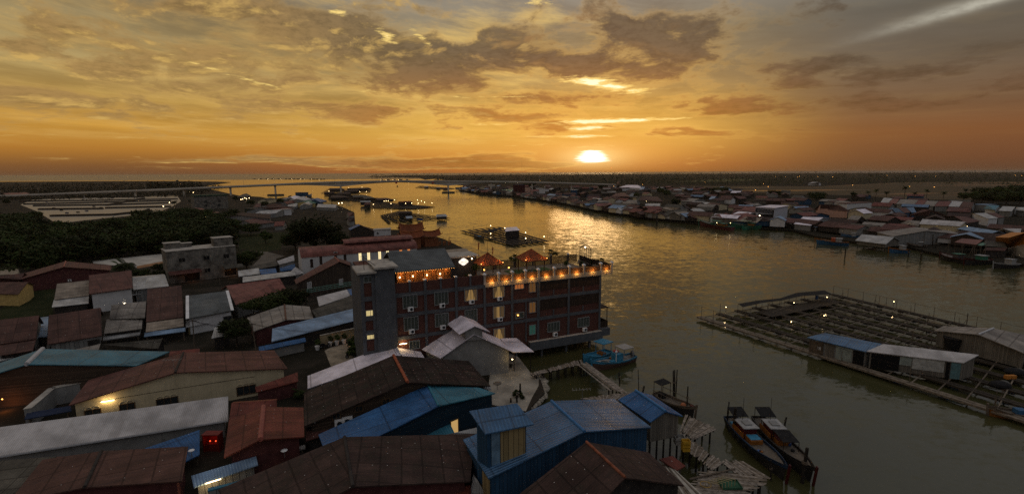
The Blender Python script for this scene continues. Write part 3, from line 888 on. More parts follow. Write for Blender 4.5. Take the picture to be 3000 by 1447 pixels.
def palm(label, p, k, s=1.0, grp=None, cat='palm tree'):
    t = thing('palm_tree', label, cat, (p.x, p.y, 1.0), grp)
    h = (6.5, 8.5, 2.2)[k]
    c = bpy.data.objects.new('fronds', PALM[k][0]); COL.objects.link(c); c.parent = t; c.location = (.3 * s, .1 * s, h * s); c.scale = (s, s, s); c.rotation_euler.z = p.x * 3.1
    b = bpy.data.objects.new('trunk', PALM[k][1]); COL.objects.link(b); b.parent = t; b.scale = (s, s, s)
    return t


def wood(name, rows, seed, m=FARLEAF, label=None):
    """a far wood that reads as one mass: rows of (azimuth from, azimuth to, distance, spacing, height)"""
    rnd = random.Random(seed); mb = MB()
    for a0, a1, dist, gap, hh, jit in rows:
        n = max(2, int(abs(a1 - a0) * dist / gap))
        for i in range(n):
            a = a0 + (a1 - a0) * (i + rnd.random()) / n; d_ = dist * (1 + rnd.uniform(-jit, jit)); h = hh * rnd.uniform(.62, 1.12)
            c = V3((math.sin(a) * d_, math.cos(a) * d_, 1.0)); w = gap * rnd.uniform(.55, .9)
            if gap > 9.5 and rnd.random() < .3:     # palm: thin stem and spiky head
                mb.beam(c, c + ZUP * h, .5); t = c + ZUP * h
                for k in range(6):
                    b = k * 1.05 + rnd.random(); e = V3((math.cos(b), math.sin(b), rnd.uniform(-.5, .6))) * (h * .30); s = V3((-math.sin(b), math.cos(b), 0)) * h * .07
                    mb.face([t - s, t + s, t + e])
                    mb.face([t, t + e * .6 + ZUP * h * .05, t + e - ZUP * h * .07])
            for k in range(13):
                b = rnd.random() * 6.28; q = math.sqrt(rnd.random()); z = rnd.random()
                p = c + V3((math.cos(b) * w * q, math.sin(b) * w * q, h * (.02 + z * .82 * (1 - .45 * q))))
                u = V3((rnd.gauss(0, 1), rnd.gauss(0, 1), rnd.gauss(0, .7))).normalized(); v = u.orthogonal().normalized(); l = h * rnd.uniform(.08, .19)
                mb.face([p - u * l, p + v * l * .7, p + u * l, p - v * l * .7])
    return mb.build(name, m, uv=False, kind='stuff', label=label, cat='woodland')


rows = []
for dd, gp, hh in ((1500, 11, 15), (1750, 12, 16), (2050, 13, 17), (2450, 15, 18), (3000, 18, 18), (3700, 21, 20), (4600, 26, 23), (5800, 32, 27)):
    a0 = azel(1270, 520)[0] if dd < 2600 else azel(1085, 520)[0]
    rows.append((a0, azel(3120, 520)[0], dd, gp, hh, .06))
for dd in (1250, 1370): rows.append((azel(1590, 520)[0], azel(2350, 520)[0], dd, 10, 13, .05))
for dd in (3900, 4300): rows.append((azel(1078, 520)[0], azel(1300, 520)[0], dd, 22, 12, .03))
wood('woodland', rows, 3, label='dark coconut woodland along the horizon beyond the right bank')
rows = []
for i, (dd, hh) in enumerate(((850, 7), (890, 8), (940, 8), (1010, 9), (1100, 10), (1200, 10), (1320, 11))):
    rows.append((azel(-120, 550)[0], azel(565 + i * 16, 545)[0], dd, 4.5, hh, .06))
rows += [(azel(-120, 540)[0], azel(560, 540)[0], dd, 9, 12, .05) for dd in (1480, 1650, 1850, 2100)] + [(azel(430, 540)[0], azel(585, 540)[0], dd, 7, 21, .04) for dd in (1240, 1320, 1400)]
rows += [(azel(570, 540)[0], azel(640, 540)[0], 1380, 7, 7, .04), (azel(620, 540)[0], azel(672, 540)[0], 1420, 9, 5, .03)]
wood('mangrove', rows, 4, label='dark mangrove point on the left behind the shrimp ponds')

# ------------------------------------------------------------------ the brick hotel at the water's edge
HC = G(*z3(2288, 940), 1.5)
HU = V3((math.cos(rad(24.527)), math.sin(rad(24.527)), 0)); HV = V3((-HU.y, HU.x, 0))
HANG = rad(24.527)


def hp(s, v, z): return V3((HC.x, HC.y, 0)) - HU * s + HV * v + ZUP * z


def fac(X, Y):
    """place on the facade seen there, as distance from the water corner and height"""
    p = onplane(z3(X, Y), hp(0, 0, 0), hp(10, 0, 0)); return -(p - HC).dot(HU), p.z


def hbox(mb, s0, s1, v0, v1, z0, z1, mi=0):
    s0, s1 = max(s0, s1), min(s0, s1)
    q = [hp(s0, v0, 0), hp(s1, v0, 0), hp(s1, v1, 0), hp(s0, v1, 0)]
    return mb.hexa([p + ZUP * z0 for p in q] + [p + ZUP * z1 for p in q], mi)


HD = 11.5
FL = (3.06, 6.85, 10.45, 13.62)
HTOP = 15.6
caps = [(605, 440), (742, 428), (882, 413), (1017, 402), (1145, 390), (1270, 378), (1395, 366), (1515, 355), (1632, 341), (1748, 330), (1887, 316), (2022, 302), (2152, 288), (2285, 277)]
CS = [fac(*c)[0] for c in caps]; CS[-1] = 0.0
STW = fac(475, 500)[0]            # right side of the stair tower
SL = fac(190, 600)[0]             # left end
hotel = thing('hotel', 'long red brick hotel with grey concrete frame and a lit roof terrace over the water', 'hotel', tuple(hp(18, 5, 1.0)))
b = MB()
hbox(b, STW, 0.15, 0.12, HD - .1, 2.4, HTOP - 2.0)
hbox(b, STW, CS[5] - .1, 0.12, 0.34, HTOP - 2.0, HTOP - 0.12)          # brick parapet
hbox(b, SL - .2, STW, 0.12, HD - .1, 0.9, 17.4)
b.build('wall', W_['brick'], hotel)
f = MB()
for z, h in ((FL[1], .55), (FL[2], .55), (FL[3], .62)):
    hbox(f, STW, -0.1, 0, 0.3, z - h / 2, z + h / 2)
main = [CS[1 + 2 * i] for i in range(7) if 1 + 2 * i < 14]
for s in main[:-1] + [0.0]:
    hbox(f, s + .2, s - .2, -0.06, 0.34, 2.4, HTOP)
f.build('concrete_frame', W_['frame'], hotel)
for s in CS[0:5:2]:
    f = MB(); hbox(f, s + .14, s - .14, -0.03, 0.36, FL[3] + .32, HTOP); f.build('parapet_post', W_['frame'], hotel)
p = MB(); hbox(p, fac(1660, 985)[0], -.3, -0.75, HD, 1.55, 3.06); hbox(p, -.3, -2.2, -.3, HD, 1.9, 3.3)
p.build('plinth', W_['frame'], hotel)
p = MB(); hbox(p, fac(1660, 985)[0], -.2, -0.72, 0.05, 3.065, 3.09); p.build('ledge', CONC, hotel)
for s in (2, 7, 12, 17, 22):
    for v in (0, 5, 10):
        hbox(MB(), s + .2, s - .2, v, v + .4, -1, 1.6).build('pile', W_['frame'], hotel)
# stair tower
t = MB(); s2 = fac(300, 500)[0]
hbox(t, s2, STW, -0.25, 6.0, 0.9, 18.0); t.build('stair_tower', W_['frame'], hotel)
t = MB()
for z in (4.4, 7.7, 11.4, 15.2):
    pass
for s in (SL, s2 + .25):
    hbox(t, s + .25, s - .25, -.04, .3, 0.9, 17.5)
for z in (5.2, 8.4, 10.6, 13.6, 17.2): hbox(t, SL, s2, -.02, .3, z - .35, z + .35)
hbox(t, SL + .26, SL + .02, .3, HD - .1, .9, 17.4)
t.build('corner_frame', W_['frame'], hotel)
t = MB(); hbox(t, SL + .7, s2 - .2, -.6, 5.6, 17.45, 17.75); hbox(t, s2 + .1, STW - .5, -.7, 6.6, 18.02, 18.32)
t.build('roof_slab', CONC, hotel)
t = MB(); hbox(t, STW, 0, 0.3, HD, HTOP - 1.98, HTOP - 1.7)
t.build('terrace_deck', plain('terrace_paving', (0.17, 0.13, 0.09), 0.8, 0.3, 0.8), hotel)
# windows and air conditioners
HWIN = [((610, 614), 2.1, 2.0, 3, 0), ((888, 585), 2.1, 2.0, 3, 0), ((1150, 553), 2.0, 2.0, 3, 1), ((1398, 526), 1.9, 1.9, 2, 1),
        ((620, 812), 2.1, 2.0, 3, 0), ((893, 778), 2.1, 2.0, 3, 0), ((1152, 740), 2.0, 1.9, 3, 0), ((1398, 710), 1.9, 1.9, 2, 3),
        ((1402, 905), 1.9, 1.9, 2, 1), ((1580, 482), 1.6, 0.75, 2, 2), ((1697, 489), 1.15, 1.6, 1, 4), ((1697, 668), 1.15, 1.7, 1, 4), ((1584, 738), 1.5, 0.9, 1, 0),
        ((1697, 866), 1.15, 1.6, 1, 5), ((1885, 840), 2.3, 1.6, 3, 0), ((2150, 798), 2.3, 1.6, 3, 0), ((240, 420), 1.2, .8, 1, 0), ((258, 718), 1.2, .8, 1, 6), ((268, 922), 1.25, .85, 2, 6), ((650, 1000), 1.5, 1.2, 2, 0)]
HFR = plain('grey_window_frame', (0.20, 0.21, 0.20), 0.6, 0.1)


def curtain(name, lit, k, dark):
    m, b = newmat(name); uv, u, v = uvm()
    fold = S.op('SINE', u * 26.0) * 0.5 + 0.5
    c = mix(fold, dark, tuple(x * 2.2 for x in dark)); lnk(c, b.inputs['Base Color']); b.inputs['Roughness'].default_value = .25
    if lit:
        e = mix(fold * 0.5 + 0.25, tuple(x * .45 for x in lit), lit); lnk(e, b.inputs['Emission Color']); b.inputs['Emission Strength'].default_value = k; m.cycles.emission_sampling = 'NONE'
    return m


CUR = [curtain('curtained_glass', None, 0, (0.035, 0.04, 0.032)), curtain('lit_curtain', (1, .58, .18), .30, (.06, .05, .03)), curtain('orange_lit_blind', (1, .30, .07), .42, (.1, .05, .02)),
       curtain('half_lit_curtain', (1, .6, .2), .30, (.07, .06, .04)), curtain('dim_amber_glass', (1, .42, .1), .13, (.04, .03, .02)), curtain('green_glass', (.2, .8, .6), .05, (.04, .09, .07)), curtain('yellow_lit_glass', (1, .78, .34), .75, (.1, .09, .05)), curtain('dim_curtain', (1, .55, .2), .07, (.06, .055, .04))]
A0, A1 = hp(0, 0, 0), hp(10, 0, 0)
for (X, Y), w, h, bars, lit in HWIN:
    s, z = fac(X, Y); pt = hp(s, 0.10 if s < STW or s > s2 else -.26, z)
    wo = window_on(hotel, A0, A1, pt, w, h, HFR, CUR[7] if lit in (1, 3) else CUR[lit], bars=bars, depth=.12)
    if lit == 3:
        MB().face([pt - HV * .045 + HU * x + ZUP * z_ for x, z_ in ((-.42, -.9), (.12, -.9), (.12, .9), (-.42, .9))]).build('lit_gap', CUR[1], wo)
    if lit == 1:   # parted curtains: the bright gap between
        n = HV * -1; g = MB(); c0 = pt + n * 0.045
        g.face([c0 - HU * w * .36 - ZUP * h * .48, c0 + HU * w * .36 - ZUP * h * .48, c0 + HU * w * .27 - ZUP * h * .1, c0 + HU * w * .10 + ZUP * h * .46, c0 - HU * w * .10 + ZUP * h * .46, c0 - HU * w * .27 - ZUP * h * .1])
        g.build('lit_gap', CUR[1], wo)
for (X, Y) in ((612, 680), (892, 648), (1153, 615), (1402, 587), (622, 878), (898, 840), (1160, 803), (1405, 770), (1893, 903), (2155, 860)):
    s, z = fac(X, Y); a = MB(); hbox(a, s + .42, s - .42, -.38, -.02, z - .32, z + .32)
    ao = a.build('air_conditioner', WHITE, hotel)
    g = MB(); c = hp(s - .1, -.385, z); g.tube(c + HV * .01, c - HV * .015, .24, .24, 12); g.build('fan_grille', GLASS, ao)
# flat dark panels paint in the shade of recessed galleries in both water bays
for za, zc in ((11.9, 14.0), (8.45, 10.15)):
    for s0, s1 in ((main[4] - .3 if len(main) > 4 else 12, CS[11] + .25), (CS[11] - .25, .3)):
        g = MB(); hbox(g, s0, s1, 0.06, 0.16, za - .1, zc - .1); g.build('dark_gallery_panel', DARKWOOD, hotel)
for s in (CS[10], CS[12]):
    for z in (7.4, 11.0):
        g = MB(); hbox(g, s + .1, s - .1, -.02, .3, z - .35, z + .75); g.build('mullion', W_['frame'], hotel)
for s in (fac(1640, 700)[0],):
    g = MB(); hbox(g, s + .1, s - .1, -.02, .3, 3.1, 10.4); g.build('mullion', W_['frame'], hotel)
# drain pipes
for X, Y0, Y1 in ((750, 540, 700), (1030, 510, 640), (482, 570, 1000), (1757, 430, 760)):
    s, _ = fac(X, Y0); g = MB(); g.path([hp(s, -.14, fac(X, Y1)[1]), hp(s, -.14, fac(X, Y0)[1]), hp(s - .3, -.14, fac(X, Y0)[1] + .5)], .07, 6)
    g.build('drain_pipe', W_['frame'], hotel)
# balconies on the water side
for z in (11.1, 7.5):
    g = MB(); hbox(g, -.05, -1.3, 2, 7, z, z + .15); hbox(g, -1.2, -1.3, 2, 7, z + .15, z + 1.2); hbox(g, -.05, -1.3, 2, 2.1, z + .15, z + 1.2); g.build('balcony', DARKWOOD, hotel)
g = MB(); hbox(g, -.1, -2.2, .3, 8, 7.0, 7.15); g.build('balcony_roof', DARKWOOD, hotel)
for v in (.5, 4, 7.5):
    g = MB(); hbox(g, -2.0, -2.1, v, v + .12, 3.3, 7.0); g.build('balcony_post', DARKWOOD, hotel)
g = MB(); hbox(g, -2.05, -2.12, .4, 8, 3.3, 4.5); hbox(g, -.3, -2.12, .35, .42, 3.3, 4.5); g.build('railing', DARKWOOD, hotel)

# lit timber parapet above the water bays
PSL = CS[5]; END = -2.55
pw = MB(); hbox(pw, PSL - .1, END, -.14, .14, FL[3] - .15, FL[3] + .62); hbox(pw, END + .28, END, .14, HD, FL[3] - .15, FL[3] + .62)
pw.build('cornice', plain('warm_plaster_cornice', (0.30, 0.27, 0.21), 0.8, 0.2, streak=.3), hotel)
ps = CS[5:] + [END + .15]
for i, s in enumerate(ps):
    g = MB(); hbox(g, s + .17, s - .17, -.2, .2, FL[3] + .3, HTOP - .1); po = g.build('parapet_post', CONC, hotel)
    c = MB(); hbox(c, s + .26, s - .26, -.28, .28, HTOP - .1, HTOP + .08); c.face([hp(s + .26, -.28, HTOP + .08), hp(s - .26, -.28, HTOP + .08), hp(s, 0, HTOP + .3)]); c.face([hp(s - .26, -.28, HTOP + .08), hp(s - .26, .28, HTOP + .08), hp(s, 0, HTOP + .3)])
    c.face([hp(s - .26, .28, HTOP + .08), hp(s + .26, .28, HTOP + .08), hp(s, 0, HTOP + .3)]); c.face([hp(s + .26, .28, HTOP + .08), hp(s + .26, -.28, HTOP + .08), hp(s, 0, HTOP + .3)])
    c.build('post_cap', WHITE, po)
for s in CS[:5]:
    c = MB(); hbox(c, s + .22, s - .22, -.12, .45, HTOP, HTOP + .16); c.build('post_cap', WHITE, hotel)
rndh = random.Random(2)
PICKET = plain('orange_stained_timber', (0.16, 0.085, 0.04), 0.7, 0.45, 2.0)
for i, (s, e) in enumerate(zip(ps, ps[1:])):
    g = MB(); n = max(6, int((s - e) / .2)); w = (s - e - .4) / n
    for k in range(n):
        a = s - .2 - k * w; hbox(g, a, a - w * .86, -.03, .03, FL[3] + .64, HTOP - .35 + rndh.uniform(-.12, .1))
    g.build('picket_panel', PICKET, hotel)
    m_ = (s + e) / 2
    lt = MB(); q = hp(m_, -.42, FL[3] + .40); lt.tube(hp(m_, -.14, FL[3] + .2), q, .03, .03, 5); lt.tube(q, q + ZUP * .14, .05, .08, 8)
    lo = lt.build('wall_lamp', DPOLE, hotel)
    MB().ball(q + ZUP * .15, .06, 6, 4).build('bulb', BULBO, lo)
    ptlight(hp(m_, -.34, FL[3] + .66), 55, (1, .45, .09), .06)
fb = MB(); n = int((HD - .5) / .24)
for k in range(n): hbox(fb, END + .14, END + .10, .3 + k * .24, .3 + k * .24 + .18, FL[3] + .64, HTOP - .3 + rndh.uniform(-.1, .1))
fb.build('picket_panel', DARKWOOD, hotel)
fb = MB(); n = int((CS[5] + 2.2) / .26)
for k in range(n): a = CS[5] - k * .26; hbox(fb, a, a - .17, HD - .3, HD - .24, FL[3] + .3, HTOP - .1 + rndh.uniform(-.08, .08))
fb.build('back_fence', DARKWOOD, hotel)
for s in range(0, 20, 4):
    c = MB(); hbox(c, s + .15, s - .15, HD - .2, HD + .1, FL[3], HTOP); k_ = c.build('parapet_post', CONC, hotel)
    c = MB(); hbox(c, s + .22, s - .22, HD - .27, HD + .17, HTOP, HTOP + .2); c.build('post_cap', WHITE, k_)
# roof restaurant with a grey tile roof and a lit timber front
rs = [onplane(z3(X, Y), hp(0, 1.0, 0), hp(10, 1.0, 0)) for X, Y in ((470, 350), (1010, 312))]
ze = (rs[0].z + rs[1].z) / 2
sL, sR = -(rs[0] - HC).dot(HU), -(rs[1] - HC).dot(HU)
rr = MB(); rr.slab([hp(sL, 1.0, ze), hp(sR, 1.0, ze), hp(sR, 6.4, ze + 2.3), hp(sL, 6.4, ze + 2.3)], .14); rr.slab([hp(sR, 6.4, ze + 2.3), hp(sR, 10.5, ze + .6), hp(sL, 10.5, ze + .6), hp(sL, 6.4, ze + 2.3)], .14)
resto = thing('roof_restaurant', 'roof restaurant with grey tiled roof and warm lit timber front on the hotel', 'pavilion', tuple(hp((sL + sR) / 2, 5, 13.9)))
rr.build('roof', R_['steel'], resto)
rw_ = MB(); hbox(rw_, sL - .5, sR + .5, 1.9, 10, FL[3] + .3, ze + .1); rw_.build('wall', boards('amber_timber_wall', (0.20, 0.085, 0.03), .45, True, .6), resto)
for k in range(9):
    s = lerp(sL - .6, sR + .6, k / 8); g = MB(); hbox(g, s + .07, s - .07, 1.75, 1.89, FL[3] + .3, ze - .05); g.build('post', plain('brown_timber', (.12, .06, .025), .7, .3), resto)
for k, (X, Y) in enumerate(((538, 425), (657, 413), (784, 403), (902, 392))):
    s, z = fac(X, Y); q = hp(s, 1.55, z + .1); MB().ball(q, .11, 8, 6).build('lantern', BULB, resto); ptlight(q - HV * .3, 40, (1, .5, .14), .1)
gl = MB()
for k in range(26):
    s = lerp(sL, sR, (k + .5) / 26); gl.ball(hp(s, 1.03, ze - .17), .03, 5, 4)
gl.build('string_light', BULBO, resto)
for k in range(4): ptlight(hp(lerp(sL, sR, (k + .5) / 4), 1.4, ze - .3), 30, (1, .45, .12), .1)
# dark stair hut with white roof and an illuminated badge
sg = [fac(X, Y)[0] for X, Y in ((1010, 330), (1165, 300))]
hut = thing('stair_hut', 'dark rooftop stair hut with flat white roof and lit doorway on the hotel', 'hut', tuple(hp(sg[0] - 3, 8, 13.9)))
hz = 17.6
g = MB(); hbox(g, sg[0] - 1.2, sg[1] - 3.0, 6.2, 10.5, 13.9, hz); g.build('wall', plain('dark_plaster', (.045, .04, .035), .8, .3), hut)
g = MB(); hbox(g, sg[0] + 1.6, sg[1] - 3.4, 5.9, 10.9, hz, hz + .25); g.build('roof', CONC, hut)
g = MB(); hbox(g, sg[0] + .9, sg[0] - .1, 6.15, 6.25, 13.9, 16.1); g.build('doorway', LIT, hut)
g = MB(); g.slab([hp(sg[0] + 1.3, 5.3, 16.5), hp(sg[0] - .9, 5.3, 16.5), hp(sg[0] - .9, 6.3, 16.9), hp(sg[0] + 1.3, 6.3, 16.9)], .08); g.build('door_canopy', R_['silver'], hut)
bc = onplane(z3(1085, 263), hp(0, 6.1, 0), hp(10, 6.1, 0)); badge = thing('illuminated_sign', 'round white illuminated badge sign on the dark rooftop hut wall', 'sign', tuple(bc))
pts = []
for k in range(24):
    t = k / 24 * 6.283; r = 1.0 + .10 * math.cos(4 * t); pts.append(bc + HU * (.80 * r * math.cos(t)) + ZUP * (.58 * r * math.sin(t)))
g = MB(); g.face(pts); g.face([p + HV * .08 for p in pts[::-1]])
for i in range(24): j = (i + 1) % 24; g.face([pts[i], pts[i] + HV * .08, pts[j] + HV * .08, pts[j]])
g.build('sign_panel', emit('sign_white', (1, .9, .8), .8), badge)
g = MB()
for dx, w, hh in ((-.42, .16, .26), (-.2, .13, .18), (0.0, .13, .22), (.2, .13, .18), (.42, .16, .26)):
    q = bc + HU * dx - HV * .01; g.beam(q - ZUP * hh / 2, q + ZUP * hh / 2, w * .45, .02); g.beam(q - ZUP * hh / 2 - HU * w / 2, q - ZUP * hh / 2 + HU * w / 2, .05, .02)
g.beam(bc - HU * .55 - HV * .01 - ZUP * .27, bc + HU * .55 - HV * .01 - ZUP * .27, .04, .02)
g.build('lettering', plain('black_lettering', (.02, .02, .02), .6, .1), badge)
ptlight(bc - HV * .6, 12, (1, .85, .7), .3)
# two tiled pavilions
def pavilion(label, X, Y, half, zt, ze, v, gl):
    c = onplane(z3(X, Y), hp(0, v, 0), hp(10, v, 0)); s = -(c - HC).dot(HU)
    zt = c.z; ze = zt - 1.75
    t = thing('garden_pavilion', label, 'pavilion', tuple(hp(s, v, 13.9)), 'tiled pavilions on the hotel terrace')
    m = MB(); a = [hp(s + half, v - half, ze), hp(s - half, v - half, ze), hp(s - half, v + half, ze), hp(s + half, v + half, ze)]; top = hp(s, v, zt)
    for i in range(4): m.face([a[i], a[(i + 1) % 4], top])
    m.face([q - ZUP * .12 for q in a[::-1]])
    for i in range(4): j = (i + 1) % 4; m.face([a[i] - ZUP * .12, a[j] - ZUP * .12, a[j], a[i]])
    ro = m.build('roof', R_['terra'], t)
    r = MB()
    for q in a: r.tube(q, top, .09, .09, 6)
    r.ball(top, .16, 6, 4); r.build('ridge_cap', R_['terra'], ro)
    for i in range(4):
        q = hp(s + (half - .5) * (1 if i in (0, 3) else -1), v + (half - .5) * (-1 if i < 2 else 1), 0); MB().beam(q + ZUP * 13.9, q + ZUP * (ze + .1), .16).build('post', plain('brown_timber', (.12, .06, .025), .7, .3), t)
    m = MB(); hbox(m, s + half - .9, s - half + .9, v - .5, v + .5, 14.55, 14.65); hbox(m, s + .2, s - .2, v - .2, v + .2, 13.9, 14.55); m.build('table', CONC, t)
    for k in gl:
        q = a[k] + (top - a[k]) * .06 + ZUP * .18; lampthing('amber spotlight on the ' + ('left' if k == 0 else 'right' if k == 1 else 'far') + ' roof corner of the ' + label.split(' with')[0], q, 'spotlight', BULBO, .07, 'pavilion spotlights'); ptlight(q + ZUP * .3 + (top - a[k]) * .06, 45, (1, .42, .1), .06)
    return t
pavilion('smaller tiled pavilion with orange lights beside the lit badge', 1300, 185, 2.1, 17.8, 16.2, 4.6, (0, 1))
pavilion('larger tiled pavilion with orange lights near the rooftop tree', 1686, 152, 2.25, 17.9, 16.2, 5.6, (0, 1))
# birdcage arch at the corner
bx = onplane(z3(2165, 225), hp(0, 7, 0), hp(10, 7, 0)); s = -(bx - HC).dot(HU)
cage = thing('birdcage_arch', 'tall domed wire birdcage seat with a lamp on the hotel terrace corner', 'birdcage', tuple(hp(s, 7, 13.9)))
m = MB(); r = 1.15; za, zc = 14.3, 16.9
for k in range(16):
    a = k / 16 * 6.283; d = HU * math.cos(a) * r + HV * math.sin(a) * r; c0 = hp(s, 7, 0); P = [c0 + d + ZUP * za, c0 + d + ZUP * zc]
    for j in range(1, 5): t = j / 4 * 1.5708; P.append(c0 + d * math.cos(t) + ZUP * (zc + r * math.sin(t)))
    m.path(P, .035, 4)
for z in (14.4, 15.6, 16.9): m.path([hp(s, 7, z) + HU * math.cos(k / 16 * 6.283) * r + HV * math.sin(k / 16 * 6.283) * r for k in range(17)], .035, 4)
m.build('cage', DPOLE, cage)
m = MB(); m.tube(hp(s, 7, 13.9), hp(s, 7, 14.3), 1.2, 1.25, 16); m.build('base', DARKWOOD, cage)
lampthing('bright bulb hanging at the top of the birdcage arch', hp(s, 7, 17.55), 'lamp', BULBW, .12, energy=8)
# terrace garden
lawn = MB(); hbox(lawn, CS[8], CS[11], 2.2, 9, 13.93, 13.97); lawn.build('lawn', plain('terrace_lawn', (.045, .075, .02), .9, .4, 4), kind='stuff', label='small lawn on the hotel roof terrace', cat='lawn')
m = MB(); hbox(m, CS[11] - .5, CS[12] + .2, 2.2, 5.2, 13.93, 14.35); m.build('deck_platform', DARKWOOD, org=hp(4, 3, 13.93), label='low dark timber platform on the roof terrace', cat='platform')
SHRUB = (crown_mesh('leaves', 71, .7, .6, 7, 240, .16, LEAF2), None)
def shrub(label, p, s=1.0, grp=None, name='shrub', cat='shrub'):
    t = thing(name, label, cat, tuple(p), grp); o = bpy.data.objects.new('leaves', SHRUB[0]); COL.objects.link(o); o.parent = t; o.location = (0, 0, .5 * s); o.scale = (s, s, s); o.rotation_euler.z = p[0] * 2
    k = MB().tube(p, V3(p) + ZUP * .5 * s, .05 * s, .04 * s, 5).build('stem', BARK, t, uv=False)
    return t
for k, (X, Y, v, s_, w) in enumerate(((1165, 370, 2.2, 1.2, 'lit by a warm lamp beside the pavilion'), (1330, 350, 2.0, .8, 'between the two pavilions'), (1600, 335, 2.2, .8, 'below the larger pavilion'), (1810, 318, 2.0, .9, 'at the lawn edge by the lit pickets'),
                                      (2000, 262, 8.5, 1.0, 'against the back fence'), (2145, 255, 6.0, 1.1, 'beside the birdcage'), (2245, 262, 6.0, 1.1, 'behind the corner post'), (2300, 258, 7.5, 1.1, 'at the water corner'), (1130, 310, 5.5, 1.0, 'under the lit badge'))):
    c = onplane(z3(X, Y), hp(0, v, 0), hp(10, v, 0)); shrub('small terrace shrub ' + w, hp(-(c - HC).dot(HU), v, 13.95), s_, 'shrubs on the hotel terrace')
TT = (crown_mesh('crown', 75, 1.2, 1.0, 11, 260, .17, LEAF2), trunk_mesh('trunk', 76, 3.0, .07, 1.0), 1)
def slim(label, X, Y, v, hgt, s_):
    c = onplane(z3(X, Y), hp(0, v, 0), hp(10, v, 0)); p = hp(-(c - HC).dot(HU), v, 13.95); t = tree(label, p, 0, s_, hgt, 'small trees on the hotel terrace', mesh=TT); t.location.z = 13.95; return t
slim('slim dark potted tree beside the larger terrace pavilion', 1535, 330, 3.0, 3.3, .9); slim('bare branching frangipani on the hotel terrace lawn', 1870, 300, 3.2, 3.6, 1.0); slim('small tree left of the smaller pavilion', 1190, 360, 2.8, 2.4, .8)
for X, Y in ((1268, 335), (1487, 315)):
    c = onplane(z3(X, Y), hp(0, 5, 0), hp(10, 5, 0)); lampthing('small amber table lamp on the terrace ' + ('under the smaller pavilion' if X < 1400 else 'beside the rooftop tree'), c, 'lamp', BULBO, .12, energy=6, col=(1, .45, .12))
c = onplane(z3(1160, 235), hp(0, 5, 0), hp(10, 5, 0)); lampthing('bright orange bulb on a pole by the lit badge', c, 'lamp', BULB, .12, pole=V3((c.x, c.y, 13.9)), energy=25, col=(1, .5, .15))
c = onplane(z3(1548, 203), hp(0, 5, 0), hp(10, 5, 0)); lampthing('bright orange bulb on a pole left of the larger pavilion', c, 'lamp', BULB, .12, pole=V3((c.x, c.y, 13.9)), energy=25, col=(1, .5, .15))
for X, Y0 in ((1215, 195), (1298, 190), (1340, 200)):
    c = onplane(z3(X, Y0), hp(0, HD - .5, 0), hp(10, HD - .5, 0)); s_ = -(c - HC).dot(HU)
    fl = thing('flagpole', {1215: 'thin flagpole left of the smaller pavilion', 1298: 'thin bare pole behind the smaller pavilion', 1340: 'thin pole with a small furled orange flag'}[X], 'flagpole', tuple(hp(s_, HD - .5, 13.9)))
    tp = onplane(z3(X, Y0 - (110 if X < 1330 else 75)), hp(0, HD - .5, 0), hp(10, HD - .5, 0)).z
    MB().tube(hp(s_, HD - .5, 13.9), hp(s_, HD - .5, tp), .035, .025, 5).build('pole', DPOLE, fl)
    if X != 1298: g = MB(); g.slab([hp(s_, HD - .5, tp - .1), hp(s_ - .25, HD - .5, tp - .3), hp(s_ - .2, HD - .45, tp - 1.5), hp(s_, HD - .45, tp - 1.5)], .02); g.build('flag', plain('orange_cloth', (.4, .13, .04), .8, .2), fl)
# aerial on the tower roof
an = thing('antenna', 'leaning dark metal antenna frame on the hotel tower roof', 'antenna', tuple(hp(SL - .6, 1.5, 17.76)))
m = MB(); q = hp(SL - .6, 1.5, 17.76); m.tube(q, q + ZUP * 2.1, .05, .04, 6); m.tube(q + ZUP * 1.9, q + HU * 2.2 - HV * .6 + ZUP * .05, .04, .04, 5); m.tube(q + ZUP * 1.5, q + HU * 1.6 - HV * .3 + ZUP * .05, .04, .04, 5)
for z in (1.2, 1.6, 2.0): m.tube(q - HU * .5 + ZUP * z, q + HU * .5 + ZUP * z, .03, .03, 5)
m.build('mast', DPOLE, an)
an = thing('antenna', 'thin upright rod on the edge of the hotel tower roof', 'antenna', tuple(hp(s2 - 2, 3, 18.33))); MB().tube(hp(s2 - 2, 3, 18.33), hp(s2 - 2, 3, 20.6), .03, .02, 5).build('mast', DPOLE, an)
# tube light and a round lamp on the facade
def tube(label, a, b, energy=60, n=1, name='tube_lamp', off=None):
    a, b = V3(a), V3(b); t = thing(name, label, 'lamp', tuple((a + b) / 2)); MB().tube(a, b, .05, .05, 8).build('tube', TUBE, t)
    d = (b - a).normalized(); hs = MB(); hs.beam(a - d * .1 + ZUP * .07, b + d * .1 + ZUP * .07, .10, .05); hs.build('housing', WHITE, t)
    o = off if off is not None else (CAMP - a).normalized() * .25
    for i in range(n): ptlight(lerp(a, b, (i + .5) / n) + o, energy / n, (1, .68, .30), .15)
s_, z_ = fac(515, 992); s3_, _ = fac(580, 984); tube('tube light glowing on the hotel wall above the pale roof', hp(s_, -.12, z_), hp(s3_, -.12, z_), 45)
s_, z_ = fac(1565, 734); lampthing('round amber lamp beside a small hotel window', hp(s_, -.15, z_), 'lamp', BULBO, .13)

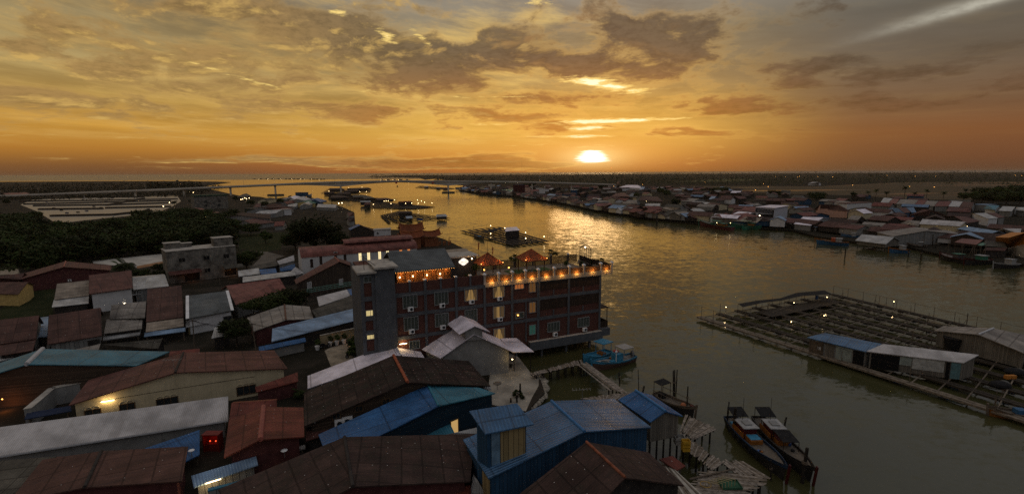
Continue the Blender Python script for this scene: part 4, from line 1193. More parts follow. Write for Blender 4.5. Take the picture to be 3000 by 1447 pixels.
# ------------------------------------------------------------------ near roofs, from the water inland
Wd = W_; Rd = R_
TERRACAP = plain('orange_ridge_tiles', (0.30, 0.085, 0.04), 0.7, 0.3); GREYCAP = plain('grey_ridge_flashing', (0.16, 0.15, 0.13), 0.6, 0.3); DKCAP = plain('dark_ridge_tiles', (0.035, 0.03, 0.027), 0.8, 0.3)
BLUECAP = plain('blue_ridge_flashing', (0.04, 0.14, 0.30), 0.5, 0.15); REDCAP = plain('red_ridge_flashing', (0.25, 0.08, 0.06), 0.6, 0.15); PALECAP = plain('pale_ridge_flashing', (0.4, 0.4, 0.4), 0.6, 0.15)
# big blue shed with its loft
shed = gableP('large blue metal shed with a ridged roof and a raised loft beside the boardwalk', y3, (1050, 825), (830, 622), (412, 1135), (1493, 795), 5.6, 1.2, Wd['blue'], Rd['blue'], Lf=(243, 880), Rf=(1248, 607), cap=BLUECAP, name='shed', cat='shed', over=.3)
i = root_info[shed]
q = [onplane(y3(*p), i['tops'][0], i['tops'][2]) for p in ()]
def loft():
    # raised on the left slope of the shed
    C_, D_ = G(*y3(712, 775), 9.2), G(*y3(388, 840), 9.2); A_, B_ = G(*y3(283, 688), 10.4), G(*y3(600, 637), 10.4)
    t = mono('blue roofed loft standing on the large blue shed with tan front boards', [A_, B_, C_, D_], 3.5, Wd['blue'], Rd['blue'], name='loft', cat='loft', over=.45)
    ins = root_info[t]['ins']; a, b = ins[3], ins[2]; n = -flat(ZUP.cross(b - a)).normalized()
    if n.dot(flat(CAMP - a)) < 0: n = -n
    p0 = lerp(a, b, .33); p1 = lerp(a, b, .97); m = MB(); m.hexa([p + ZUP * z for z, ps in ((4.2 - a.z, (p0 + n * .02, p1 + n * .02, p1 + n * .07, p0 + n * .07)), (-.12, (p0 + n * .02, p1 + n * .02, p1 + n * .07, p0 + n * .07))) for p in ps])
    m.build('tan_panel', Wd['tan'], t)
    p0 = lerp(a, b, .1); p1 = lerp(a, b, .31); m = MB(); m.hexa([p + ZUP * z for z, ps in ((4.2 - a.z, (p0 + n * .02, p1 + n * .02, p1 + n * .06, p0 + n * .06)), (-.12, (p0 + n * .02, p1 + n * .02, p1 + n * .06, p0 + n * .06))) for p in ps])
    m.build('door', plain('pale_blue_door', (.12, .2, .27), .7, .3), t)
loft()
a, b = i['tops'][0], i['tops'][5]; n = flat(ZUP.cross(b - a)).normalized()
if n.dot(flat(CAMP - a)) < 0: n = -n
m = MB(); p0, p1 = lerp(a, b, .02), lerp(a, b, .45); m.hexa([p0 + n * .01 - ZUP * 4.2, p1 + n * .01 - ZUP * 4.2, p1 + n * .06 - ZUP * 4.2, p0 + n * .06 - ZUP * 4.2, p0 + n * .01 - ZUP * .5, p1 + n * .01 - ZUP * .5, p1 + n * .06 - ZUP * .5, p0 + n * .06 - ZUP * .5])
m.build('tan_panel', Wd['tan'], shed)
hut_b = gableP('small blue gabled hut with grey board walls at the end of the blue shed', y3, (1590, 690), (1390, 552), (1487, 762), (1706, 722), 5.2, 2.6, Wd['gboard'], Rd['blue2'], cap=BLUECAP, name='hut', cat='hut', Lf=(1272, 612), over=.35)
tp = root_info[hut_b]['tops']
for k in range(5):
    for u, v in ((0, 2), (5, 3)):
        w_ = lerp(tp[u], tp[v], k / 4); MB().tube((w_.x, w_.y, -.6), (w_.x, w_.y, 2.65), .11, .1, 6).build('pile', DPOLE, hut_b)
# brown gable at the lower right
gableP('dark brown gabled roof with a rusty ridge at the bottom edge beside the boardwalk', y3, (1320, 1130), (1062, 893), (890, 1590), (1712, 1182), 5.0, 1.2, Wd['dark'], Rd['dark'], Rf=(1475, 962), Lf=(610, 1245), cap=plain('rusty_ridge', (.22, .075, .04), .8, .4), capr=.12)
gableP('big dark brown roof with mossy ridge tiles along the bottom of the village', y2, (1020, 1182), (955, 795), (225, 1585), (1937, 1140), 4.4, 1.2, Wd['maroon'], Rd['dark'], Lf=(-30, 1205), Rf=(1966, 772), cap=DKCAP, over=.6)
blueh = gableP('blue and teal gabled house with navy board walls in the middle of the near roofs', y2, (1690, 553), (1605, 390), (835, 985), (2131, 455), 4.6, 1.2, Wd['navy'], Rd['blue2'], Lf=(752, 776), Rf=(2006, 412), roof2=Rd['teal'], cap=plain('teal_ridge', (.035, .16, .22), .5, .1))
monoP('low teal awning with a grey edge under the navy gable', y2, [(1365, 788), (1772, 678), (1815, 768), (1500, 860)], 3.0, 2.5, 1.0, None, Rd['teal'], posts=True, name='awning', cat='awning')
c0, c1 = root_info[blueh]['tops'][0], root_info[blueh]['tops'][2]
p = onplane(y2(1812, 718), c0, c1); wo = window_on(blueh, c0, c1, p, 1.0, 1.7, plain('brown_frame', (.1, .06, .03), .7, .2), emit('dim_lit_doorway', (1, .62, .22), .38), name='doorway', bars=0)
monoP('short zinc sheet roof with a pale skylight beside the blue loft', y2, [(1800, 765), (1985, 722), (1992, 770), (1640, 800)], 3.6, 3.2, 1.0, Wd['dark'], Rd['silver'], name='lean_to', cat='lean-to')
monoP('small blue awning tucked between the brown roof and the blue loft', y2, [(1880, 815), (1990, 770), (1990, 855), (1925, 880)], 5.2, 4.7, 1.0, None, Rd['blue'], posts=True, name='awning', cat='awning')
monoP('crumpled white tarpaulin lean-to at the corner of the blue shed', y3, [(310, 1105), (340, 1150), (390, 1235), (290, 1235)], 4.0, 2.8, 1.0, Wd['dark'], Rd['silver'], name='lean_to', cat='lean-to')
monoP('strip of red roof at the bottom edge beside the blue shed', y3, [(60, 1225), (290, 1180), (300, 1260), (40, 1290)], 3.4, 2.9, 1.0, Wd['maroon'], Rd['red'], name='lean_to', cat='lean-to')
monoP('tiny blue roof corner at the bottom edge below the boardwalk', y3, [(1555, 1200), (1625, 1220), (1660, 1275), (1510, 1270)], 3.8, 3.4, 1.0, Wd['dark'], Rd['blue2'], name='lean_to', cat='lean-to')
monoP('small rusty red sheet roof over the black water beside the boardwalk', y4, [(225, 955), (335, 928), (440, 1010), (370, 1045)], 3.0, 2.4, 1.2, None, Rd['red'], posts=True, name='awning', cat='awning')
# mossy brown gable with orange ridge
mossy = gableP('mossy dark gabled roof with orange ridge tiles and white bolt specks', y2, (1448, 370), (1338, 160), (643, 712), (2093, 398), 4.4, 1.1, Wd['hwood'], Rd['mossy'], Lf=(640, 450), Rf=(1925, 205), cap=TERRACAP, over=.7, capr=.2)
c0, c1 = root_info[mossy]['tops'][0], root_info[mossy]['tops'][2]
for X, Y in ((1278, 520), (1068, 575), (892, 635)): window_on(mossy, c0, c1, onplane(y2(X, Y), c0, c1), .8, .6, plain('brown_frame', (.1, .06, .03), .7, .2), GLASS)
def acbox(label, p, s=1.0):
    t = thing('air_conditioner', label, 'air conditioner', tuple(p)); d = flat(CAMP - p).normalized(); a = math.atan2(d.y, d.x) + 1.5708
    MB().box(p + ZUP * .35 * s, (.95 * s, .4 * s, .7 * s), a).build('casing', WHITE, t)
    c = p + ZUP * .35 * s + d * .2 * s; MB().tube(c, c + d * .02, .26 * s, .26 * s, 14).build('fan_grille', GLASS, t)
monoP('patched maroon and rusty lean-to under the air conditioners', y2, [(655, 722), (1000, 650), (1008, 715), (655, 825)], 3.4, 2.9, 1.0, Wd['dark'], Rd['maroon'], name='lean_to', cat='lean-to')
acbox('upper white air conditioner on the lean-to below the mossy roof', G(*y2(980, 695), 3.3), 1.2); acbox('lower white air conditioner on the lean-to below the mossy roof', G(*y2(918, 712), 3.3), 1.1)
monoP('narrow zinc strip roof behind the teal slope', y2, [(1750, 385), (2090, 400), (2100, 425), (1750, 412)], 3.9, 3.6, 1.0, Wd['dark'], Rd['silver'], name='lean_to', cat='lean-to')
# white metal roofs in front of the hotel
lanta = gableP('white metal gabled house with a raised ridge vent and grey rendered gable', z3, (1180, 905), (1050, 800), (880, 1117), (1523, 1060), 4.6, 1.0, Wd['grey'], Rd['white'], Lf=(690, 1025), Rf=(1400, 942), over=.5, th=.1)
gi = root_info[lanta]
N_, F_ = gi['N'], gi['F']; top = 1.15
def vent():
    d = (F_ - N_); acr = flat(gi['R0'] - gi['L0']).normalized(); a = N_ + d * -.04; b = N_ + d * .98
    t = thing('ridge_vent', 'raised white vent roof along the ridge of the white metal house', 'roof vent', tuple(lerp(a, b, .5)))
    m = MB(); h0 = 1.35; w = 2.35; m.slab([a - acr * w + ZUP * .25, a + ZUP * h0, b + ZUP * h0, b - acr * w + ZUP * .25], .08); m.slab([a + ZUP * h0, a + acr * w + ZUP * .25, b + acr * w + ZUP * .25, b + ZUP * h0], .08); m.build('roof', Rd['white'], t)
    w2 = 1.3; m = MB(); a2, b2 = lerp(a, b, .06), lerp(a, b, .94); m.hexa([a2 - acr * w2 - ZUP * 1.0, a2 + acr * w2 - ZUP * 1.0, b2 + acr * w2 - ZUP * 1.0, b2 - acr * w2 - ZUP * 1.0, a2 - acr * w2 + ZUP * .6, a2 + acr * w2 + ZUP * .6, b2 + acr * w2 + ZUP * .6, b2 - acr * w2 + ZUP * .6])
    m.face([a2 - acr * w2 + ZUP * .6, a2 + acr * w2 + ZUP * .6, a2 + ZUP * 1.2]); m.build('wall', Wd['grey'], t)
vent()
monoP('flat white lean-to canopy on posts at the end of the white metal house', z3, [(1410, 942), (1555, 938), (1708, 1058), (1520, 1062)], 4.6, 4.3, 1.0, None, Rd['white'], posts=True, post_m=DPOLE, name='canopy', cat='canopy')
c0, c1 = G(*z3(468, 985), 6.0), None
gableP('long low white metal roof running from the courtyard to the hotel', y2, (1400, 166), (1340, 65), (668, 418), (1583, 186), 4.2, 1.0, Wd['grey'], Rd['white'], Lf=(668, 320), Rf=(1530, 98), over=.3, th=.1, cap=plain('white_ridge', (.5, .48, .5), .5, .1))
# cream house
cream = gableP('cream plastered house with a long brown sheet roof and arched windows', y1, (1365, 295), (1430, 140), (535, 549), (2241, 262), 4.4, 1.0, Wd['cream'], Rd['maroon'], Lf=(690, 353), Rf=(2136, 121), cap=DKCAP, over=.45)
c0, c1 = root_info[cream]['tops'][0], root_info[cream]['tops'][2]
BRF = plain('brown_frame', (.1, .06, .03), .7, .2)
for X, Y, nn in ((725, 612, 2), (993, 565, 2), (1305, 520, 3), (1920, 425, 3)):
    p = onplane(y1(X, Y), c0, c1); u = flat(c1 - c0).normalized(); n = -HV
    w_ = .75 * nn; o = window_on(cream, c0, c1, p - ZUP * .1, w_, 1.15, BRF, GLASS, bars=nn - 1)
    n = u.cross(ZUP); n = n if n.dot(CAMP - p) > 0 else -n; ar = MB()
    for k in range(nn):
        cx = p + u * (-.75 * nn / 2 + .75 * (k + .5)) + n * .06 + ZUP * .55; ar.path([cx + u * .36 * math.cos(t * math.pi / 6) + ZUP * .36 * math.sin(t * math.pi / 6) for t in range(7)], .07, 5)
    ar.build('arch_moulding', Wd['cream'], o)
p = onplane(y1(790, 521), c0, c1); p2 = onplane(y1(890, 505), c0, c1); n = flat(c1 - c0).normalized().cross(ZUP); n = n if n.dot(CAMP - p) > 0 else -n
tube('bright tube light on the cream wall under the brown eaves', p + n * .12, p2 + n * .12, 60, 2, off=n * .35)
p = onplane(y1(1960, 300), c0, c1)
m = MB(); m.path([onplane(y1(900, 497), c0, c1) + n * .03, onplane(y1(1370, 420), c0, c1) + n * .03, onplane(y1(1985, 325), c0, c1) + n * .03], .03, 4); m.build('cable', DPOLE, cream)
monoP('maroon awning over the dark doorway on the cream house', y2, [(258, 408), (590, 292), (595, 362), (268, 447)], 3.6, 3.1, 1.0, Wd['maroon'], Rd['red'], name='awning', cat='awning', over=.25)
# blue and brown hall on the left
gableP('wide steel blue gabled hall with brown clapboard front on the left edge', y1, (207, 230), (333, 110), (-170, 345), (1062, 241), 5.4, 1.0, Wd['hwood'], Rd['teal'], Lf=(-60, 238), Rf=(1322, 131), cap=PALECAP, capr=.3, over=.35, name='hall', cat='hall')
monoP('dull red strip roof between the blue hall and the brown roof', y1, [(1325, 128), (1555, 108), (1556, 135), (1315, 168)], 4.4, 4.1, 1.0, Wd['dark'], Rd['red'], name='lean_to', cat='lean-to')
longw = monoP('very long pale corrugated shed roof sloping across the lower left', y1, [(-60, 727), (1778, 479), (1778, 663), (-60, 952)], 4.6, 3.3, 1.0, Wd['grey'], Rd['pale'], name='shed', cat='shed', over=.5)
tl = root_info[longw]['q']; m = MB(); m.beam(tl[3] - ZUP * .12, tl[2] - ZUP * .12, .14, .16); m.build('gutter', PALECAP, root_info[longw]['roof'])
monoP('small bright blue lean-to beside the red shrine alcove', y1, [(1120, 887), (1555, 741), (1555, 932), (1400, 1010)], 3.1, 2.3, 1.0, None, Rd['blue2'], posts=True, name='lean_to', cat='lean-to')
gableP('dark red brown gabled roof at the lower left corner', y1, (660, 1187), (790, 905), (60, 1310), (1417, 1138), 4.6, 1.0, Wd['maroon'], Rd['brown'], Lf=(330, 972), Rf=(1466, 869), cap=DKCAP, over=.5)
monoP('greenish grey weathered roof in the bottom left corner', y1, [(-80, 985), (438, 948), (120, 1230), (-80, 1290)], 4.4, 3.9, 1.0, Wd['dark'], Rd['olive'], name='lean_to', cat='lean-to')
monoP('patched red strip roof behind the bottom left gable', y1, [(440, 950), (720, 935), (700, 985), (400, 1035)], 4.6, 4.4, 1.0, Wd['dark'], Rd['maroon'], name='lean_to', cat='lean-to')
# red twin roofs
gableP('bright rust red gabled roof with a paler ridge strip', y2, (300, 816), (325, 560), (15, 957), (643, 793), 4.4, 1.0, Wd['maroon'], Rd['red'], Lf=(55, 665), Rf=(636, 566), cap=REDCAP, capr=.28, over=.6)
slopeP('rust red roof just behind the ridge strip gable', y2, [(75, 532), (426, 508), (430, 575), (58, 662)], 4.2, 4.9, 1.0, Wd['maroon'], Rd['red'])
monoP('patchwork of blue, teal and clear sheets with a lit tube below', y1, [(1490, 1098), (1995, 945), (2010, 1010), (1510, 1188)], 3.4, 2.9, 1.0, Wd['zinc'], Rd['sky'], name='awning', cat='awning')
a, b = G(*y1(1604, 1158), 2.9), G(*y1(1722, 1121), 2.9); tube('tube light glowing below the patchwork awning', a, b, 55, 2, off=(V3((0, -.5, -.15))))
monoP('long teal edged gutter roof behind the bottom brown roof', y2, [(-110, 1195), (280, 1098), (282, 1110), (-110, 1215)], 4.2, 4.1, 1.0, Wd['zinc'], Rd['teal'], name='lean_to', cat='lean-to', over=.02)
monoP('strip of clear and tan sheets below the maroon wall', y2, [(320, 935), (650, 855), (650, 885), (320, 945)], 2.6, 2.4, 1.0, None, Rd['grey'], posts=True, name='awning', cat='awning')
# red shrine alcove
sh = G(*y1(1655, 910), 1.0); al = thing('shrine_alcove', 'red lit shrine alcove between the blue lean-to and the red roofs', 'shrine', tuple(sh))
m = MB(); m.box(sh + V3((0, .7, 1.0)), (1.7, .15, 2.0)); m.box(sh + V3((-.85, .3, 1.0)), (.12, .9, 2.0)); m.box(sh + V3((.85, .3, 1.0)), (.12, .9, 2.0)); m.box(sh + V3((0, .3, 2.05)), (1.9, 1.0, .12)); m.box(sh + V3((0, .35, .45)), (1.5, .6, .9)); m.build('cabinet', plain('red_lacquer', (.14, .014, .01), .5, .2), al)
for k in (-.3, .35): MB().ball(sh + V3((k, .25, 1.15)), .09, 8, 6).build('red_lamp', emit('red_glow', (1, .10, .03), 1.2), al)
ptlight(sh + V3((0, .1, 1.5)), 5, (1, .07, .02), .2)
# ------------------------------------------------------------------ the rows of houses further left
def two(label, q, lo, ze, zr, roof, roof2, wall=None, rows_label=None):
    slopeP(label, z6, q, ze, zr, 1.0, wall or Wd['zinc'], roof)
    if lo: monoP(rows_label, z6, lo, ze - .15, ze - .9, 1.0, Wd['dark'], roof2, name='lean_to', cat='lean-to', posts=False)
gableP('maroon roofed hall with white lower wall near the palms', z6, (580, 130), (598, 78), (183, 243), (1010, 160), 4.6, 1.0, Wd['maroon'], Rd['maroon'], Lf=(225, 185), Rf=(1013, 116), cap=REDCAP, name='hall', cat='hall', over=.5)
a, b = G(*z6(190, 345), 1.0), G(*z6(970, 265), 1.0)
wl = thing('boundary_wall', 'white plastered lower wall below the maroon gable hall', 'wall', tuple(lerp(a, b, .5))); m = MB(); off = V3((0, .4, 0)); m.hexa([a, b, b + off, a + off, a + ZUP * 2.9, b + ZUP * 2.9, b + off + ZUP * 2.9, a + off + ZUP * 2.9]); m.build('panel', Wd['white'], wl)
for X, Y in ((520, 290),): window_on(wl, a, b, onplane(z6(X, Y), a, b), 2.2, .9, GREYCAP, GLASS, bars=2)
acbox('small condenser on the white wall below the maroon gable', G(*z6(635, 262), 2.6), .8)
slopeP('plain brown sheet roof at the far left of the row', z6, [(-90, 225), (225, 182), (185, 244), (-90, 262)], 4.4, 5.6, 1.0, Wd['maroon'], Rd['brown'])
slopeP('brown roofed yellow walled cottage at the left edge', z6, [(-90, 268), (257, 266), (165, 378), (-90, 372)], 4.0, 5.8, 1.0, Wd['yellow'], Rd['brown'])
monoP('little pale blue canopy on the yellow cottage', z6, [(60, 388), (165, 378), (165, 402), (55, 412)], 3.2, 2.9, 1.0, None, Rd['sky'], posts=True, name='canopy', cat='canopy')
two('grey beige two tier roof beside the grassy plot', [(518, 283), (808, 250), (808, 388), (494, 425)], [(490, 426), (808, 391), (805, 460), (472, 495)], 4.1, 6.4, Rd['tan'], Rd['silver'], rows_label='pale striped lower canopy of the grey beige house')
two('tall brown sheet roof over a grey upper storey with dark windows', [(808, 205), (1195, 160), (1208, 322), (812, 376)], None, 5.6, 8.0, Rd['maroon'], None, Wd['white'])
slopeP('clean zinc sheet roof left of the bare concrete block', z6, [(1205, 225), (1500, 200), (1535, 302), (1212, 337)], 4.2, 5.6, 1.0, Wd['zinc'], Rd['silver'])
monoP('narrow zinc canopy in front of the clean zinc roof', z6, [(1200, 345), (1338, 325), (1335, 366), (1195, 388)], 3.4, 2.9, 1.0, None, Rd['silver'], posts=True, name='canopy', cat='canopy')
two('leftmost dark brown row roof above the blue hall', [(-20, 612), (355, 570), (330, 780), (-20, 832)], [(-20, 834), (330, 782), (300, 886), (-20, 938)], 4.4, 7.2, Rd['brown'], Rd['brown'], rows_label='lower brown tier of the leftmost row roof')
monoP('pale strip canopy at the foot of the leftmost row roof', z6, [(-20, 940), (302, 888), (290, 912), (-20, 990)], 3.1, 2.7, 1.0, Wd['dark'], Rd['silver'], name='canopy', cat='canopy')
two('wide dark brown row roof with white sheet foot', [(445, 568), (915, 500), (928, 752), (430, 832)], [(430, 833), (928, 757), (926, 792), (425, 869)], 4.2, 7.4, Rd['brown'], Rd['silver'], rows_label='white sheet foot canopy of the wide dark brown roof')
monoP('grey blue sheet gap roof between two brown row roofs', z6, [(365, 590), (440, 580), (430, 760), (340, 770)], 4.2, 3.6, 1.0, Wd['dark'], Rd['sky'], name='lean_to', cat='lean-to')
two('grey weathered two tier row roof', [(1015, 475), (1330, 440), (1318, 592), (995, 602)], [(970, 606), (1300, 563), (1290, 690), (945, 736)], 4.6, 6.8, Rd['grey'], Rd['grey'], rows_label='lower grey tier of the weathered row roof')
monoP('striped white canopy below the weathered grey tiers', z6, [(945, 737), (1285, 692), (1272, 745), (938, 797)], 3.3, 2.8, 1.0, None, Rd['silver'], posts=True, name='canopy', cat='canopy')
two('dark maroon row roof with a small roof hatch', [(1340, 330), (1650, 298), (1670, 582), (1330, 627)], [(1335, 628), (1668, 583), (1672, 667), (1325, 722)], 4.4, 8.0, Rd['brown'], Rd['tan'], rows_label='tan patched lower tier of the dark maroon row roof')
monoP('blue and white striped canopy below the tan tier', z6, [(1318, 725), (1685, 680), (1688, 712), (1310, 762)], 3.4, 2.9, 1.0, None, Rd['sky'], posts=True, name='canopy', cat='canopy')
green = slopeP('grey tiled house with white verge boards', z6, [(1690, 394), (2080, 345), (2128, 522), (1690, 602)], 4.4, 7.0, 1.0, Wd['white'], Rd['steel'], over=.5)
gq = root_info[green]; rfo = gq['roof']
for e0, e1 in ((gq['N'], gq['L0']), (gq['F'], gq['Lf'])):
    m = MB(); dd = (gq['F'] - gq['N']).normalized() * (.55 if e0 is gq['N'] else -.55); up = ZUP * .06
    m.slab([e0 + up, e1 + up, e1 + dd + up, e0 + dd + up], .1); m.build('verge_board', WHITE, rfo)
c0, c1 = gq['tops'][0], gq['tops'][5]
window_on(green, c0, c1, onplane(z6(2072, 608), c0, c1), 1.5, 1.4, GREYCAP, GLASS)
monoP('grey lean-to canopy on the white verge house', z6, [(1690, 617), (1903, 592), (1905, 637), (1690, 678)], 3.3, 2.7, 1.0, Wd['tan'], Rd['silver'], name='lean_to', cat='lean-to')
slopeP('pinkish red sheet roof with a pale patch behind the dark tree', z7, [(505, 300), (990, 232), (1050, 330), (590, 472)], 4.2, 6.4, 1.0, Wd['zinc'], Rd['pink'])
gableP('grey beige gabled roof between the two dark trees', z7, (1048, 610), (1035, 472), (757, 713), (1300, 600), 4.0, 1.0, Wd['maroon'], Rd['grey'], Lf=(695, 590), Rf=(1262, 490), cap=plain('rust_ridge', (.12, .06, .04), .8, .3))
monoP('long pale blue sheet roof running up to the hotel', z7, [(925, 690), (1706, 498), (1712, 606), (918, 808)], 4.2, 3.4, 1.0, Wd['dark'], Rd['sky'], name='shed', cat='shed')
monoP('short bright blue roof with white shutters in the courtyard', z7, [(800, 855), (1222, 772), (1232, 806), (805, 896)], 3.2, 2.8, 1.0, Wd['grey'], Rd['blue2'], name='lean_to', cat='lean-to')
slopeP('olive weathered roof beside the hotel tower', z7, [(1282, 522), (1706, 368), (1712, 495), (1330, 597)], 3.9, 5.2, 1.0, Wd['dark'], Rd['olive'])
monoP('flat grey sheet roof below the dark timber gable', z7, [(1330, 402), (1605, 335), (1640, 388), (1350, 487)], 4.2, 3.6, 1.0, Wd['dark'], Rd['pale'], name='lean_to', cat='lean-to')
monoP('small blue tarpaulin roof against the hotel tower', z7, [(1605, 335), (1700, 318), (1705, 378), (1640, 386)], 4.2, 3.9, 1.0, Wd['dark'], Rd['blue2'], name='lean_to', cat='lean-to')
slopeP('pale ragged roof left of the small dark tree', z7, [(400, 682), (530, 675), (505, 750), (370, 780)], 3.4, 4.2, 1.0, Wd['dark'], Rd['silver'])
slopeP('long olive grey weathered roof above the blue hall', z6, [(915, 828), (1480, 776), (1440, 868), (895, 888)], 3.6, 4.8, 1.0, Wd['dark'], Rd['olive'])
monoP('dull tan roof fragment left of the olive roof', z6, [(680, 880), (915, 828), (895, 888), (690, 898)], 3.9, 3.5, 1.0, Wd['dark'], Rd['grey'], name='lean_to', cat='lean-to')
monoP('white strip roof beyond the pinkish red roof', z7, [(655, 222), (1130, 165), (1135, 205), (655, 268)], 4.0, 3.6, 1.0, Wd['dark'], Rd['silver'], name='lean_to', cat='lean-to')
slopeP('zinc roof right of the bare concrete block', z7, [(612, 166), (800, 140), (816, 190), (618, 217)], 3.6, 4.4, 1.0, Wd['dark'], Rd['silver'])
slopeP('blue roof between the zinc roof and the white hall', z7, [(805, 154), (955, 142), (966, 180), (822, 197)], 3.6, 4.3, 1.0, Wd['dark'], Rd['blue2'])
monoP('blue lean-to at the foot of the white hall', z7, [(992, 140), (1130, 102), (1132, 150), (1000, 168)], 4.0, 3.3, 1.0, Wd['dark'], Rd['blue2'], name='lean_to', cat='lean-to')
monoP('grey sheet roof and shade leaning on the white hall corner', z2, [(345, 885), (500, 830), (505, 880), (370, 915)], 4.4, 3.6, 1.0, Wd['grey'], Rd['pale'], name='lean_to', cat='lean-to')
monoP('olive brown low roof by the grey road', z2, [(90, 935), (330, 885), (370, 920), (130, 965)], 3.8, 3.2, 1.0, Wd['dark'], Rd['olive'], name='lean_to', cat='lean-to')
monoP('triangular pale lean-to below the white hall end', z2, [(475, 975), (515, 935), (590, 990), (515, 1015)], 4.0, 3.0, 1.0, Wd['grey'], Rd['pale'], name='lean_to', cat='lean-to')
dw = gableP('dark timber gabled house with white barred windows', z2, (915, 890), (872, 848), (520, 1092), (1085, 948), 5.4, 1.0, Wd['wood'], Rd['maroon'], Lf=(505, 1055), Rf=(1050, 905), cap=REDCAP, over=.5)
c0, c1 = root_info[dw]['tops'][0], root_info[dw]['tops'][2]
for X, Y in ((640, 1105), (928, 1075)): window_on(dw, c0, c1, onplane(z2(X, Y), c0, c1), 1.2, 1.5, WHITE, plain('pale_glass', (.2, .2, .2), .4, .2), bars=3)
gf = thing('trellis_fence', 'pale green metal trellis below the dark timber gable', 'fence', tuple(G(*z2(850, 1150), 3.0))); a, b = G(*z2(620, 1170), 3.2), G(*z2(1075, 1095), 3.2)
m = MB()
for z in (0, .45, .9): m.beam(a + ZUP * z, b + ZUP * z, .1, .1)
for k in range(14): q = lerp(a, b, k / 13); m.beam(q - ZUP * .2, q + ZUP * 1.0, .07, .07)
m.build('bars', plain('pale_green_metal', (.12, .25, .2), .6, .2), gf)
for k in range(5): q = lerp(a, b, k / 4); MB().beam((q.x, q.y, 1), q, .1, .1).build('post', POLE, gf)
# bare concrete block
zb = 1.0; rt = None
a, b = G(*z1(1540, 1095), zb), G(*z1(2165, 1015), zb)
ht = upon(z1(1512, 800), a); back = flat(ZUP.cross(b - a)).normalized()
if back.y < 0: back = -back
cb = thing('concrete_block', 'bare stained three storey concrete block with paired windows', 'building', tuple(lerp(a, b, .5) + back * 4)); hgt = (upon(z1(1512, 800), a) + upon(z1(2140, 748), b)) / 2
D = 8.5
m = MB(); m.prism([(q.x, q.y) for q in (a, b, b + back * D, a + back * D)], zb, hgt); m.build('wall', Wd['conc'], cb)
m = MB(); u = (b - a).normalized(); m.prism([(q.x, q.y) for q in (a - u * .1 - back * .1, b + u * .1 - back * .1, b + u * .1 + back * (D + .1), a - u * .1 + back * (D + .1))], hgt, hgt + .12); m.build('roof_slab', CONC, cb)
for t0, t1, v0, v1, h in ((.70, .985, 1.5, 5.5, 2.5), (.03, .25, 5.5, 8.4, 1.7), (.25, .42, 6.5, 8.4, 1.2)):
    p0, p1 = lerp(a, b, t0), lerp(a, b, t1); m = MB(); m.prism([(q.x, q.y) for q in (p0 + back * v0, p1 + back * v0, p1 + back * v1, p0 + back * v1)], hgt + .12, hgt + h); o = m.build('roof_hut', Wd['conc'], cb)
    m = MB(); m.prism([(q.x, q.y) for q in (p0 + back * (v0 - .2) - u * .2, p1 + back * (v0 - .2) + u * .2, p1 + back * (v1 + .2) + u * .2, p0 + back * (v1 + .2) - u * .2)], hgt + h, hgt + h + .15); m.build('roof_slab', CONC, o)
for X, Y in ((1655, 875), (1880, 855), (2057, 838), (1668, 992), (1887, 968), (2068, 950)): window_on(cb, a, b, onplane(z1(X, Y), a, b), 1.5, 1.15, Wd['conc'], plain('painted_dark_interior', (.008, .008, .008), .9, .1), bars=1)  # unlit rooms behind bare windows painted as near-black panes
for t0, t1, mm, w2 in ((.0, .45, Rd['maroon'], 2.2), (.78, 1.08, Rd['olive'], 2.0)):
    p0, p1 = lerp(a, b, t0), lerp(a, b, t1); m = MB(); m.slab([p0 - back * w2 + ZUP * 2.9, p1 - back * w2 + ZUP * 2.9, p1 - back * .02 + ZUP * 3.6, p0 - back * .02 + ZUP * 3.6], .12); m.build('awning', mm, cb)
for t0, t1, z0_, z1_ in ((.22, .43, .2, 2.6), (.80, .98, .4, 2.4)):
    p0, p1 = lerp(a, b, t0) - back * .02, lerp(a, b, t1) - back * .02; m = MB(); m.face([p0 + ZUP * z0_, p1 + ZUP * z0_, p1 + ZUP * z1_, p0 + ZUP * z1_]); m.build('dark_front_panel', plain('painted_dark_interior', (.008, .008, .008), .9, .1), cb)  # black sheets on the wall paint the shade inside the ground floor
q = onplane(z1(1880, 1062), a, b) - back * .5; lampthing('small orange lamp at the foot of the concrete block', q, 'lamp', BULBO, .12, energy=60, col=(1, .36, .08)); ptlight(lerp(a, b, .32) - back * 1.6 + ZUP * 1.6, 30, (1, .3, .06)); ptlight(lerp(a, b, .9) - back * 1.4 + ZUP * 1.6, 30, (1, .36, .08))
# white hall with a curved red roof
hz_ = 7.0
A_, B_ = G(*z2(562, 857), hz_), G(*z2(1625, 770), hz_); bk = flat(ZUP.cross(B_ - A_)).normalized(); bk = bk if bk.y > 0 else -bk
wd = 9.0
hall = thing('white_hall', 'white hall with a curved faded red roof and tall lit windows', 'hall', tuple(lerp(A_, B_, .5) + bk * 4 - ZUP * (hz_ - 1)))
m = MB(); prof = [(wd / 2 * (1 - math.cos(t * math.pi / 10)) , 2.6 * math.sin(t * math.pi / 10)) for t in range(11)]
for (v0, h0), (v1, h1) in zip(prof, prof[1:]): m.face([A_ + bk * v0 + ZUP * h0, B_ + bk * v0 + ZUP * h0, B_ + bk * v1 + ZUP * h1, A_ + bk * v1 + ZUP * h1])
m.build('roof', Rd['pink'], hall)
m = MB(); u = (B_ - A_).normalized(); a0, b0 = A_ + u * .2 + bk * .2, B_ - u * .2 + bk * .2; gnd = ZUP * (hz_ - 1)
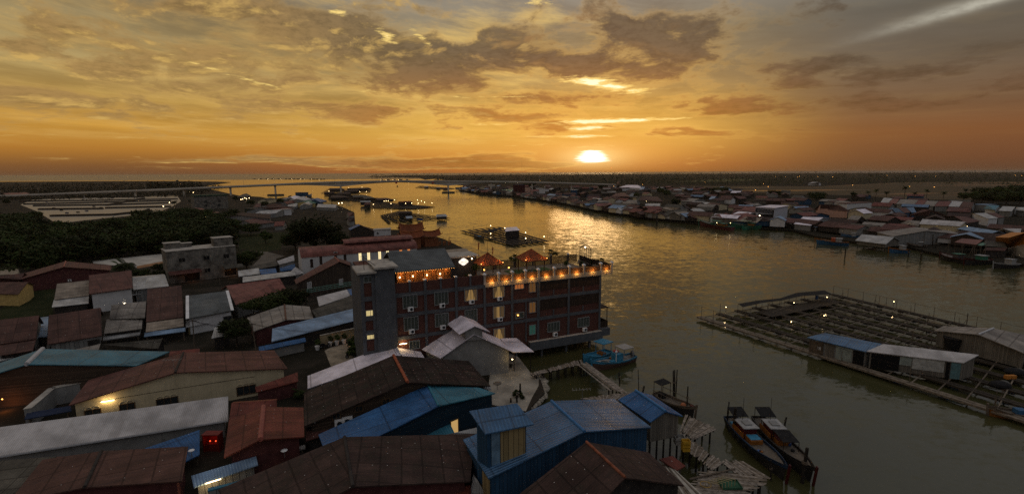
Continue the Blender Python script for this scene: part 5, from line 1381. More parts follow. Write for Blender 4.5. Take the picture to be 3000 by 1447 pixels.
m.face([a0 - gnd, b0 - gnd, b0, a0]); m.face([b0 - gnd, b0 + bk * (wd - .4) - gnd, b0 + bk * (wd - .4), b0]); m.face([a0 + bk * (wd - .4) - gnd, a0 - gnd, a0] + [a0 + bk * (v * .96) + ZUP * (h - .06) for v, h in prof[1:-1]] + [a0 + bk * (wd - .4)])
m.face([b0 - gnd + ZUP * 6, b0 + ZUP * .1] + [b0 + bk * (v * .96) + ZUP * (h - .06) for v, h in prof[1:-1]] + [b0 + bk * (wd - .4)])
m.build('wall', plain('white_hall_plaster', (.48, .47, .45), .8, .12, .5, streak=.3), hall)
m = MB(); p0, p1 = lerp(A_, B_, .36) + bk * 3.0, lerp(A_, B_, .98) + bk * 3.0; pr2 = [(3.2 * (1 - math.cos(t * math.pi / 8)) / 2 * 1.6 - .8, 1.0 * math.sin(t * math.pi / 8)) for t in range(9)]
for (v0, h0), (v1, h1) in zip(pr2, pr2[1:]): m.face([p0 + bk * v0 + ZUP * (3.1 + h0), p1 + bk * v0 + ZUP * (3.1 + h0), p1 + bk * v1 + ZUP * (3.1 + h1), p0 + bk * v1 + ZUP * (3.1 + h1)])
m.build('ridge_roof', Rd['pink'], hall)
m = MB(); m.prism([(q.x, q.y) for q in (p0 + u * .5, p1 - u * .5, p1 - u * .5 + bk * 3.0, p0 + u * .5 + bk * 3.0)], hz_ + 1.6, hz_ + 3.3); m.build('ridge_wall', Wd['maroon'], hall)
for X, Y, mm in ((662, 905, DARKWOOD), (745, 878, DARKWOOD), (880, 840, DARKWOOD), (965, 848, DARKWOOD), (1102, 842, LITW), (1180, 840, LITW), (1280, 830, LITW), (1352, 808, LITW), (1472, 797, LITO), (1545, 790, LITO)):
    p = onplane(z2(X, Y), a0, b0); window_on(hall, a0, b0, p, .85, 2.6 if X < 1300 else 1.5, Wd['white'], mm, bars=0 if mm is DARKWOOD else 1, depth=.04)
# temple
tb = G(*z2(1700, 760), 1.0); tmp = thing('temple', 'orange tiled temple with curved upswept roof ridges at the waterfront', 'temple', tuple(tb))
ta = rad(24); tu = V3((math.cos(ta), math.sin(ta), 0)); tv = V3((-tu.y, tu.x, 0))
def swoop(cx, cv, L, Wd_, z0, h):
    m = MB(); r = MB(); nseg = 10
    P = lambda s, v, z: tb + tu * (cx + s) + tv * (cv + v) + ZUP * z
    for i in range(nseg):
        for sg in (-1, 1):
            for k in range(5):
                f0, f1 = k / 5, (k + 1) / 5; z_ = lambda f, s: z0 + h * (1 - f) ** 1.6 + .9 * abs(s / (L / 2)) ** 3 * 1.0
                s0, s1 = -L / 2 + L * i / nseg, -L / 2 + L * (i + 1) / nseg
                q = [P(s0, sg * Wd_ / 2 * f0, z_(f0, s0)), P(s1, sg * Wd_ / 2 * f0, z_(f0, s1)), P(s1, sg * Wd_ / 2 * f1, z_(f1, s1)), P(s0, sg * Wd_ / 2 * f1, z_(f1, s0))]
                m.face(q if sg < 0 else q[::-1])
    pts = [P(-L / 2 + L * i / nseg, 0, z0 + h + .1 + .9 * abs(-1 + 2 * i / nseg) ** 3) for i in range(nseg + 1)]; pts = [pts[0] - tu * .7 + ZUP * .7] + pts + [pts[-1] + tu * .7 + ZUP * .7]
    r.path(pts, .2, 6)
    for sg in (-1, 1):
        for e in (-1, 1): r.path([P(e * L / 2, sg * Wd_ / 2 * f, z0 + h * (1 - f) ** 1.6 + 1.0) for f in (0, .25, .5, .75, 1)] + [P(e * (L / 2 + .5), sg * (Wd_ / 2 + .5), z0 + 1.5)], .15, 5)
    o = m.build('roof', R_['terra'], tmp); r.build('ridge', plain('carved_orange_ridge', (.30, .10, .03), .7, .4, 5), o)
    w = MB(); w.prism([((tb + tu * (cx + s) + tv * (cv + v)).x, (tb + tu * (cx + s) + tv * (cv + v)).y) for s, v in ((-L / 2 + 1, -Wd_ / 2 + 1), (L / 2 - 1, -Wd_ / 2 + 1), (L / 2 - 1, Wd_ / 2 - 1), (-L / 2 + 1, Wd_ / 2 - 1))], 1.0, z0 + .4); w.build('wall', plain('temple_wall', (.2, .07, .03), .8, .4), tmp)
swoop(-6, 0, 9, 6, 4.6, 2.2); swoop(-4, 9, 10, 7, 6.2, 2.6); swoop(3, 4, 8, 7, 4.2, 2.0)
for k in range(9):
    q = tb + tu * (6 + k * .75) + tv * (2 + (k % 3)); m = MB(); m.tube((q.x, q.y, 1), (q.x, q.y, 3.0 + (k % 4) * .6), .18, .05, 6); m.ball((q.x, q.y, 2.2), .35, 6, 5); m.build('spire', plain('carved_orange_ridge', (.30, .10, .03), .7, .4, 5), tmp)
slopeP('pink red roof on posts beside the temple', z2, [(1540, 612), (1665, 608), (1705, 632), (1545, 645)], 4.6, 5.4, 1.0, Wd['maroon'], Rd['pink'])
slopeP('red strip roof behind the curved hall roof', z2, [(1010, 672), (1548, 640), (1550, 665), (1000, 700)], 6.5, 7.4, 1.0, Wd['white'], Rd['red'])
bx_ = [G(*z2(X, Y), 1.0) for X, Y in ((1230, 700), (1380, 690))]
m = thing('block_house', 'small white flat roofed block house above the red strip roof', 'house', tuple(lerp(bx_[0], bx_[1], .5))); zt = upon(z2(1230, 605), bx_[0]); w = MB(); w.prism([(q.x, q.y) for q in (bx_[0], bx_[1], bx_[1] + V3((-1, 5, 0)), bx_[0] + V3((-1, 5, 0)))], 1, zt); w.build('wall', Wd['white'], m); w = MB(); w.prism([(q.x, q.y) for q in (bx_[0] + V3((-.3, -.3, 0)), bx_[1] + V3((.3, -.3, 0)), bx_[1] + V3((-.8, 5.2, 0)), bx_[0] + V3((-1.2, 5.2, 0)))], zt, zt + .25); w.build('roof', CONC, m)
window_on(m, bx_[0], bx_[1], onplane(z2(1262, 632), bx_[0], bx_[1]), .8, 1.0, Wd['white'], GLASS)
gableP('dark gabled house with blue roof edge by the big tree', z2, (1105, 558), (1085, 545), (1010, 602), (1235, 615), 5.5, 1.0, Wd['dark'], Rd['blue2'], roof2=Rd['brown'])
monoP('wide pale flat roof behind the lit badge', z2, [(1770, 790), (2060, 768), (2135, 820), (1880, 838)], 6.4, 6.2, 1.0, Wd['grey'], Rd['tan'], name='house', cat='house', over=.3)

# ------------------------------------------------------------------ bridge over the river mouth
def bridge():
    pa, p1_, p2_ = G(808, 573, 0), G(1003, 568.5, 0), G(1313.5, 565.4, 0)
    d = flat(p2_ - pa).normalized(); n = V3((-d.y, d.x, 0))
    za, zm, ze2 = upon((808, 541), pa), upon((1003, 533.2), p1_), upon((1313, 533.2), p2_)
    t = thing('bridge', 'long pale concrete road bridge crossing the river mouth', 'bridge', tuple(p1_))
    L = flat(p2_ - pa).length; st = lambda p: flat(p - pa).dot(d)
    s1, s2_ = st(p1_), st(p2_)
    # pass through known heights
    xs = [-240, -150, 0, s1, (s1 + s2_) / 2, s2_, s2_ + 130, s2_ + 260, s2_ + 420]
    base = V3((pa.x, pa.y, 0))
    def zat(px, py, s): return upon((px, py), base + d * s)
    def sat(px): # station seen at column px
        lo, hi = -600, 900
        for _ in range(50):
            m_ = (lo + hi) / 2; q = base + d * m_ - CAMP; c = 1500 + FOC * q.dot(RGT) / q.dot(FWD)
            if c < px: lo = m_
            else: hi = m_
        return lo
    prof = []
    for px, py in ((-60, 577), (80, 572), (300, 563), (520, 554), (740, 544.5), (808, 541.5), (900, 537), (1003, 533.5), (1160, 531.2), (1313, 531.5), (1450, 532.5), (1532, 533.8), (1640, 536.5), (1746, 539.6), (1800, 541.5)):
        s = sat(px); prof.append((s, zat(px, py, s)))
    def za_(s):
        for (a, za), (b, zb) in zip(prof, prof[1:]):
            if a <= s <= b: return za + (zb - za) * (s - a) / (b - a)
        return prof[0][1] if s < prof[0][0] else prof[-1][1]
    W2 = 5.0; N = 90; m = MB(); par = MB(); s0, sN = prof[0][0], prof[-1][0]
    def depth(s):
        h = 1.8
        for c in (s1, s2_):
            k = max(0, 1 - abs(s - c) / ((s2_ - s1) / 2)); h = max(h, 1.8 + 5.2 * k ** 1.7)
        return h
    for i in range(N):
        a, b = s0 + (sN - s0) * i / N, s0 + (sN - s0) * (i + 1) / N
        q = lambda s, o, z: base + d * s + n * o + ZUP * z
        ta, tb_ = za_(a), za_(b)
        m.hexa([q(a, -W2, ta - .5), q(b, -W2, tb_ - .5), q(b, W2, tb_ - .5), q(a, W2, ta - .5), q(a, -W2, ta), q(b, -W2, tb_), q(b, W2, tb_), q(a, W2, ta)])
        m.hexa([q(a, -W2 * .55, ta - depth(a)), q(b, -W2 * .55, tb_ - depth(b)), q(b, W2 * .55, tb_ - depth(b)), q(a, W2 * .55, ta - depth(a)), q(a, -W2 * .7, ta - .5), q(b, -W2 * .7, tb_ - .5), q(b, W2 * .7, tb_ - .5), q(a, W2 * .7, ta - .5)])
        for o in (-W2, W2 - .3): par.hexa([q(a, o, ta), q(b, o, tb_), q(b, o + .3, tb_), q(a, o + .3, ta), q(a, o, ta + 1.4), q(b, o, tb_ + 1.4), q(b, o + .3, tb_ + 1.4), q(a, o + .3, ta + 1.4)])
    cm = plain('bridge_concrete', (0.48, 0.43, 0.35), .85, .2, .05)
    m.build('deck', cm, t); par.build('parapet', cm, t)
    for s in [0 - 60 * k for k in range(0, 5)] + [s1, s2_, s2_ + 70, s2_ + 140, s2_ + 210]:
        if not s0 < s < sN: continue
        big = s in (s1, s2_); g = MB(); c = base + d * s; z = za_(s) - depth(s) + .2
        w = 2.6 if big else 1.5
        g.hexa([c + n * o + d * e + ZUP * -1 for o, e in ((-w, -1), (w, -1), (w, 1), (-w, 1))] + [c + n * o + d * e + ZUP * z for o, e in ((-w, -1), (w, -1), (w, 1), (-w, 1))])
        if s == 0 or not big: g.hexa([c + n * o + d * e + ZUP * (z - 1.4) for o, e in ((-1.5, -1), (1.5, -1), (1.5, 1), (-1.5, 1))] + [c + n * o + d * e + ZUP * z for o, e in ((-4, -1.2), (4, -1.2), (4, 1.2), (-4, 1.2))])
        po = g.build('pier', cm, t)
        if big or s == 0:
            f = MB(); rr_ = 11 if big else 12; f.prism([((c + d * rr_ * math.cos(k * .785 + .39) + n * 7 * math.sin(k * .785 + .39)).x, (c + d * rr_ * math.cos(k * .785 + .39) + n * 7 * math.sin(k * .785 + .39)).y) for k in range(8)], -1, 2.0); f.build('pier_footing', plain('dark_wet_concrete', (.07, .065, .055), .9, .3), po)
    for s in range(int(s0) + 20, int(sN), 42):
        c = base + d * s + n * (W2 - .6); z = za_(s)
        g = MB(); g.tube(c + ZUP * z, c + ZUP * (z + 8.5), .14, .09, 5); g.tube(c + ZUP * (z + 8.5), c - n * 1.8 + ZUP * (z + 8.9), .08, .06, 5); g.build('street_lamp', STEEL, t)
    # vehicles on the deck
    for px, lab, colr, ln in ((1010, 'pale car on the bridge over its first river pier', (.35, .35, .36), 4.3), (1035, 'white van on the bridge just right of the pale car', (.5, .5, .5), 5.4)):
        s = sat(px); c = base + d * s - n * 2 + ZUP * (za_(s) + .02); v = thing('parked_car', lab, 'car' if ln < 5 else 'van', tuple(c)); v.name = 'car' if ln < 5 else 'van'
        g = MB(); P = [(-ln / 2, .35), (ln / 2, .35), (ln / 2, .95), (ln * .28, 1.02), (ln * .12, 1.5 if ln < 5 else 1.9), (-ln * .32, 1.5 if ln < 5 else 1.9), (-ln / 2, 1.0)]
        L_ = [c + d * x - n * .85 + ZUP * z for x, z in P]; R2 = [c + d * x + n * .85 + ZUP * z for x, z in P]; g.face(L_); g.face(R2[::-1])
        for i in range(len(P)): j = (i + 1) % len(P); g.face([L_[j], L_[i], R2[i], R2[j]])
        g.build('body', plain('car_paint_%d' % px, colr, .35, .1), v)
        for x in (-ln * .3, ln * .3):
            for o in (-.8, .8): MB().tube(c + d * x + n * (o - .1) + ZUP * .33, c + d * x + n * (o + .1) + ZUP * .33, .33, .33, 10).build('wheel', BLACK, v)
        g = MB(); g.hexa([c + d * x + n * o + ZUP * z for z, k in ((1.05, 1), (1.4, .8)) for x, o in ((-ln * .28 * k, -.87), (ln * .2 * k, -.87), (ln * .2 * k, .87), (-ln * .28 * k, .87))]); g.build('window', GLASS, v)
    # two red navigation boards on the girder
    for px in (1162, 1268):
        s = sat(px); c = base + d * s - n * (W2 + .1) + ZUP * (za_(s) - 2.2); v = thing('navigation_board', 'small red square board hanging on the bridge side, ' + ('nearer the first river pier' if px < 1200 else 'nearer the second river pier'), 'sign', tuple(c))
        g = MB(); g.hexa([c + d * x - n * y + ZUP * z for z in (-1.4, 1.4) for x, y in ((-1.5, 0), (1.5, 0), (1.5, -.1), (-1.5, -.1))]); g.build('board', plain('red_board', (.3, .03, .04), .6, .15), v)


bridge()
# radio mast and water tower beyond
def mast(label, px, pyb, pyt, w):
    p = G(px, pyb, 1.0); zt = upon((px, pyt), p); t = thing('radio_mast', label, 'mast', tuple(p)); m = MB()
    for k in range(3): a = k * 2.094; m.tube(p + V3((math.cos(a) * w, math.sin(a) * w, 0)), V3((p.x + math.cos(a) * w * .2, p.y + math.sin(a) * w * .2, zt)), .22, .14, 4)
    for j in range(1, 14): z = 1 + (zt - 1) * j / 14; q = w * (1 - .8 * j / 14); m.path([V3((p.x + math.cos(k * 2.094) * q, p.y + math.sin(k * 2.094) * q, z)) for k in range(4)], .1, 4)
    m.build('lattice', STEEL, t); MB().tube((p.x, p.y, 1), (p.x, p.y, 5), w * 1.5, w * 1.5, 8).build('base', CONC, t)
mast('tall thin lattice radio mast standing on the far wooded bank', 1529, 519, 473, 1.6)
wt = G(1581, 534, 1.0); t = thing('water_tower', 'small pale water tower above the far treetops', 'water tower', tuple(wt)); zt = upon((1581, 516), wt)
MB().tube(wt, (wt.x, wt.y, zt - 2), .8, .7, 8).build('stem', CONC, t); MB().tube((wt.x, wt.y, zt - 4), (wt.x, wt.y, zt), 2.6, 2.9, 12).build('tank', CONC, t)

# ------------------------------------------------------------------ left grove and single trees
rt = random.Random(21)
def inpoly(x, y, P):
    c = False
    for i in range(len(P)):
        (x1, y1_), (x2, y2_) = P[i - 1], P[i]
        if (y1_ > y) != (y2_ > y) and x < (x2 - x1) * (y - y1_) / (y2_ - y1_) + x1: c = not c
    return c
grove_px = [(0, 662), (60, 652), (150, 692), (330, 690), (430, 655), (520, 645), (640, 652), (700, 690), (640, 720), (500, 740), (470, 740), (380, 752), (270, 768), (190, 785), (60, 800), (-60, 790), (-60, 650)]
GW = [(G(*p, 1).x, G(*p, 1).y) for p in grove_px]
xs = [p[0] for p in GW]; ys = [p[1] for p in GW]; put = []
kinds = ['broad dark crown', 'wide mid green crown', 'tall narrow dark crown', 'large spreading crown', 'low rounded crown']
tries = 0
while len(put) < 190 and tries < 9000:
    tries += 1; x, y = rt.uniform(min(xs), max(xs)), rt.uniform(min(ys), max(ys))
    if not inpoly(x, y, GW): continue
    if any((x - a) ** 2 + (y - b) ** 2 < 5.2 ** 2 for a, b, k in put): continue
    put.append((x, y, rt.randrange(5)))
for x, y, k in put:
    dist = math.hypot(x, y); where = 'towards the shrimp ponds' if dist > 185 else 'in the middle of the left grove' if dist > 140 else 'along the near edge of the left grove'
    side = ', left part' if x < -130 else ', right part' if x > -80 else ''
    tree('grove tree with ' + kinds[k] + ' ' + where + side, V3((x, y, 1)), k, rt.uniform(1.15, 1.9), rt.uniform(2.6, 4.6), 'trees of the left grove')
ug = MB()
for _ in range(9000):
    x, y = rt.uniform(min(xs), max(xs)), rt.uniform(min(ys), max(ys))
    if inpoly(x, y, GW):
        for k in range(3):
            p = V3((x + rt.gauss(0, .8), y + rt.gauss(0, .8), 1 + rt.random() ** 2 * 2.6)); u = V3((rt.gauss(0, 1), rt.gauss(0, 1), rt.gauss(0, .6))).normalized(); v = u.orthogonal().normalized(); l = rt.uniform(.35, .8); ug.face([p - u * l, p + v * l * .6, p + u * l, p - v * l * .6])
ug.build('undergrowth', LEAF, uv=False, kind='stuff', label='tangled dark undergrowth between the trees of the left grove', cat='undergrowth')
def treepx(label, px, py, k, s, h, **kw): return tree(label, G(px, py, 1.0), k, s, h, **kw)
# the big rain tree and its neighbours
BIG = (crown_mesh('crown', 90, 8.2, 6.0, 34, 5200, .5, LEAF), trunk_mesh('trunk', 91, 8, .45, 7), 6)
def bigtree(label, px, py, s, h): return tree(label, G(px, py, 1), 0, s, h, mesh=BIG)
bigtree('very large dark rain tree right of the grassy field', 925, 742, 1.35, 7.5)
bigtree('large dark tree overlapping the left of the rain tree', 868, 735, .75, 4.5)
treepx('round tree in front of the rain tree trunk', 995, 738, 3, 1.2, 4.5)
treepx('dark bushy tree left of the stained block behind the lane', 662, 745, 1, 1.0, 3.2)
bigtree('dark round tree just right of the bare concrete block', 725, 792, .62, 3.6)
NEAR = (crown_mesh('crown', 95, 3.4, 2.6, 22, 3600, .26, LEAF), trunk_mesh('trunk', 96, 4.5, .2, 3), 3)
def neart(label, px, py, s, h): return tree(label, G(px, py, 1), 0, s, h, mesh=NEAR)
neart('leafy dark tree hiding the pinkish red roof', 800, 935, 1.25, 3.2); neart('leafy dark tree right of the pinkish roof above the grey gable', 868, 915, 1.2, 3.0); neart('small leafy tree at the left end of the dark clump', 745, 930, .8, 2.6)
neart('dark tree in front of the ragged pale roof', 695, 1015, .95, 3.3)
palm('broad leaved palm behind the maroon roofed hall', G(365, 800, 1), 2, 1.35); palm('second broad palm beside the sandy lot', G(350, 795, 1), 2, 1.0)
neart('bushy shrub tree on the sandy lot by the palms', 470, 800, .7, 1.8); neart('low bushy tree below the palms', 420, 818, .8, 1.6); neart('low shrubby tree left of the concrete block', 468, 825, .8, 1.6)
palm('feathery palm standing by the shrimp pond edge', G(512, 618, 1), 0, 1.1); palm('small spiky plant by the cream house', G(875, 1165, 1), 2, .42, cat='plant')
for k, (px, py, s, lb) in enumerate(((60, 655, 1.4, 'dark tree at the left corner of the ponds'), (105, 650, 1.3, 'second dark tree at the left corner of the ponds'), (20, 600, 1.2, 'tree beside the shed left of the ponds'), (180, 575, .9, 'tree between pond and bridge ramp'), (245, 574, .9, 'right tree between pond and bridge ramp'), (140, 577, .8, 'small tree left under the bridge ramp'),
                                     (735, 605, 1.0, 'tree behind the grey box house'), (690, 590, 1.1, 'tree right of the grey box house'), (640, 585, .9, 'tree beyond the grey box house'), (560, 600, .9, 'tree left of the grey box house'), (822, 600, 1.1, 'small tree among the waterfront houses'), (775, 610, 1.0, 'tree by the village lights'), (700, 660, 1.3, 'tree before the dark gabled sheds'), (735, 690, 1.1, 'tree at the edge of the grassy field'), (640, 690, 1.3, 'tree at the grove end by the field'), (610, 640, 1.2, 'tree by the pale roof in the grove'), (570, 655, 1.2, 'tree left of the pale roof in the grove'), (780, 715, 1.0, 'low tree in the grassy field'), (680, 640, 1.2, 'tree below the grey box house'))):
    treepx(lb, px, py, k % 5, s, 3.6)
# grey box house and village upstream of the big tree
def boxhouse(label, z, bl, br, top, depth, wall, roofm, name='house', wins=(), over=.3, zb=1.0, cat='house', slab=.25):
    a, b = G(*z(*bl), zb), G(*z(*br), zb); bk = flat(ZUP.cross(b - a)).normalized(); bk = bk if bk.y > 0 else -bk; h = upon(z(*top), a); t = thing(name, label, cat, tuple(lerp(a, b, .5) + bk * depth / 2)); u = (b - a).normalized()
    MB().prism([(q.x, q.y) for q in (a, b, b + bk * depth, a + bk * depth)], zb, h).build('wall', wall, t)
    MB().prism([(q.x, q.y) for q in (a - u * over - bk * over, b + u * over - bk * over, b + u * over + bk * (depth + over), a - u * over + bk * (depth + over))], h + .003, h + slab).build('roof', roofm, t)
    for w in wins: window_on(t, a, b, onplane(z(w[0], w[1]), a, b), w[2], w[3], wall, w[4] if len(w) > 4 else GLASS)
    return t
boxhouse('grey concrete box house with a green roof near the bridge', z1, (1775, 420), (2080, 405), (1775, 300), 12, Wd['conc'], plain('dark_green_roof', (.02, .05, .03), .7, .3), wins=((1870, 345, 2, 2.2), (1995, 338, 2, 2.2), (1872, 380, 2, 2), (1995, 375, 2, 2)), slab=1.2)
LV = [('low pale roof in the grove below the grey box house', [(1565, 480), (1700, 470), (1715, 492), (1600, 500)], 'silver'), ('pale stepped roof right of the grove pale roof', [(1840, 405), (1890, 430), (2000, 440), (1895, 470)], 'pink'), ]
for lb, q, r in LV: slopeP(lb, z1, q, 3.6, 4.8, 1.0, Wd['dark'], Rd[r])
slopeP('long pink roof shed at the far left by the bridge ramp', z1, [(25, 268), (240, 260), (270, 275), (75, 290)], 4, 6, 1.0, Wd['dark'], Rd['pink'])
LV2 = [('dark green gabled shed at the field edge', [(5, 470), (20, 445), (290, 455), (285, 500)], 'dark', 6.0), ('brown gabled house at the field edge', [(50, 515), (170, 490), (330, 530), (130, 555)], 'maroon', 4.2), ('red roof right of the brown field house', [(330, 525), (420, 520), (440, 545), (345, 545)], 'red', 4.0),
       ('pale roof behind the dark green shed', [(185, 430), (395, 415), (420, 430), (290, 445)], 'silver', 4.6), ('brown roof behind the big tree', [(290, 415), (420, 395), (500, 405), (410, 432)], 'maroon', 4.8), ('long blue edged roof above the brown roof', [(190, 400), (350, 380), (500, 390), (270, 415)], 'brown', 5),
       ('cream walled house by the river lights', [(220, 320), (280, 308), (345, 318), (255, 335)], 'olive', 5), ('grey gable at the waterfront', [(395, 320), (430, 305), (490, 318), (450, 330)], 'grey', 5), ('pale peaked house at the waterfront', [(470, 305), (510, 288), (560, 300), (520, 330)], 'white', 6), ('wide grey gable at the waterfront', [(525, 320), (590, 295), (655, 322), (600, 335)], 'pale', 6),
       ('navy gabled house at the waterfront', [(690, 325), (715, 310), (800, 335), (740, 350)], 'blue2', 6), ('orange yellow walled house at the waterfront', [(575, 345), (640, 330), (735, 345), (690, 362)], 'green', 5), ('white peaked roof before the yellow house', [(600, 362), (630, 340), (690, 360), (640, 375)], 'silver', 4.6), ('red brown roof left of the white peaked roof', [(410, 345), (500, 330), (545, 345), (440, 365)], 'red', 4.5),
       ('pale strip roof below the red brown roof', [(450, 372), (540, 355), (560, 362), (470, 382)], 'silver', 3.8), ('bright yellow canopy house by the jetty', [(765, 350), (830, 348), (845, 372), (775, 375)], 'yellow', 4.5), ('pale flat roof of the teal waterfront house', [(720, 365), (890, 372), (905, 384), (735, 380)], 'silver', 4.2), ('dark maroon roof behind the rain tree', [(230, 380), (330, 362), (410, 372), (300, 392)], 'brown', 4.5),
       ('grey roof at the river edge right of the rain tree', [(985, 440), (1040, 445), (1050, 470), (1000, 480)], 'maroon', 4.2), ('dark stilt shed right of the rain tree', [(985, 490), (1045, 490), (1055, 520), (1000, 530)], 'dark', 4.2), ('low rusty roof by the village lights', [(155, 365), (210, 358), (235, 366), (180, 374)], 'maroon', 4)]
for lb, q, r, ze in LV2: slopeP(lb, z2, q, ze - .6, ze + 1.4, 1.0, Wd['yellow'] if 'yellow walled' in lb else Wd['cream'] if 'cream' in lb else Wd['blue'] if 'navy' in lb else Wd['zinc'], Rd[r])
boxhouse('dark green box tower left of the pale roofs', z2, (55, 455), (155, 460), (55, 408), 6, plain('dark_green_wall', (.02, .035, .025), .8, .3), Rd['olive'])
boxhouse('plain pale concrete wall house left of the big tree', z2, (415, 470), (480, 465), (420, 418), 5, Wd['white'], CONC)
boxhouse('tall grey square tower house by the river', z2, (515, 300), (605, 300), (520, 262), 8, Wd['blue'], Rd['grey'])
yh = G(*z2(1010, 412), 0); monoP('yellow roofed open pavilion standing over the water', z2, [(975, 375), (1000, 366), (1040, 372), (1015, 385)], 4.6, 4.4, .3, None, Rd['yellow'], posts=True, name='pavilion', cat='pavilion')
slopeP('dark roof house with lit windows right of the grey box house', z2, [(5, 300), (70, 270), (110, 290), (40, 310)], 3.5, 5.0, 1.0, Wd['dark'], Rd['olive'])

# ------------------------------------------------------------------ right bank village
HOUSES = []
def rb(label, z, q, ze, zr, wall, roof, **kw):
    t = slopeP(label, z, q, ze, zr, kw.pop('zb', 0.8), Wd[wall] if isinstance(wall, str) else wall, Rd[roof], over=kw.pop('over', .5), **kw); HOUSES.append((t.location.x, t.location.y, label)); return t
wh = boxhouse('long white warehouse with a row of small windows on the far bank', z5, (42, 520), (205, 530), (40, 396), 26, plain('warehouse_white', (.40, .40, .42), .7, .1), Rd['white'], name='warehouse', cat='warehouse', over=.6, wins=[(58 + 27 * k, 423 + 3 * k, 2.2, 2.6) for k in range(6)], zb=1.2)
HOUSES.append((wh.location.x, wh.location.y, 'the white warehouse')); 
g = MB(); a, b = G(*z5(62, 530), 1.2), G(*z5(200, 537), 1.2); g.hexa([a, b, b + V3((0, .4, 0)), a + V3((0, .4, 0)), a + ZUP * 5, b + ZUP * 5, b + V3((0, .4, 5)), a + V3((0, .4, 5))]); g.build('dark_bay_panel', plain('painted_dark_interior', (.008, .008, .008), .9, .1), wh)  # black slab painting the shade inside the warehouse bay
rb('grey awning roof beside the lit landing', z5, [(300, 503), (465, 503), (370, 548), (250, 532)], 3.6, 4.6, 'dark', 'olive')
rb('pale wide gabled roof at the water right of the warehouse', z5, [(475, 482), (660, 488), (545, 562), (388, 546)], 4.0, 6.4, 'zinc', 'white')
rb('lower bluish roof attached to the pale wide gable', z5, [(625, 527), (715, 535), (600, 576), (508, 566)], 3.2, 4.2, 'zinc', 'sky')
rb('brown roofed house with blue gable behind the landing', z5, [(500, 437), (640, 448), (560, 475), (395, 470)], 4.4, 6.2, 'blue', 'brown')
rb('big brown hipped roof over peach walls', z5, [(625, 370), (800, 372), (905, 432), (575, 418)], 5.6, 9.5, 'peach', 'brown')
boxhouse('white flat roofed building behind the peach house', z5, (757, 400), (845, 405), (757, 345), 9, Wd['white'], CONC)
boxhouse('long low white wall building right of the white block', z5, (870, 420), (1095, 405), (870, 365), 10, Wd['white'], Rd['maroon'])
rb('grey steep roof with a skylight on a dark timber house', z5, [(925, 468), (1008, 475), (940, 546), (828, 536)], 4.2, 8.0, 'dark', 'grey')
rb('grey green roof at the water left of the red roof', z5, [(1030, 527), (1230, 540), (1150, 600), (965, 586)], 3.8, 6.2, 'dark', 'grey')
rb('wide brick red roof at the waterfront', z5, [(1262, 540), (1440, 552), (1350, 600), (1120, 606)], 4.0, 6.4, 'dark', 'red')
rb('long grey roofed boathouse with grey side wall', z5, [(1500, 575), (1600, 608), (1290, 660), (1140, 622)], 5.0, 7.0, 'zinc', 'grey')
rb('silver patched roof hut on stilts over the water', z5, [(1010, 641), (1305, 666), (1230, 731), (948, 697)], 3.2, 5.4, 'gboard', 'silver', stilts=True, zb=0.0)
rb('pale grey gabled house behind the brick red roof', z5, [(1430, 512), (1540, 520), (1525, 566), (1360, 542)], 4.4, 6.4, 'white', 'grey')
rb('long pale roof over cream walls and dark windows', z5, [(1560, 502), (1955, 527), (1905, 568), (1530, 546)], 5.4, 7.4, 'cream', 'pale')
rb('blue gabled house with a blue and brown striped roof', z5, [(1280, 400), (1340, 405), (1395, 450), (1210, 432)], 5, 7.6, 'blue', 'blue')
rb('brown roof panel between two blue roofs', z5, [(1342, 402), (1410, 397), (1460, 440), (1398, 448)], 5, 7.4, 'blue', 'maroon'); rb('right blue roof beside the brown panel', z5, [(1412, 396), (1480, 396), (1505, 440), (1462, 443)], 5, 7.4, 'blue', 'blue')
for lb, q, r in (('silver end roof of the terrace row', [(1210, 308), (1290, 315), (1250, 356), (1180, 350)], 'silver'), ('red roof next to the silver end of the terrace row', [(1292, 317), (1350, 322), (1320, 362), (1252, 358)], 'pink'), ('wide grey roof in the terrace row', [(1360, 322), (1525, 330), (1480, 373), (1322, 364)], 'grey'), ('dark red roof in the terrace row', [(1527, 330), (1598, 333), (1568, 378), (1484, 374)], 'red'), ('grey roof right of the dark red terrace roof', [(1600, 336), (1705, 340), (1665, 386), (1570, 380)], 'grey'),
                ('red roof left of the bright silver terrace roof', [(1708, 340), (1824, 340), (1794, 386), (1668, 386)], 'red'), ('bright silver roof near the right end of the terrace row', [(1826, 336), (1926, 344), (1895, 391), (1796, 387)], 'silver'), ('brown right end roof of the terrace row', [(1930, 345), (2030, 352), (2005, 402), (1898, 392)], 'brown')):
    rb(lb, z5, q, 5.0, 8.0, 'zinc', r)
rb('second row rust roof below the terrace row', z5, [(1800, 392), (2010, 404), (1995, 440), (1775, 432)], 4.6, 7, 'dark', 'maroon')
boxhouse('flat roofed grey house with a blue roof edge', z5, (2015, 425), (2130, 432), (2015, 370), 12, Wd['grey'], Rd['sky'])
rb('light blue gabled roof at the far right', z5, [(2150, 376), (2260, 380), (2222, 420), (2116, 406)], 5.0, 7.4, 'white', 'teal'); rb('pale roof right of the light blue gable', z5, [(2290, 386), (2405, 391), (2370, 432), (2250, 426)], 4.8, 6.8, 'zinc', 'silver'); rb('pale roof on the right edge behind the grey houses', z5, [(2420, 395), (2500, 396), (2500, 430), (2400, 420)], 4.8, 6.6, 'zinc', 'silver')
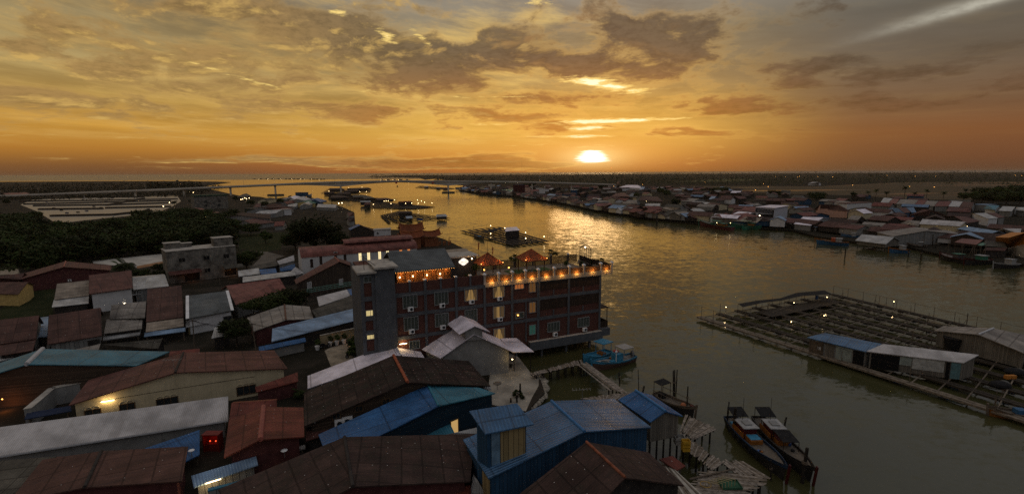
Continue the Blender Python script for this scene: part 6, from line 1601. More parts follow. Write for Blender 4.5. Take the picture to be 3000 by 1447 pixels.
rb('grey roofed brown gable above the long pale roof', z5, [(1850, 475), (1960, 480), (2090, 520), (1960, 540)], 5, 6.6, 'dark', 'maroon'); rb('white striped roof over grey walls at the right', z5, [(2030, 450), (2130, 446), (2250, 492), (2160, 500)], 5.2, 7, 'white', 'silver'); rb('brown and white roof right of the striped one', z5, [(2150, 447), (2230, 446), (2312, 484), (2252, 490)], 5.2, 6.8, 'zinc', 'maroon')
rb('bluish grey wide roof right of the cream walls', z5, [(1960, 568), (2250, 612), (2165, 641), (1870, 590)], 4.2, 5.6, 'dark', 'sky'); rb('pale blue low roof by the orange tarpaulin', z5, [(2180, 645), (2390, 662), (2350, 706), (2050, 672)], 3.6, 4.8, 'dark', 'sky')
monoP('faded red roof on posts over the moored red boats', z5, [(1920, 678), (2110, 693), (2050, 735), (1850, 712)], 5.2, 4.8, .4, None, Rd['pink'], posts=True, name='canopy', cat='canopy'); monoP('mossy green canopy patch beside the faded red roof', z5, [(2112, 714), (2162, 720), (2100, 745), (2050, 736)], 4.8, 4.5, .4, None, Rd['green'], posts=True, name='canopy', cat='canopy')
rb('grey roof at the right edge behind the tarpaulin', z5, [(2290, 586), (2460, 590), (2450, 640), (2250, 608)], 4.4, 6, 'dark', 'pale'); rb('dark brown hipped roof left of the long pale roof', z5, [(1560, 415), (1640, 418), (1780, 470), (1438, 470)], 5.5, 9.0, 'dark', 'brown')
rb('dark gable sheds behind the faded red canopy', z5, [(2130, 700), (2300, 710), (2330, 760), (2110, 745)], 4.2, 5.4, 'dark', 'olive'); rb('brown pier shed by the far right boats', z5, [(2140, 760), (2330, 765), (2310, 790), (2120, 785)], 3.6, 4.4, 'dark', 'brown')
monoP('dark open pier roof between boathouse and red canopy', z5, [(1700, 640), (1900, 610), (1960, 640), (1640, 668)], 4.4, 4.0, .4, None, Rd['dark'], posts=True, name='canopy', cat='canopy')
rb('white hall with a big pale hipped roof deep in the village', z4, [(1200, 193), (1300, 194), (1345, 222), (1128, 214)], 5.5, 8.5, 'white', 'white'); rb('blue roof right of the pale hipped hall', z4, [(1340, 207), (1368, 206), (1350, 236), (1310, 236)], 4.5, 7, 'blue', 'sky')
rb('big dark shed with silver roof strips at the water', z4, [(1530, 428), (1940, 432), (1770, 473), (1462, 452)], 4.2, 6.5, 'dark', 'olive'); rb('lit house with faded red roof near the mooring', z4, [(1400, 380), (1500, 398), (1440, 418), (1275, 408)], 4.2, 6.2, 'cream', 'pink'); rb('tan roof behind the big dark shed', z4, [(1560, 392), (1680, 405), (1640, 424), (1480, 415)], 4.4, 6.2, 'dark', 'tan')
rb('long silver roof right of the green trawlers', z4, [(2220, 432), (2340, 445), (2200, 505), (2050, 505)], 4.0, 6.6, 'zinc', 'white'); rb('green lit canopy at the downstream end', z4, [(60, 240), (172, 236), (168, 252), (52, 254)], 4.4, 5.2, 'dark', 'green')
boxhouse('dark red square tower house at the downstream end', z4, (165, 295), (245, 297), (172, 190), 8, plain('dark_red_wall', (.05, .014, .015), .8, .2), plain('blue_flat_roof', (.04, .06, .12), .7, .2)); rb('dark red hall beside the square tower', z4, [(245, 218), (325, 224), (320, 262), (240, 250)], 6, 8, 'maroon', 'maroon')
boxhouse('small white tower house', z4, (402, 272), (455, 272), (402, 226), 6, Wd['white'], CONC); boxhouse('tall cream and blue tower house', z4, (690, 302), (748, 302), (690, 240), 7, Wd['blue'], Rd['sky'])
rb('cyan roof near the small white tower', z4, [(500, 272), (555, 278), (530, 298), (452, 292)], 4, 6, 'zinc', 'sky'); rb('silver pale roof by the shore bend', z4, [(898, 310), (975, 318), (925, 336), (858, 326)], 4, 5.6, 'zinc', 'silver'); rb('grey green roof below the silver one', z4, [(940, 330), (1035, 336), (1040, 350), (925, 352)], 3.6, 5, 'zinc', 'grey')
rb('silver roof in the middle rows', z4, [(1800, 340), (1960, 352), (1900, 375), (1780, 365)], 4.4, 6.4, 'zinc', 'silver'); rb('brown roof with three skylights in the middle rows', z4, [(1960, 352), (2060, 362), (1990, 395), (1900, 378)], 4.4, 6.4, 'cream', 'brown'); rb('blue end roof in the middle rows', z4, [(1970, 295), (2012, 297), (1985, 325), (1945, 322)], 4.4, 6.4, 'blue', 'sky'); rb('grey pair roof in the middle rows', z4, [(1760, 312), (1860, 318), (1800, 345), (1690, 338)], 4.4, 6.2, 'zinc', 'grey')
rb('brown roof right of the shore bend', z4, [(1330, 300), (1480, 298), (1530, 345), (1310, 330)], 4.6, 7.2, 'gboard', 'brown'); rb('dark red roofs pair by the boat posts', z4, [(1100, 268), (1180, 262), (1230, 300), (1060, 295)], 4.6, 6.8, 'dark', 'maroon'); rb('grey roof at the boat posts', z4, [(1215, 330), (1300, 332), (1275, 350), (1180, 348)], 4, 5.4, 'zinc', 'grey'); rb('dark grey fishing shed at the bend', z4, [(1090, 352), (1250, 362), (1210, 385), (1040, 378)], 3.6, 5.2, 'dark', 'olive')
rb('long white grey shed roof by the bend', z4, [(1370, 362), (1505, 362), (1500, 385), (1365, 380)], 4.2, 5.6, 'zinc', 'silver')
# the many smaller houses between
rr_ = random.Random(8)
bank = [(1345, 556), (1413, 567), (1502, 574), (1592, 586), (1663, 597), (1788, 622), (1923, 640), (2045, 650), (2219, 663), (2322, 668), (2506, 690), (2660, 705), (2850, 720), (3010, 735)]
back_ = [(1350, 548), (1430, 550), (1520, 550), (1600, 550), (1700, 551), (1800, 549), (1930, 549), (2060, 553), (2200, 566), (2330, 571), (2500, 577), (2650, 582), (2850, 590), (3010, 598)]
BW = [G(*p, 1) for p in bank]; KW = [G(*p, 1) for p in back_]
pal = [('brown', 'brown', 26), ('maroon', 'rust brown', 22), ('dark', 'dark brown', 26), ('grey', 'grey', 7), ('olive', 'olive grey', 10), ('silver', 'silver', 5), ('red', 'dull red', 9), ('pink', 'faded red', 6), ('sky', 'pale blue', 4), ('blue', 'blue', 3), ('tan', 'tan', 2), ('white', 'white', 2)]
bagp = [p for p in pal for _ in range(p[2])]
cand = []
for i in range(len(BW) - 1):
    a, b, c, d_ = BW[i], BW[i + 1], KW[i + 1], KW[i]
    wl_, dl = (flat(b - a).length + flat(c - d_).length) / 2, (flat(d_ - a).length + flat(c - b).length) / 2
    nv = max(1, int(dl / 12.5))
    for v in range(nv):
        nu = max(1, int(wl_ / (11.5 if v else 10.0)))
        for u in range(nu):
            fu, fv = (u + .5 + rr_.uniform(-.22, .22)) / nu, (v + .5 + rr_.uniform(-.2, .2)) / nv
            p = lerp(lerp(a, b, fu), lerp(d_, c, fu), fv); p = p + flat(a - d_).normalized() * (rr_.uniform(3, 9) if v == 0 else 0); cand.append((p, flat(b - a).normalized(), v))
cand = [c for c in cand if all((c[0].x - h[0]) ** 2 + (c[0].y - h[1]) ** 2 > 7.2 ** 2 for h in HOUSES)]
LM = [((G(*z5(200, 450), 1)), 'white warehouse'), (G(*z5(690, 460), 1), 'peach walled house'), (G(*z5(1300, 430), 1), 'striped blue gable'), (G(*z5(1700, 360), 1), 'terrace row'), (G(*z5(1400, 620), 1), 'grey boathouse'), (G(*z5(2150, 400), 1), 'light blue gable'), (G(*z5(2150, 620), 1), 'bluish grey wide roof'),
      (G(*z4(1230, 225), 1), 'pale hipped hall'), (G(*z4(1650, 450), 1), 'big dark shed'), (G(*z4(720, 290), 1), 'cream and blue tower'), (G(*z4(430, 270), 1), 'small white tower'), (G(*z4(205, 280), 1), 'dark red tower'), (G(*z4(1300, 400), 1), 'lit faded red house'), (G(*z4(1880, 360), 1), 'silver middle row roof')]
seen = {}
if len(cand) > 310: rr_.shuffle(cand); cand.sort(key=lambda k: k[2] > 0); cand = cand[:310]
for p, u, fv in cand:
    key, nm, _ = rr_.choice(bagp); al = rr_.random() < .62
    ang = rr_.gauss(0, .09); u2 = V3((u.x * math.cos(ang) - u.y * math.sin(ang), u.x * math.sin(ang) + u.y * math.cos(ang), 0)); w2 = V3((-u2.y, u2.x, 0))
    if not al: u2, w2 = w2, u2
    L_, Wh = rr_.uniform(5.2, 8.2), rr_.uniform(3.8, 5.4); ze = rr_.uniform(3.6, 5.4); zr = ze + Wh * rr_.uniform(.34, .5); c = V3((p.x, p.y, 0))
    P = lambda s, t_, z: c + u2 * s + w2 * t_ + ZUP * z
    lm = min(LM, key=lambda k: (k[0] - p).length); dx = azel_dx = math.degrees(math.atan2(p.x, p.y) - math.atan2(lm[0].x, lm[0].y)); dd = math.hypot(p.x, p.y) - math.hypot(lm[0].x, lm[0].y)
    rel = 'behind' if dd > 12 else 'before' if dd < -12 else 'right of' if dx > 0 else 'left of'
    side = (', right' if dx > .8 else ', left' if dx < -.8 else '') if rel[0] == 'b' else ''
    wk = rr_.choice(['zinc', 'dark', 'gboard', 'white', 'grey', 'dark', 'cream', 'blue', 'wood', 'wood'])
    wn = dict(zinc='metal', dark='dark', gboard='board', white='white', grey='grey', cream='cream', blue='blue', wood='timber', peach='peach')[wk]
    size = 'long ' if L_ > 7.2 else 'small ' if L_ < 6.0 else ''
    lab = f"{size}{nm} roofed {'stilt ' if not fv else ''}house with {wn} walls {rel} the {lm[1]}{side}"
    for ext in ('', ', end on' if not al else ', side on', ' and taller' if ze > 4.5 else ' and lower'):
        if seen.get(lab + ext, 0) == 0 and len((lab + ext).split()) < 17: lab += ext; break
    seen[lab] = seen.get(lab, 0) + 1
    gable(lab, P(-L_, 0, zr), P(L_, 0, zr), P(-L_, -Wh, ze), P(L_, -Wh, ze), P(-L_, Wh, ze), P(L_, Wh, ze), .9 if fv else .2, Wd[wk], Rd[key], over=.5, grp='houses of the far bank village', th=.1, stilts=fv == 0, **(dict(name='stilt_house', cat='stilt house') if fv == 0 else {}))
# palms and trees in and behind the village
for k, (X, Y, lb) in enumerate(((1060, 330, 'leftmost palm of the line behind the terrace row'), (1130, 335, 'second palm in the line behind the terrace row'), (1225, 335, 'bushy palm before the wet field'), (1390, 335, 'tallest palm in the line before the wet field'), (1480, 345, 'palm right of the tallest palm'), (1590, 340, 'wide palm behind the red terrace roof'), (1745, 340, 'palm near the right end of the terrace row'), (1940, 330, 'palm behind the brown terrace end'), (2050, 330, 'palm before the dark right hand trees'))):
    palm(lb, G(*z5(X, Y), 1), k % 2, 1.25 + .3 * (k == 3), 'palms by the wet field')
for X, Y, k, s, lb in ((215, 300, 3, 1.6, 'broad dark tree left in the far bank village'), (600, 330, 3, 1.9, 'largest dark tree in the far bank village'), (930, 310, 2, 1.3, 'tall dark tree behind the peach house'), (260, 310, 4, .9, 'small light green tree beside the broad dark tree')):
    tree(lb, G(*z5(X, Y), 1), k, s, 4, 'trees in the far bank village')
for k, (X, Y, s) in enumerate(((2150, 330, 2.6), (2250, 340, 3.0), (2350, 330, 3.2), (2440, 335, 3.2), (2020, 345, 1.8), (2200, 365, 2.0), (2320, 370, 2.2), (2440, 375, 2.4), (1930, 345, 1.5), (2100, 360, 1.6))):
    tree('dark tree in the thick clump at the right edge, ' + ['far left', 'left back', 'middle back', 'right back', 'low left', 'front left', 'front middle', 'front right', 'lowest left', 'left front low'][k], G(*z5(X, Y), 1), (3, 0, 1)[k % 3], s, 4 + s, 'trees of the right edge clump')
for X, Y, k, s, lb in ((320, 215, 3, 2.0, 'dark tree between bridge ramp and red hall'), (350, 205, 0, 1.8, 'tall dark tree in front of the bridge ramp'), (275, 215, 1, 1.4, 'small tree left of the bridge ramp tree'), (980, 225, 3, 1.9, 'dark tree at the end of the bridge ramp'), (1030, 220, 0, 1.5, 'tree right of the bridge ramp end'), (1500, 270, 2, 2.1, 'tall dark tree behind the shore bend'), (1560, 300, 1, 1.5, 'round tree near the middle rows'), (1285, 320, 2, 1.2, 'tree at the shore bend'), (1645, 395, 1, 1.2, 'bushy tree behind the big dark shed'), (1880, 275, 0, 1.3, 'tree in the rear rows'), (2060, 270, 3, 1.9, 'wide dark tree behind the middle rows'), (1980, 265, 1, 1.2, 'tree left of the wide dark tree')):
    tree(lb, G(*z4(X, Y), 1), k, s, 4.5, 'trees in the far bank village')
slopeP('lone house on the far side of the fields', z4, [(1120, 153), (1140, 153), (1138, 168), (1108, 168)], 5, 7, 1, Wd['peach'], Rd['brown'])
slopeP('white roofed farm building in the far palms', z5, [(560, 166), (620, 168), (640, 180), (520, 180)], 5, 8, 1, Wd['white'], Rd['pale'])

# ------------------------------------------------------------------ fish farm rafts
DRUM = plain('blue_plastic_drum', (0.025, 0.07, 0.20), 0.45, 0.25); DRUMG = plain('grey_green_drum', (.03, .045, .05), .5, .3)
DECKM = plain('raft_planks', (0.040, 0.032, 0.023), .9, .5, 2.0); DECKL = plain('pale_raft_planks', (0.16, 0.13, 0.095), .9, .5, 2.0)
NET = plain('dark_net_water', (0.03, 0.028, 0.018), .5, .3)


def raft(label, A, B, C, D, nl, nc, w=.9, drums=0, posts=0, hp_=2.4, seed=1, name='fish_farm', dark=False):
    """walkways laid over floats: nl long walkways from edge A-B to edge D-C, nc cross walkways"""
    r = random.Random(seed); t = thing(name, label, 'fish farm', ((A.x + C.x) / 2, (A.y + C.y) / 2, 0))
    Z = .62
    P = lambda u, v, z=Z: V3((lerp(lerp(A, B, u), lerp(D, C, u), v).x, lerp(lerp(A, B, u), lerp(D, C, u), v).y, z))
    for i in range(nl):
        u = i / (nl - 1); m = MB()
        for sg in (-1, 1):
            o = (P(min(1, u + .01), 0) - P(max(0, u - .01), 0)).normalized() * (w * .33) * sg; m.beam(P(u, -.012) + o, P(u, 1.012) + o, w * .52, .3 if drums == 9 else .14)
        o = m.build('walkway', DPOLE if dark else (DECKM if i else DECKL), t, uv=False)
        if drums:
            for k in range(drums):
                v = (k + .5) / drums; q = P(u, v, .36); d = (P(u, v + .01) - P(u, v)).normalized(); l = .5
                MB().tube(q - d * l, q + d * l, .24, .24, 8).build('float_drum', DRUM if r.random() < .62 else DRUMG, t, uv=False)
    for j in range(nc):
        v = j / (nc - 1); m = MB()
        for sg in ((-1, 1) if w > 1.4 else (1,)): m.beam(P(-.01, v, Z + .08) + (P(0, v + .01) - P(0, v)).normalized() * .12 * sg, P(1.01, v, Z + .08) + (P(0, v + .01) - P(0, v)).normalized() * .12 * sg, .16, .12)
        m.build('cross_beam', DPOLE if dark else (POLE if j % 3 else DECKL), t, uv=False)
    pts = []
    for k in range(posts):
        u, v = r.choice([i / (nl - 1) for i in range(nl)]), r.choice([j / (nc - 1) for j in range(nc)]); b = P(u, v, .4); h = hp_ * r.uniform(.6, 1.15); lean = V3((r.gauss(0, .12), r.gauss(0, .12), 0))
        m = MB(); m.tube(b, b + lean + ZUP * h, .05, .04, 5); e = b + lean + ZUP * h
        if r.random() < .5: m.tube(b + ZUP * h * .55, b + V3((r.uniform(-.9, .9), r.uniform(-.9, .9), .3)), .035, .03, 4)
        m.build('post', POLE, t, uv=False)
    return t, P


A, B, C, D = G(*y5(140, 288), .5), G(*y5(1135, 115), .5), G(*y5(2790, 505), .5), G(*y5(2610, 1075), .5)
farm, FP = raft('large near fish farm raft of timber walkways on blue drums', A, B, C, D, 9, 17, 1.15, 9, 80, 2.6, 5)
def nearfarm():
    r = random.Random(12)
    # long rails and ropes on posts along the far and left edges
    for u, n in ((1.0, 11), (.0, 4)):
        pr = None
        for k in range(n + 1):
            v = k / n; b = FP(u, v, .5); h = 2.5; m = MB(); m.tube(b, b + ZUP * h, .055, .045, 5); m.build('post', POLE, farm, uv=False)
            if pr is not None: MB().path([pr + ZUP * h, lerp(pr, b, .5) + ZUP * (h - .18), b + ZUP * h], .025, 4).build('rope', DPOLE, farm, uv=False)
            pr = b
    for k in range(26):
        v = r.uniform(.02, .7); u = r.uniform(.0, .85); a = FP(u, v, .85); b = FP(min(1, u + r.uniform(.1, .35)), v + r.uniform(-.03, .05), .95 + r.random() * .8); MB().tube(a, b, .05, .035, 5).build('loose_pole', POLE if k % 2 else DECKL, farm, uv=False)
    m = MB(); m.slab([FP(.30, .05, .78), FP(.86, .05, .78), FP(.86, .14, .78), FP(.30, .14, .78)], .1); m.build('work_deck', DECKM, farm)
nearfarm()
sh = [(420, 178), (560, 150), (735, 135), (860, 95), (1070, 78), (1128, 105), (900, 118), (760, 152), (590, 170), (455, 203)]
def net_roof():
    t = thing('shade_net', 'black sagging shade net on posts along the far end of the near raft', 'shade net', tuple(FP(.5, .0, .6)))
    top = [(418, 180), (560, 155), (735, 138), (860, 96), (1070, 78)]; bot = [(455, 204), (600, 172), (745, 154), (900, 120), (1128, 106)]
    hs = [2.3, 2.5, 2.3, 2.6, 3.0]; a = [G(*y5(*p), h) for p, h in zip(top, hs)]; b = [G(*y5(*p), h) for p, h in zip(bot, hs)]; m = MB()
    for i in range(4): m.slab([a[i], a[i + 1], b[i + 1], b[i]], .03)
    m.build('net', BLACK, t, uv=False)
    for q in a + b: MB().tube((q.x, q.y, .5), q, .045, .04, 5).build('post', POLE, t, uv=False)
net_roof()
def raftshed(label, z, q, zh, zl, zb, walls, roof, gap=(), name='shed'):
    t = monoP(label, z, q, zh, zl, zb, walls, Rd[roof], name=name, cat='shed', over=.3); return t
ZB = .7
s1_ = raftshed('blue roofed store shed on the near fish farm raft', y5, [(1075, 399), (1505, 481), (1388, 541), (936, 432)], 3.9, 3.3, ZB, Wd['zinc'], 'blue')
def panels(t, items):
    A_, B_, C_, D_ = root_info[t]['q']; ins = root_info[t]['ins']; a, b = V3((ins[3].x, ins[3].y, ZB)), V3((ins[2].x, ins[2].y, ZB)); n = flat(b - a).normalized().cross(ZUP); n = n if n.dot(CAMP - a) > 0 else -n
    for t0, t1, z0_, z1_, mm, nm in items:
        p0, p1 = lerp(a, b, t0), lerp(a, b, t1); m = MB(); m.hexa([p + ZUP * (zz - ZB) for zz in (z0_, z1_) for p in (p0 + n * .01, p1 + n * .01, p1 + n * .06, p0 + n * .06)]); m.build(nm, mm, t)
BLK = plain('painted_dark_interior', (.008, .008, .008), .9, .1)  # near-black panels paint the unlit shed interior onto solid walls
panels(s1_, ((.0, .27, .75, 2.9, plain('stained_ply', (.10, .075, .05), .9, .5), 'ply_panel'), (.30, .47, .75, 3.0, Wd['gboard'], 'board_panel'), (.5, .78, .75, 3.0, plain('pale_green_sheet', (.22, .25, .22), .8, .3), 'sheet_panel'), (.8, .99, .75, 3.0, BLK, 'dark_front_panel'), (.15, .22, 1.6, 2.1, WHITE, 'vent')))
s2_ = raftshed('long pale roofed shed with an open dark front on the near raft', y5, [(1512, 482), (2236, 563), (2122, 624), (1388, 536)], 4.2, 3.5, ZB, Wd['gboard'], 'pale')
panels(s2_, ((.02, .34, .75, 3.2, BLK, 'dark_front_panel'), (.34, .47, 1.9, 3.25, plain('pale_green_sheet', (.22, .25, .22), .8, .3), 'sheet_panel'), (.48, .82, 1.5, 3.3, plain('white_sheet_wall', (.34, .34, .31), .8, .3), 'sheet_panel'), (.84, .88, .75, 3.2, BLK, 'gap'), (.89, .99, .75, 3.3, plain('blue_green_sheet', (.09, .17, .18), .8, .3), 'sheet_panel')))
gableP('grey gabled shed at the right end of the near raft', y5, (2232, 410), (2345, 364), (1898, 380), (2600, 560), 3.4, ZB, Wd['gboard'], Rd['grey'], Lf=(1970, 346), Rf=(2640, 425), name='shed', cat='shed', cap=PALECAP)
bk_ = thing('net_basket', 'black round net basket standing left of the grey gabled shed', 'basket', tuple(G(*y5(2030, 525), .7))); q = G(*y5(2030, 525), .7); MB().tube(q, q + ZUP * 2.2, 1.0, 1.35, 14).build('net', BLACK, bk_, uv=False); MB().path([q + ZUP * 2.2 + V3((1.36 * math.cos(k / 12 * 6.283), 1.36 * math.sin(k / 12 * 6.283), 0)) for k in range(13)], .05, 5).build('rim', DPOLE, bk_, uv=False)
for X, Y, b_, lb, e in ((322, 203, (325, 250), 'bulb on a tripod at the left tip of the near raft', 30), (828, 171, (835, 235), 'bulb under the shade net on the near raft', 20), (1077, 128, (1085, 180), 'bulb at the far corner of the near raft', 20), (1065, 268, (1066, 290), 'low bulb over the middle pens of the near raft', 12), (817, 314, (818, 335), 'low bulb over the left pens of the near raft', 12), (1585, 162, (1590, 200), 'bulb on the far rail of the near raft', 20)):
    base = G(*y5(*b_), .6); z = upon(y5(X, Y), base); lampthing(lb, (base.x, base.y, max(z, 1.0)), 'lamp', BULB, .085, 'bulbs on the near raft', pole=base, energy=e)
for k, (X, Y) in enumerate(((1010, 150), (2395, 800), (2450, 745), (2500, 700))):
    q = G(*y5(X, Y), .7); t = thing('drum', ('blue upright drum by the shade net' if k == 0 else ['', 'dark bundle of nets on the right pens', 'orange crate pile on the right pens', 'dark net heap at the right edge of the raft'][k]), 'drum' if k == 0 else 'net pile' if k != 2 else 'crate', tuple(q))
    if k == 0: MB().tube(q, q + ZUP * 1.1, .32, .32, 12).build('barrel', DRUM, t); MB().tube(q + ZUP * 1.1, q + ZUP * 1.16, .34, .34, 12).build('rim', DRUMG, t)
    elif k == 2: t.name = 'crate'; [MB().box(q + V3((i * .8, 0, .3)), (.7, .5, .55)).build('crate_box', plain('orange_crate', (.4, .16, .03), .6, .2), t) for i in range(2)]
    else: t.name = 'net_pile'; MB().ball(q + ZUP * .2, 1.1, 10, 6, sq=(1.3, 1, .5)).build('net', BLACK, t, uv=False); MB().ball(q + ZUP * .3 + V3((.9, .3, 0)), .7, 9, 6, sq=(1, 1, .6)).build('net', NET, t, uv=False)
# the smaller farms
def farmP(label, z, a, b, c, d, nl, nc, **kw): return raft(label, G(*z(*a), .5), G(*z(*b), .5), G(*z(*c), .5), G(*z(*d), .5), nl, nc, **kw)
farmP('middle fish farm raft in mid river behind the hotel', y8, (765, 978), (1290, 925), (2000, 1130), (1520, 1185), 7, 9, w=1.7, drums=6, posts=18, hp_=3, seed=6, dark=True)
s3 = gableP('dark hut with a white sheet roof on the middle raft', y8, (1470, 975), (1530, 918), (1390, 985), (1605, 965), 4.2, .7, Wd['dark'], Rd['white'], name='hut', cat='hut', Lf=(1400, 925), Rf=(1560, 917))
t = thing('shade_net', 'grey sagging shade net left of the hut on the middle raft', 'shade net', tuple(G(*y8(1200, 975), .6))); m = MB(); m.slab([G(*y8(1060, 985), 2.4), G(*y8(1180, 950), 2.6), G(*y8(1380, 925), 3.0), G(*y8(1200, 1000), 2.2)], .04); m.build('net', BLACK, t, uv=False)
for X, Y in ((1060, 985), (1180, 950), (1380, 925), (1200, 1000)): q = G(*y8(X, Y), 2.4); MB().tube((q.x, q.y, .5), q, .05, .05, 5).build('post', POLE, t, uv=False)
for X, Y, yb, lb in ((1180, 900, 965, 'bulb on a pole behind the middle raft net'), (1385, 935, 975, 'bulb at the hut corner on the middle raft'), (1688, 1000, 1045, 'bulb on a pole right of the raft hut'), (1958, 1058, 1115, 'amber bulb at the right tip of the middle raft'), (1690, 1085, 1110, 'low bulb over the middle raft pens'), (1180, 1015, 1030, 'small bulb at the blue boat end of the middle raft')):
    b = G(*y8(X, yb), .6); lampthing(lb, (b.x, b.y, max(1.0, upon(y8(X, Y), b))), 'lamp', BULB, .2, 'bulbs on the middle raft', pole=b)
farmP('dark fish farm raft with a hut upstream of the middle raft', z2, (1295, 470), (1450, 435), (1905, 495), (1370, 535), 9, 7, w=2.4, drums=0, posts=20, hp_=3, seed=7, dark=True)
slopeP('small dark hut on the upstream raft', z2, [(1455, 432), (1565, 430), (1580, 445), (1450, 447)], 4.0, 4.6, .7, Wd['dark'], Rd['dark'], name='hut', cat='hut'); monoP('pale blue canopy on the upstream raft', z2, [(1515, 478), (1570, 474), (1585, 492), (1525, 498)], 2.8, 2.5, .6, None, Rd['sky'], posts=True, name='canopy', cat='canopy'); slopeP('grey tarpaulin covered boathouse at the tip of the upstream raft', z2, [(1800, 460), (1880, 457), (1900, 478), (1790, 482)], 2.6, 4.0, .6, Wd['dark'], Rd['silver'], name='hut', cat='hut')
for k in range(4): q = G(*z2(1630 + 12 * k, 515), .6); t = thing('drum', 'blue drum in the row on the upstream raft', 'drum', tuple(q), 'blue drums on the upstream raft'); MB().tube(q, q + ZUP * 1.3, .5, .5, 8).build('barrel', DRUM, t); MB().tube(q + ZUP * 1.3, q + ZUP * 1.38, .53, .53, 8).build('rim', DRUMG, t)
farmP('long dark fish farm raft strung with lamps', z2, (1110, 400), (1250, 345), (1770, 393), (1580, 408), 9, 9, w=3.4, posts=24, hp_=4, seed=8, dark=True)
slopeP('pink roofed hut on the lamp strung raft', z2, [(1455, 343), (1560, 338), (1590, 352), (1450, 358)], 3.4, 5, .7, Wd['dark'], Rd['pink'], name='hut', cat='hut'); slopeP('pale strip roof on the lamp strung raft', z2, [(1105, 338), (1195, 336), (1200, 346), (1100, 348)], 4, 5, .7, Wd['dark'], Rd['silver'], name='hut', cat='hut'); slopeP('brown gabled hut on the left of the lamp strung raft', z2, [(1150, 352), (1185, 348), (1200, 370), (1135, 374)], 3.6, 5.5, .7, Wd['dark'], Rd['maroon'], name='hut', cat='hut')
farmP('dark crowded fish farm raft upstream near the left bank', z2, (815, 320), (860, 285), (1420, 325), (1150, 345), 9, 9, w=5, posts=28, hp_=4, seed=9, dark=True)
for k, q_ in enumerate(([(840, 290), (930, 286), (1010, 305), (830, 310)], [(1030, 285), (1130, 282), (1200, 298), (1040, 305)], [(1240, 312), (1340, 310), (1410, 325), (1260, 328)], [(1120, 300), (1200, 298), (1240, 312), (1140, 318)])):
    slopeP('dark sheet roof on the crowded raft, ' + ['at its left end', 'in its rear middle', 'at its right end', 'in its front middle'][k], z2, q_, 3.2, 4.4, .7, Wd['dark'], Rd[('dark', 'olive', 'brown', 'olive')[k]], name='hut', cat='hut')
farmP('far fish farm cluster below the bridge', z2, (750, 268), (830, 222), (1200, 228), (1185, 262), 7, 9, w=7, posts=24, hp_=5, seed=10, dark=True)
for k, q_ in enumerate(([(830, 222), (930, 220), (960, 232), (820, 236)], [(1000, 222), (1180, 216), (1200, 226), (1020, 232)], [(780, 255), (860, 252), (870, 266), (770, 268)], [(900, 262), (1010, 258), (1020, 272), (900, 276)], [(960, 240), (1080, 236), (1100, 248), (970, 252)])):
    slopeP('dark sheet roof on the far raft cluster, ' + ['left rear', 'right rear', 'left front', 'middle front', 'centre'][k], z2, q_, 3.4, 4.8, .7, Wd['dark'], Rd['dark'], name='hut', cat='hut')
farmP('small dark raft group beyond the bridge pier', y8, (90, 350), (160, 322), (660, 360), (520, 372), 6, 8, w=7, posts=10, hp_=4, seed=11, dark=True)
for k, q_ in enumerate(([(215, 325), (265, 322), (275, 333), (210, 335)], [(390, 340), (440, 338), (450, 350), (385, 352)], [(490, 345), (550, 343), (560, 354), (485, 356)])): slopeP('low pale hut on the raft group beyond the pier, ' + ['left one', 'middle one', 'right one'][k], y8, q_, 3.2, 4.4, .7, Wd['dark'], Rd[('silver', 'grey', 'red')[k]], name='hut', cat='hut')
for k, (x0, x1, y) in enumerate(((115, 390, 140), (410, 595, 141), (635, 790, 144), (1270, 1560, 150))):
    farmP('far dark raft line out towards the sea, ' + ['leftmost', 'second from left', 'third from left', 'near the wooded point'][k], z2, (x0, y + 2), (x0 + 20, y - 2), (x1, y - 2), (x1 - 15, y + 3), 3, 8, w=5, posts=12, hp_=6, seed=20 + k, dark=True)
    for j in range(5): f = (j + .5) / 5; q = G(*z2(lerp(x0, x1, f), y), .6); w = thing('hut', 'tiny dark hut on a raft line far out', 'hut', tuple(q), 'huts on the far raft lines'); s = 5 + 3 * (j % 2); MB().box(q + ZUP * 2, (s * 1.6, s, 3.2)).build('wall', Wd['dark'], w); MB().box(q + ZUP * 3.75, (s * 1.9, s * 1.2, .4)).build('roof', Rd['dark'], w)
# lamps on the rafts and along the banks
def rowlamps(lst, lb, grp, r, bulb=BULB, zoff=3.2):
    for X, Y, z in lst: b = G(*z(X, Y + 2), .6); lampthing(lb, (b.x, b.y, zoff), 'lamp', bulb, r, grp, pole=b)
rowlamps([(X, Y, z2) for X, Y in ((1225, 392), (1322, 360), (1340, 358), (1360, 358), (1384, 385), (1415, 348), (1517, 383), (1573, 380), (1632, 382), (1625, 350), (1660, 360), (1690, 372), (1757, 380))], 'glowing bulb on the long lamp strung raft', 'bulbs on the lamp strung raft', .26)
rowlamps([(X, Y, z2) for X, Y in ((915, 237), (1000, 228), (1060, 240), (1100, 268), (1120, 222), (1150, 230), (1160, 265), (820, 262))], 'tiny bulb on the far raft cluster below the bridge', 'bulbs on the far raft cluster', .3)
rowlamps([(X, Y, z2) for X, Y in ((180, 142), (260, 140), (320, 140), (380, 141), (480, 142), (560, 143), (600, 142), (660, 145), (730, 145), (1290, 150), (1340, 152), (1400, 152), (1450, 152), (1540, 158))], 'pin point bulb on the raft lines far out', 'bulbs on the far raft lines', .5)
rowlamps([(940, 392, z2), (910, 396, z2)], 'yellow jetty lamp on the left bank by the yellow pavilion', 'jetty lamps', .4, zoff=4.5)
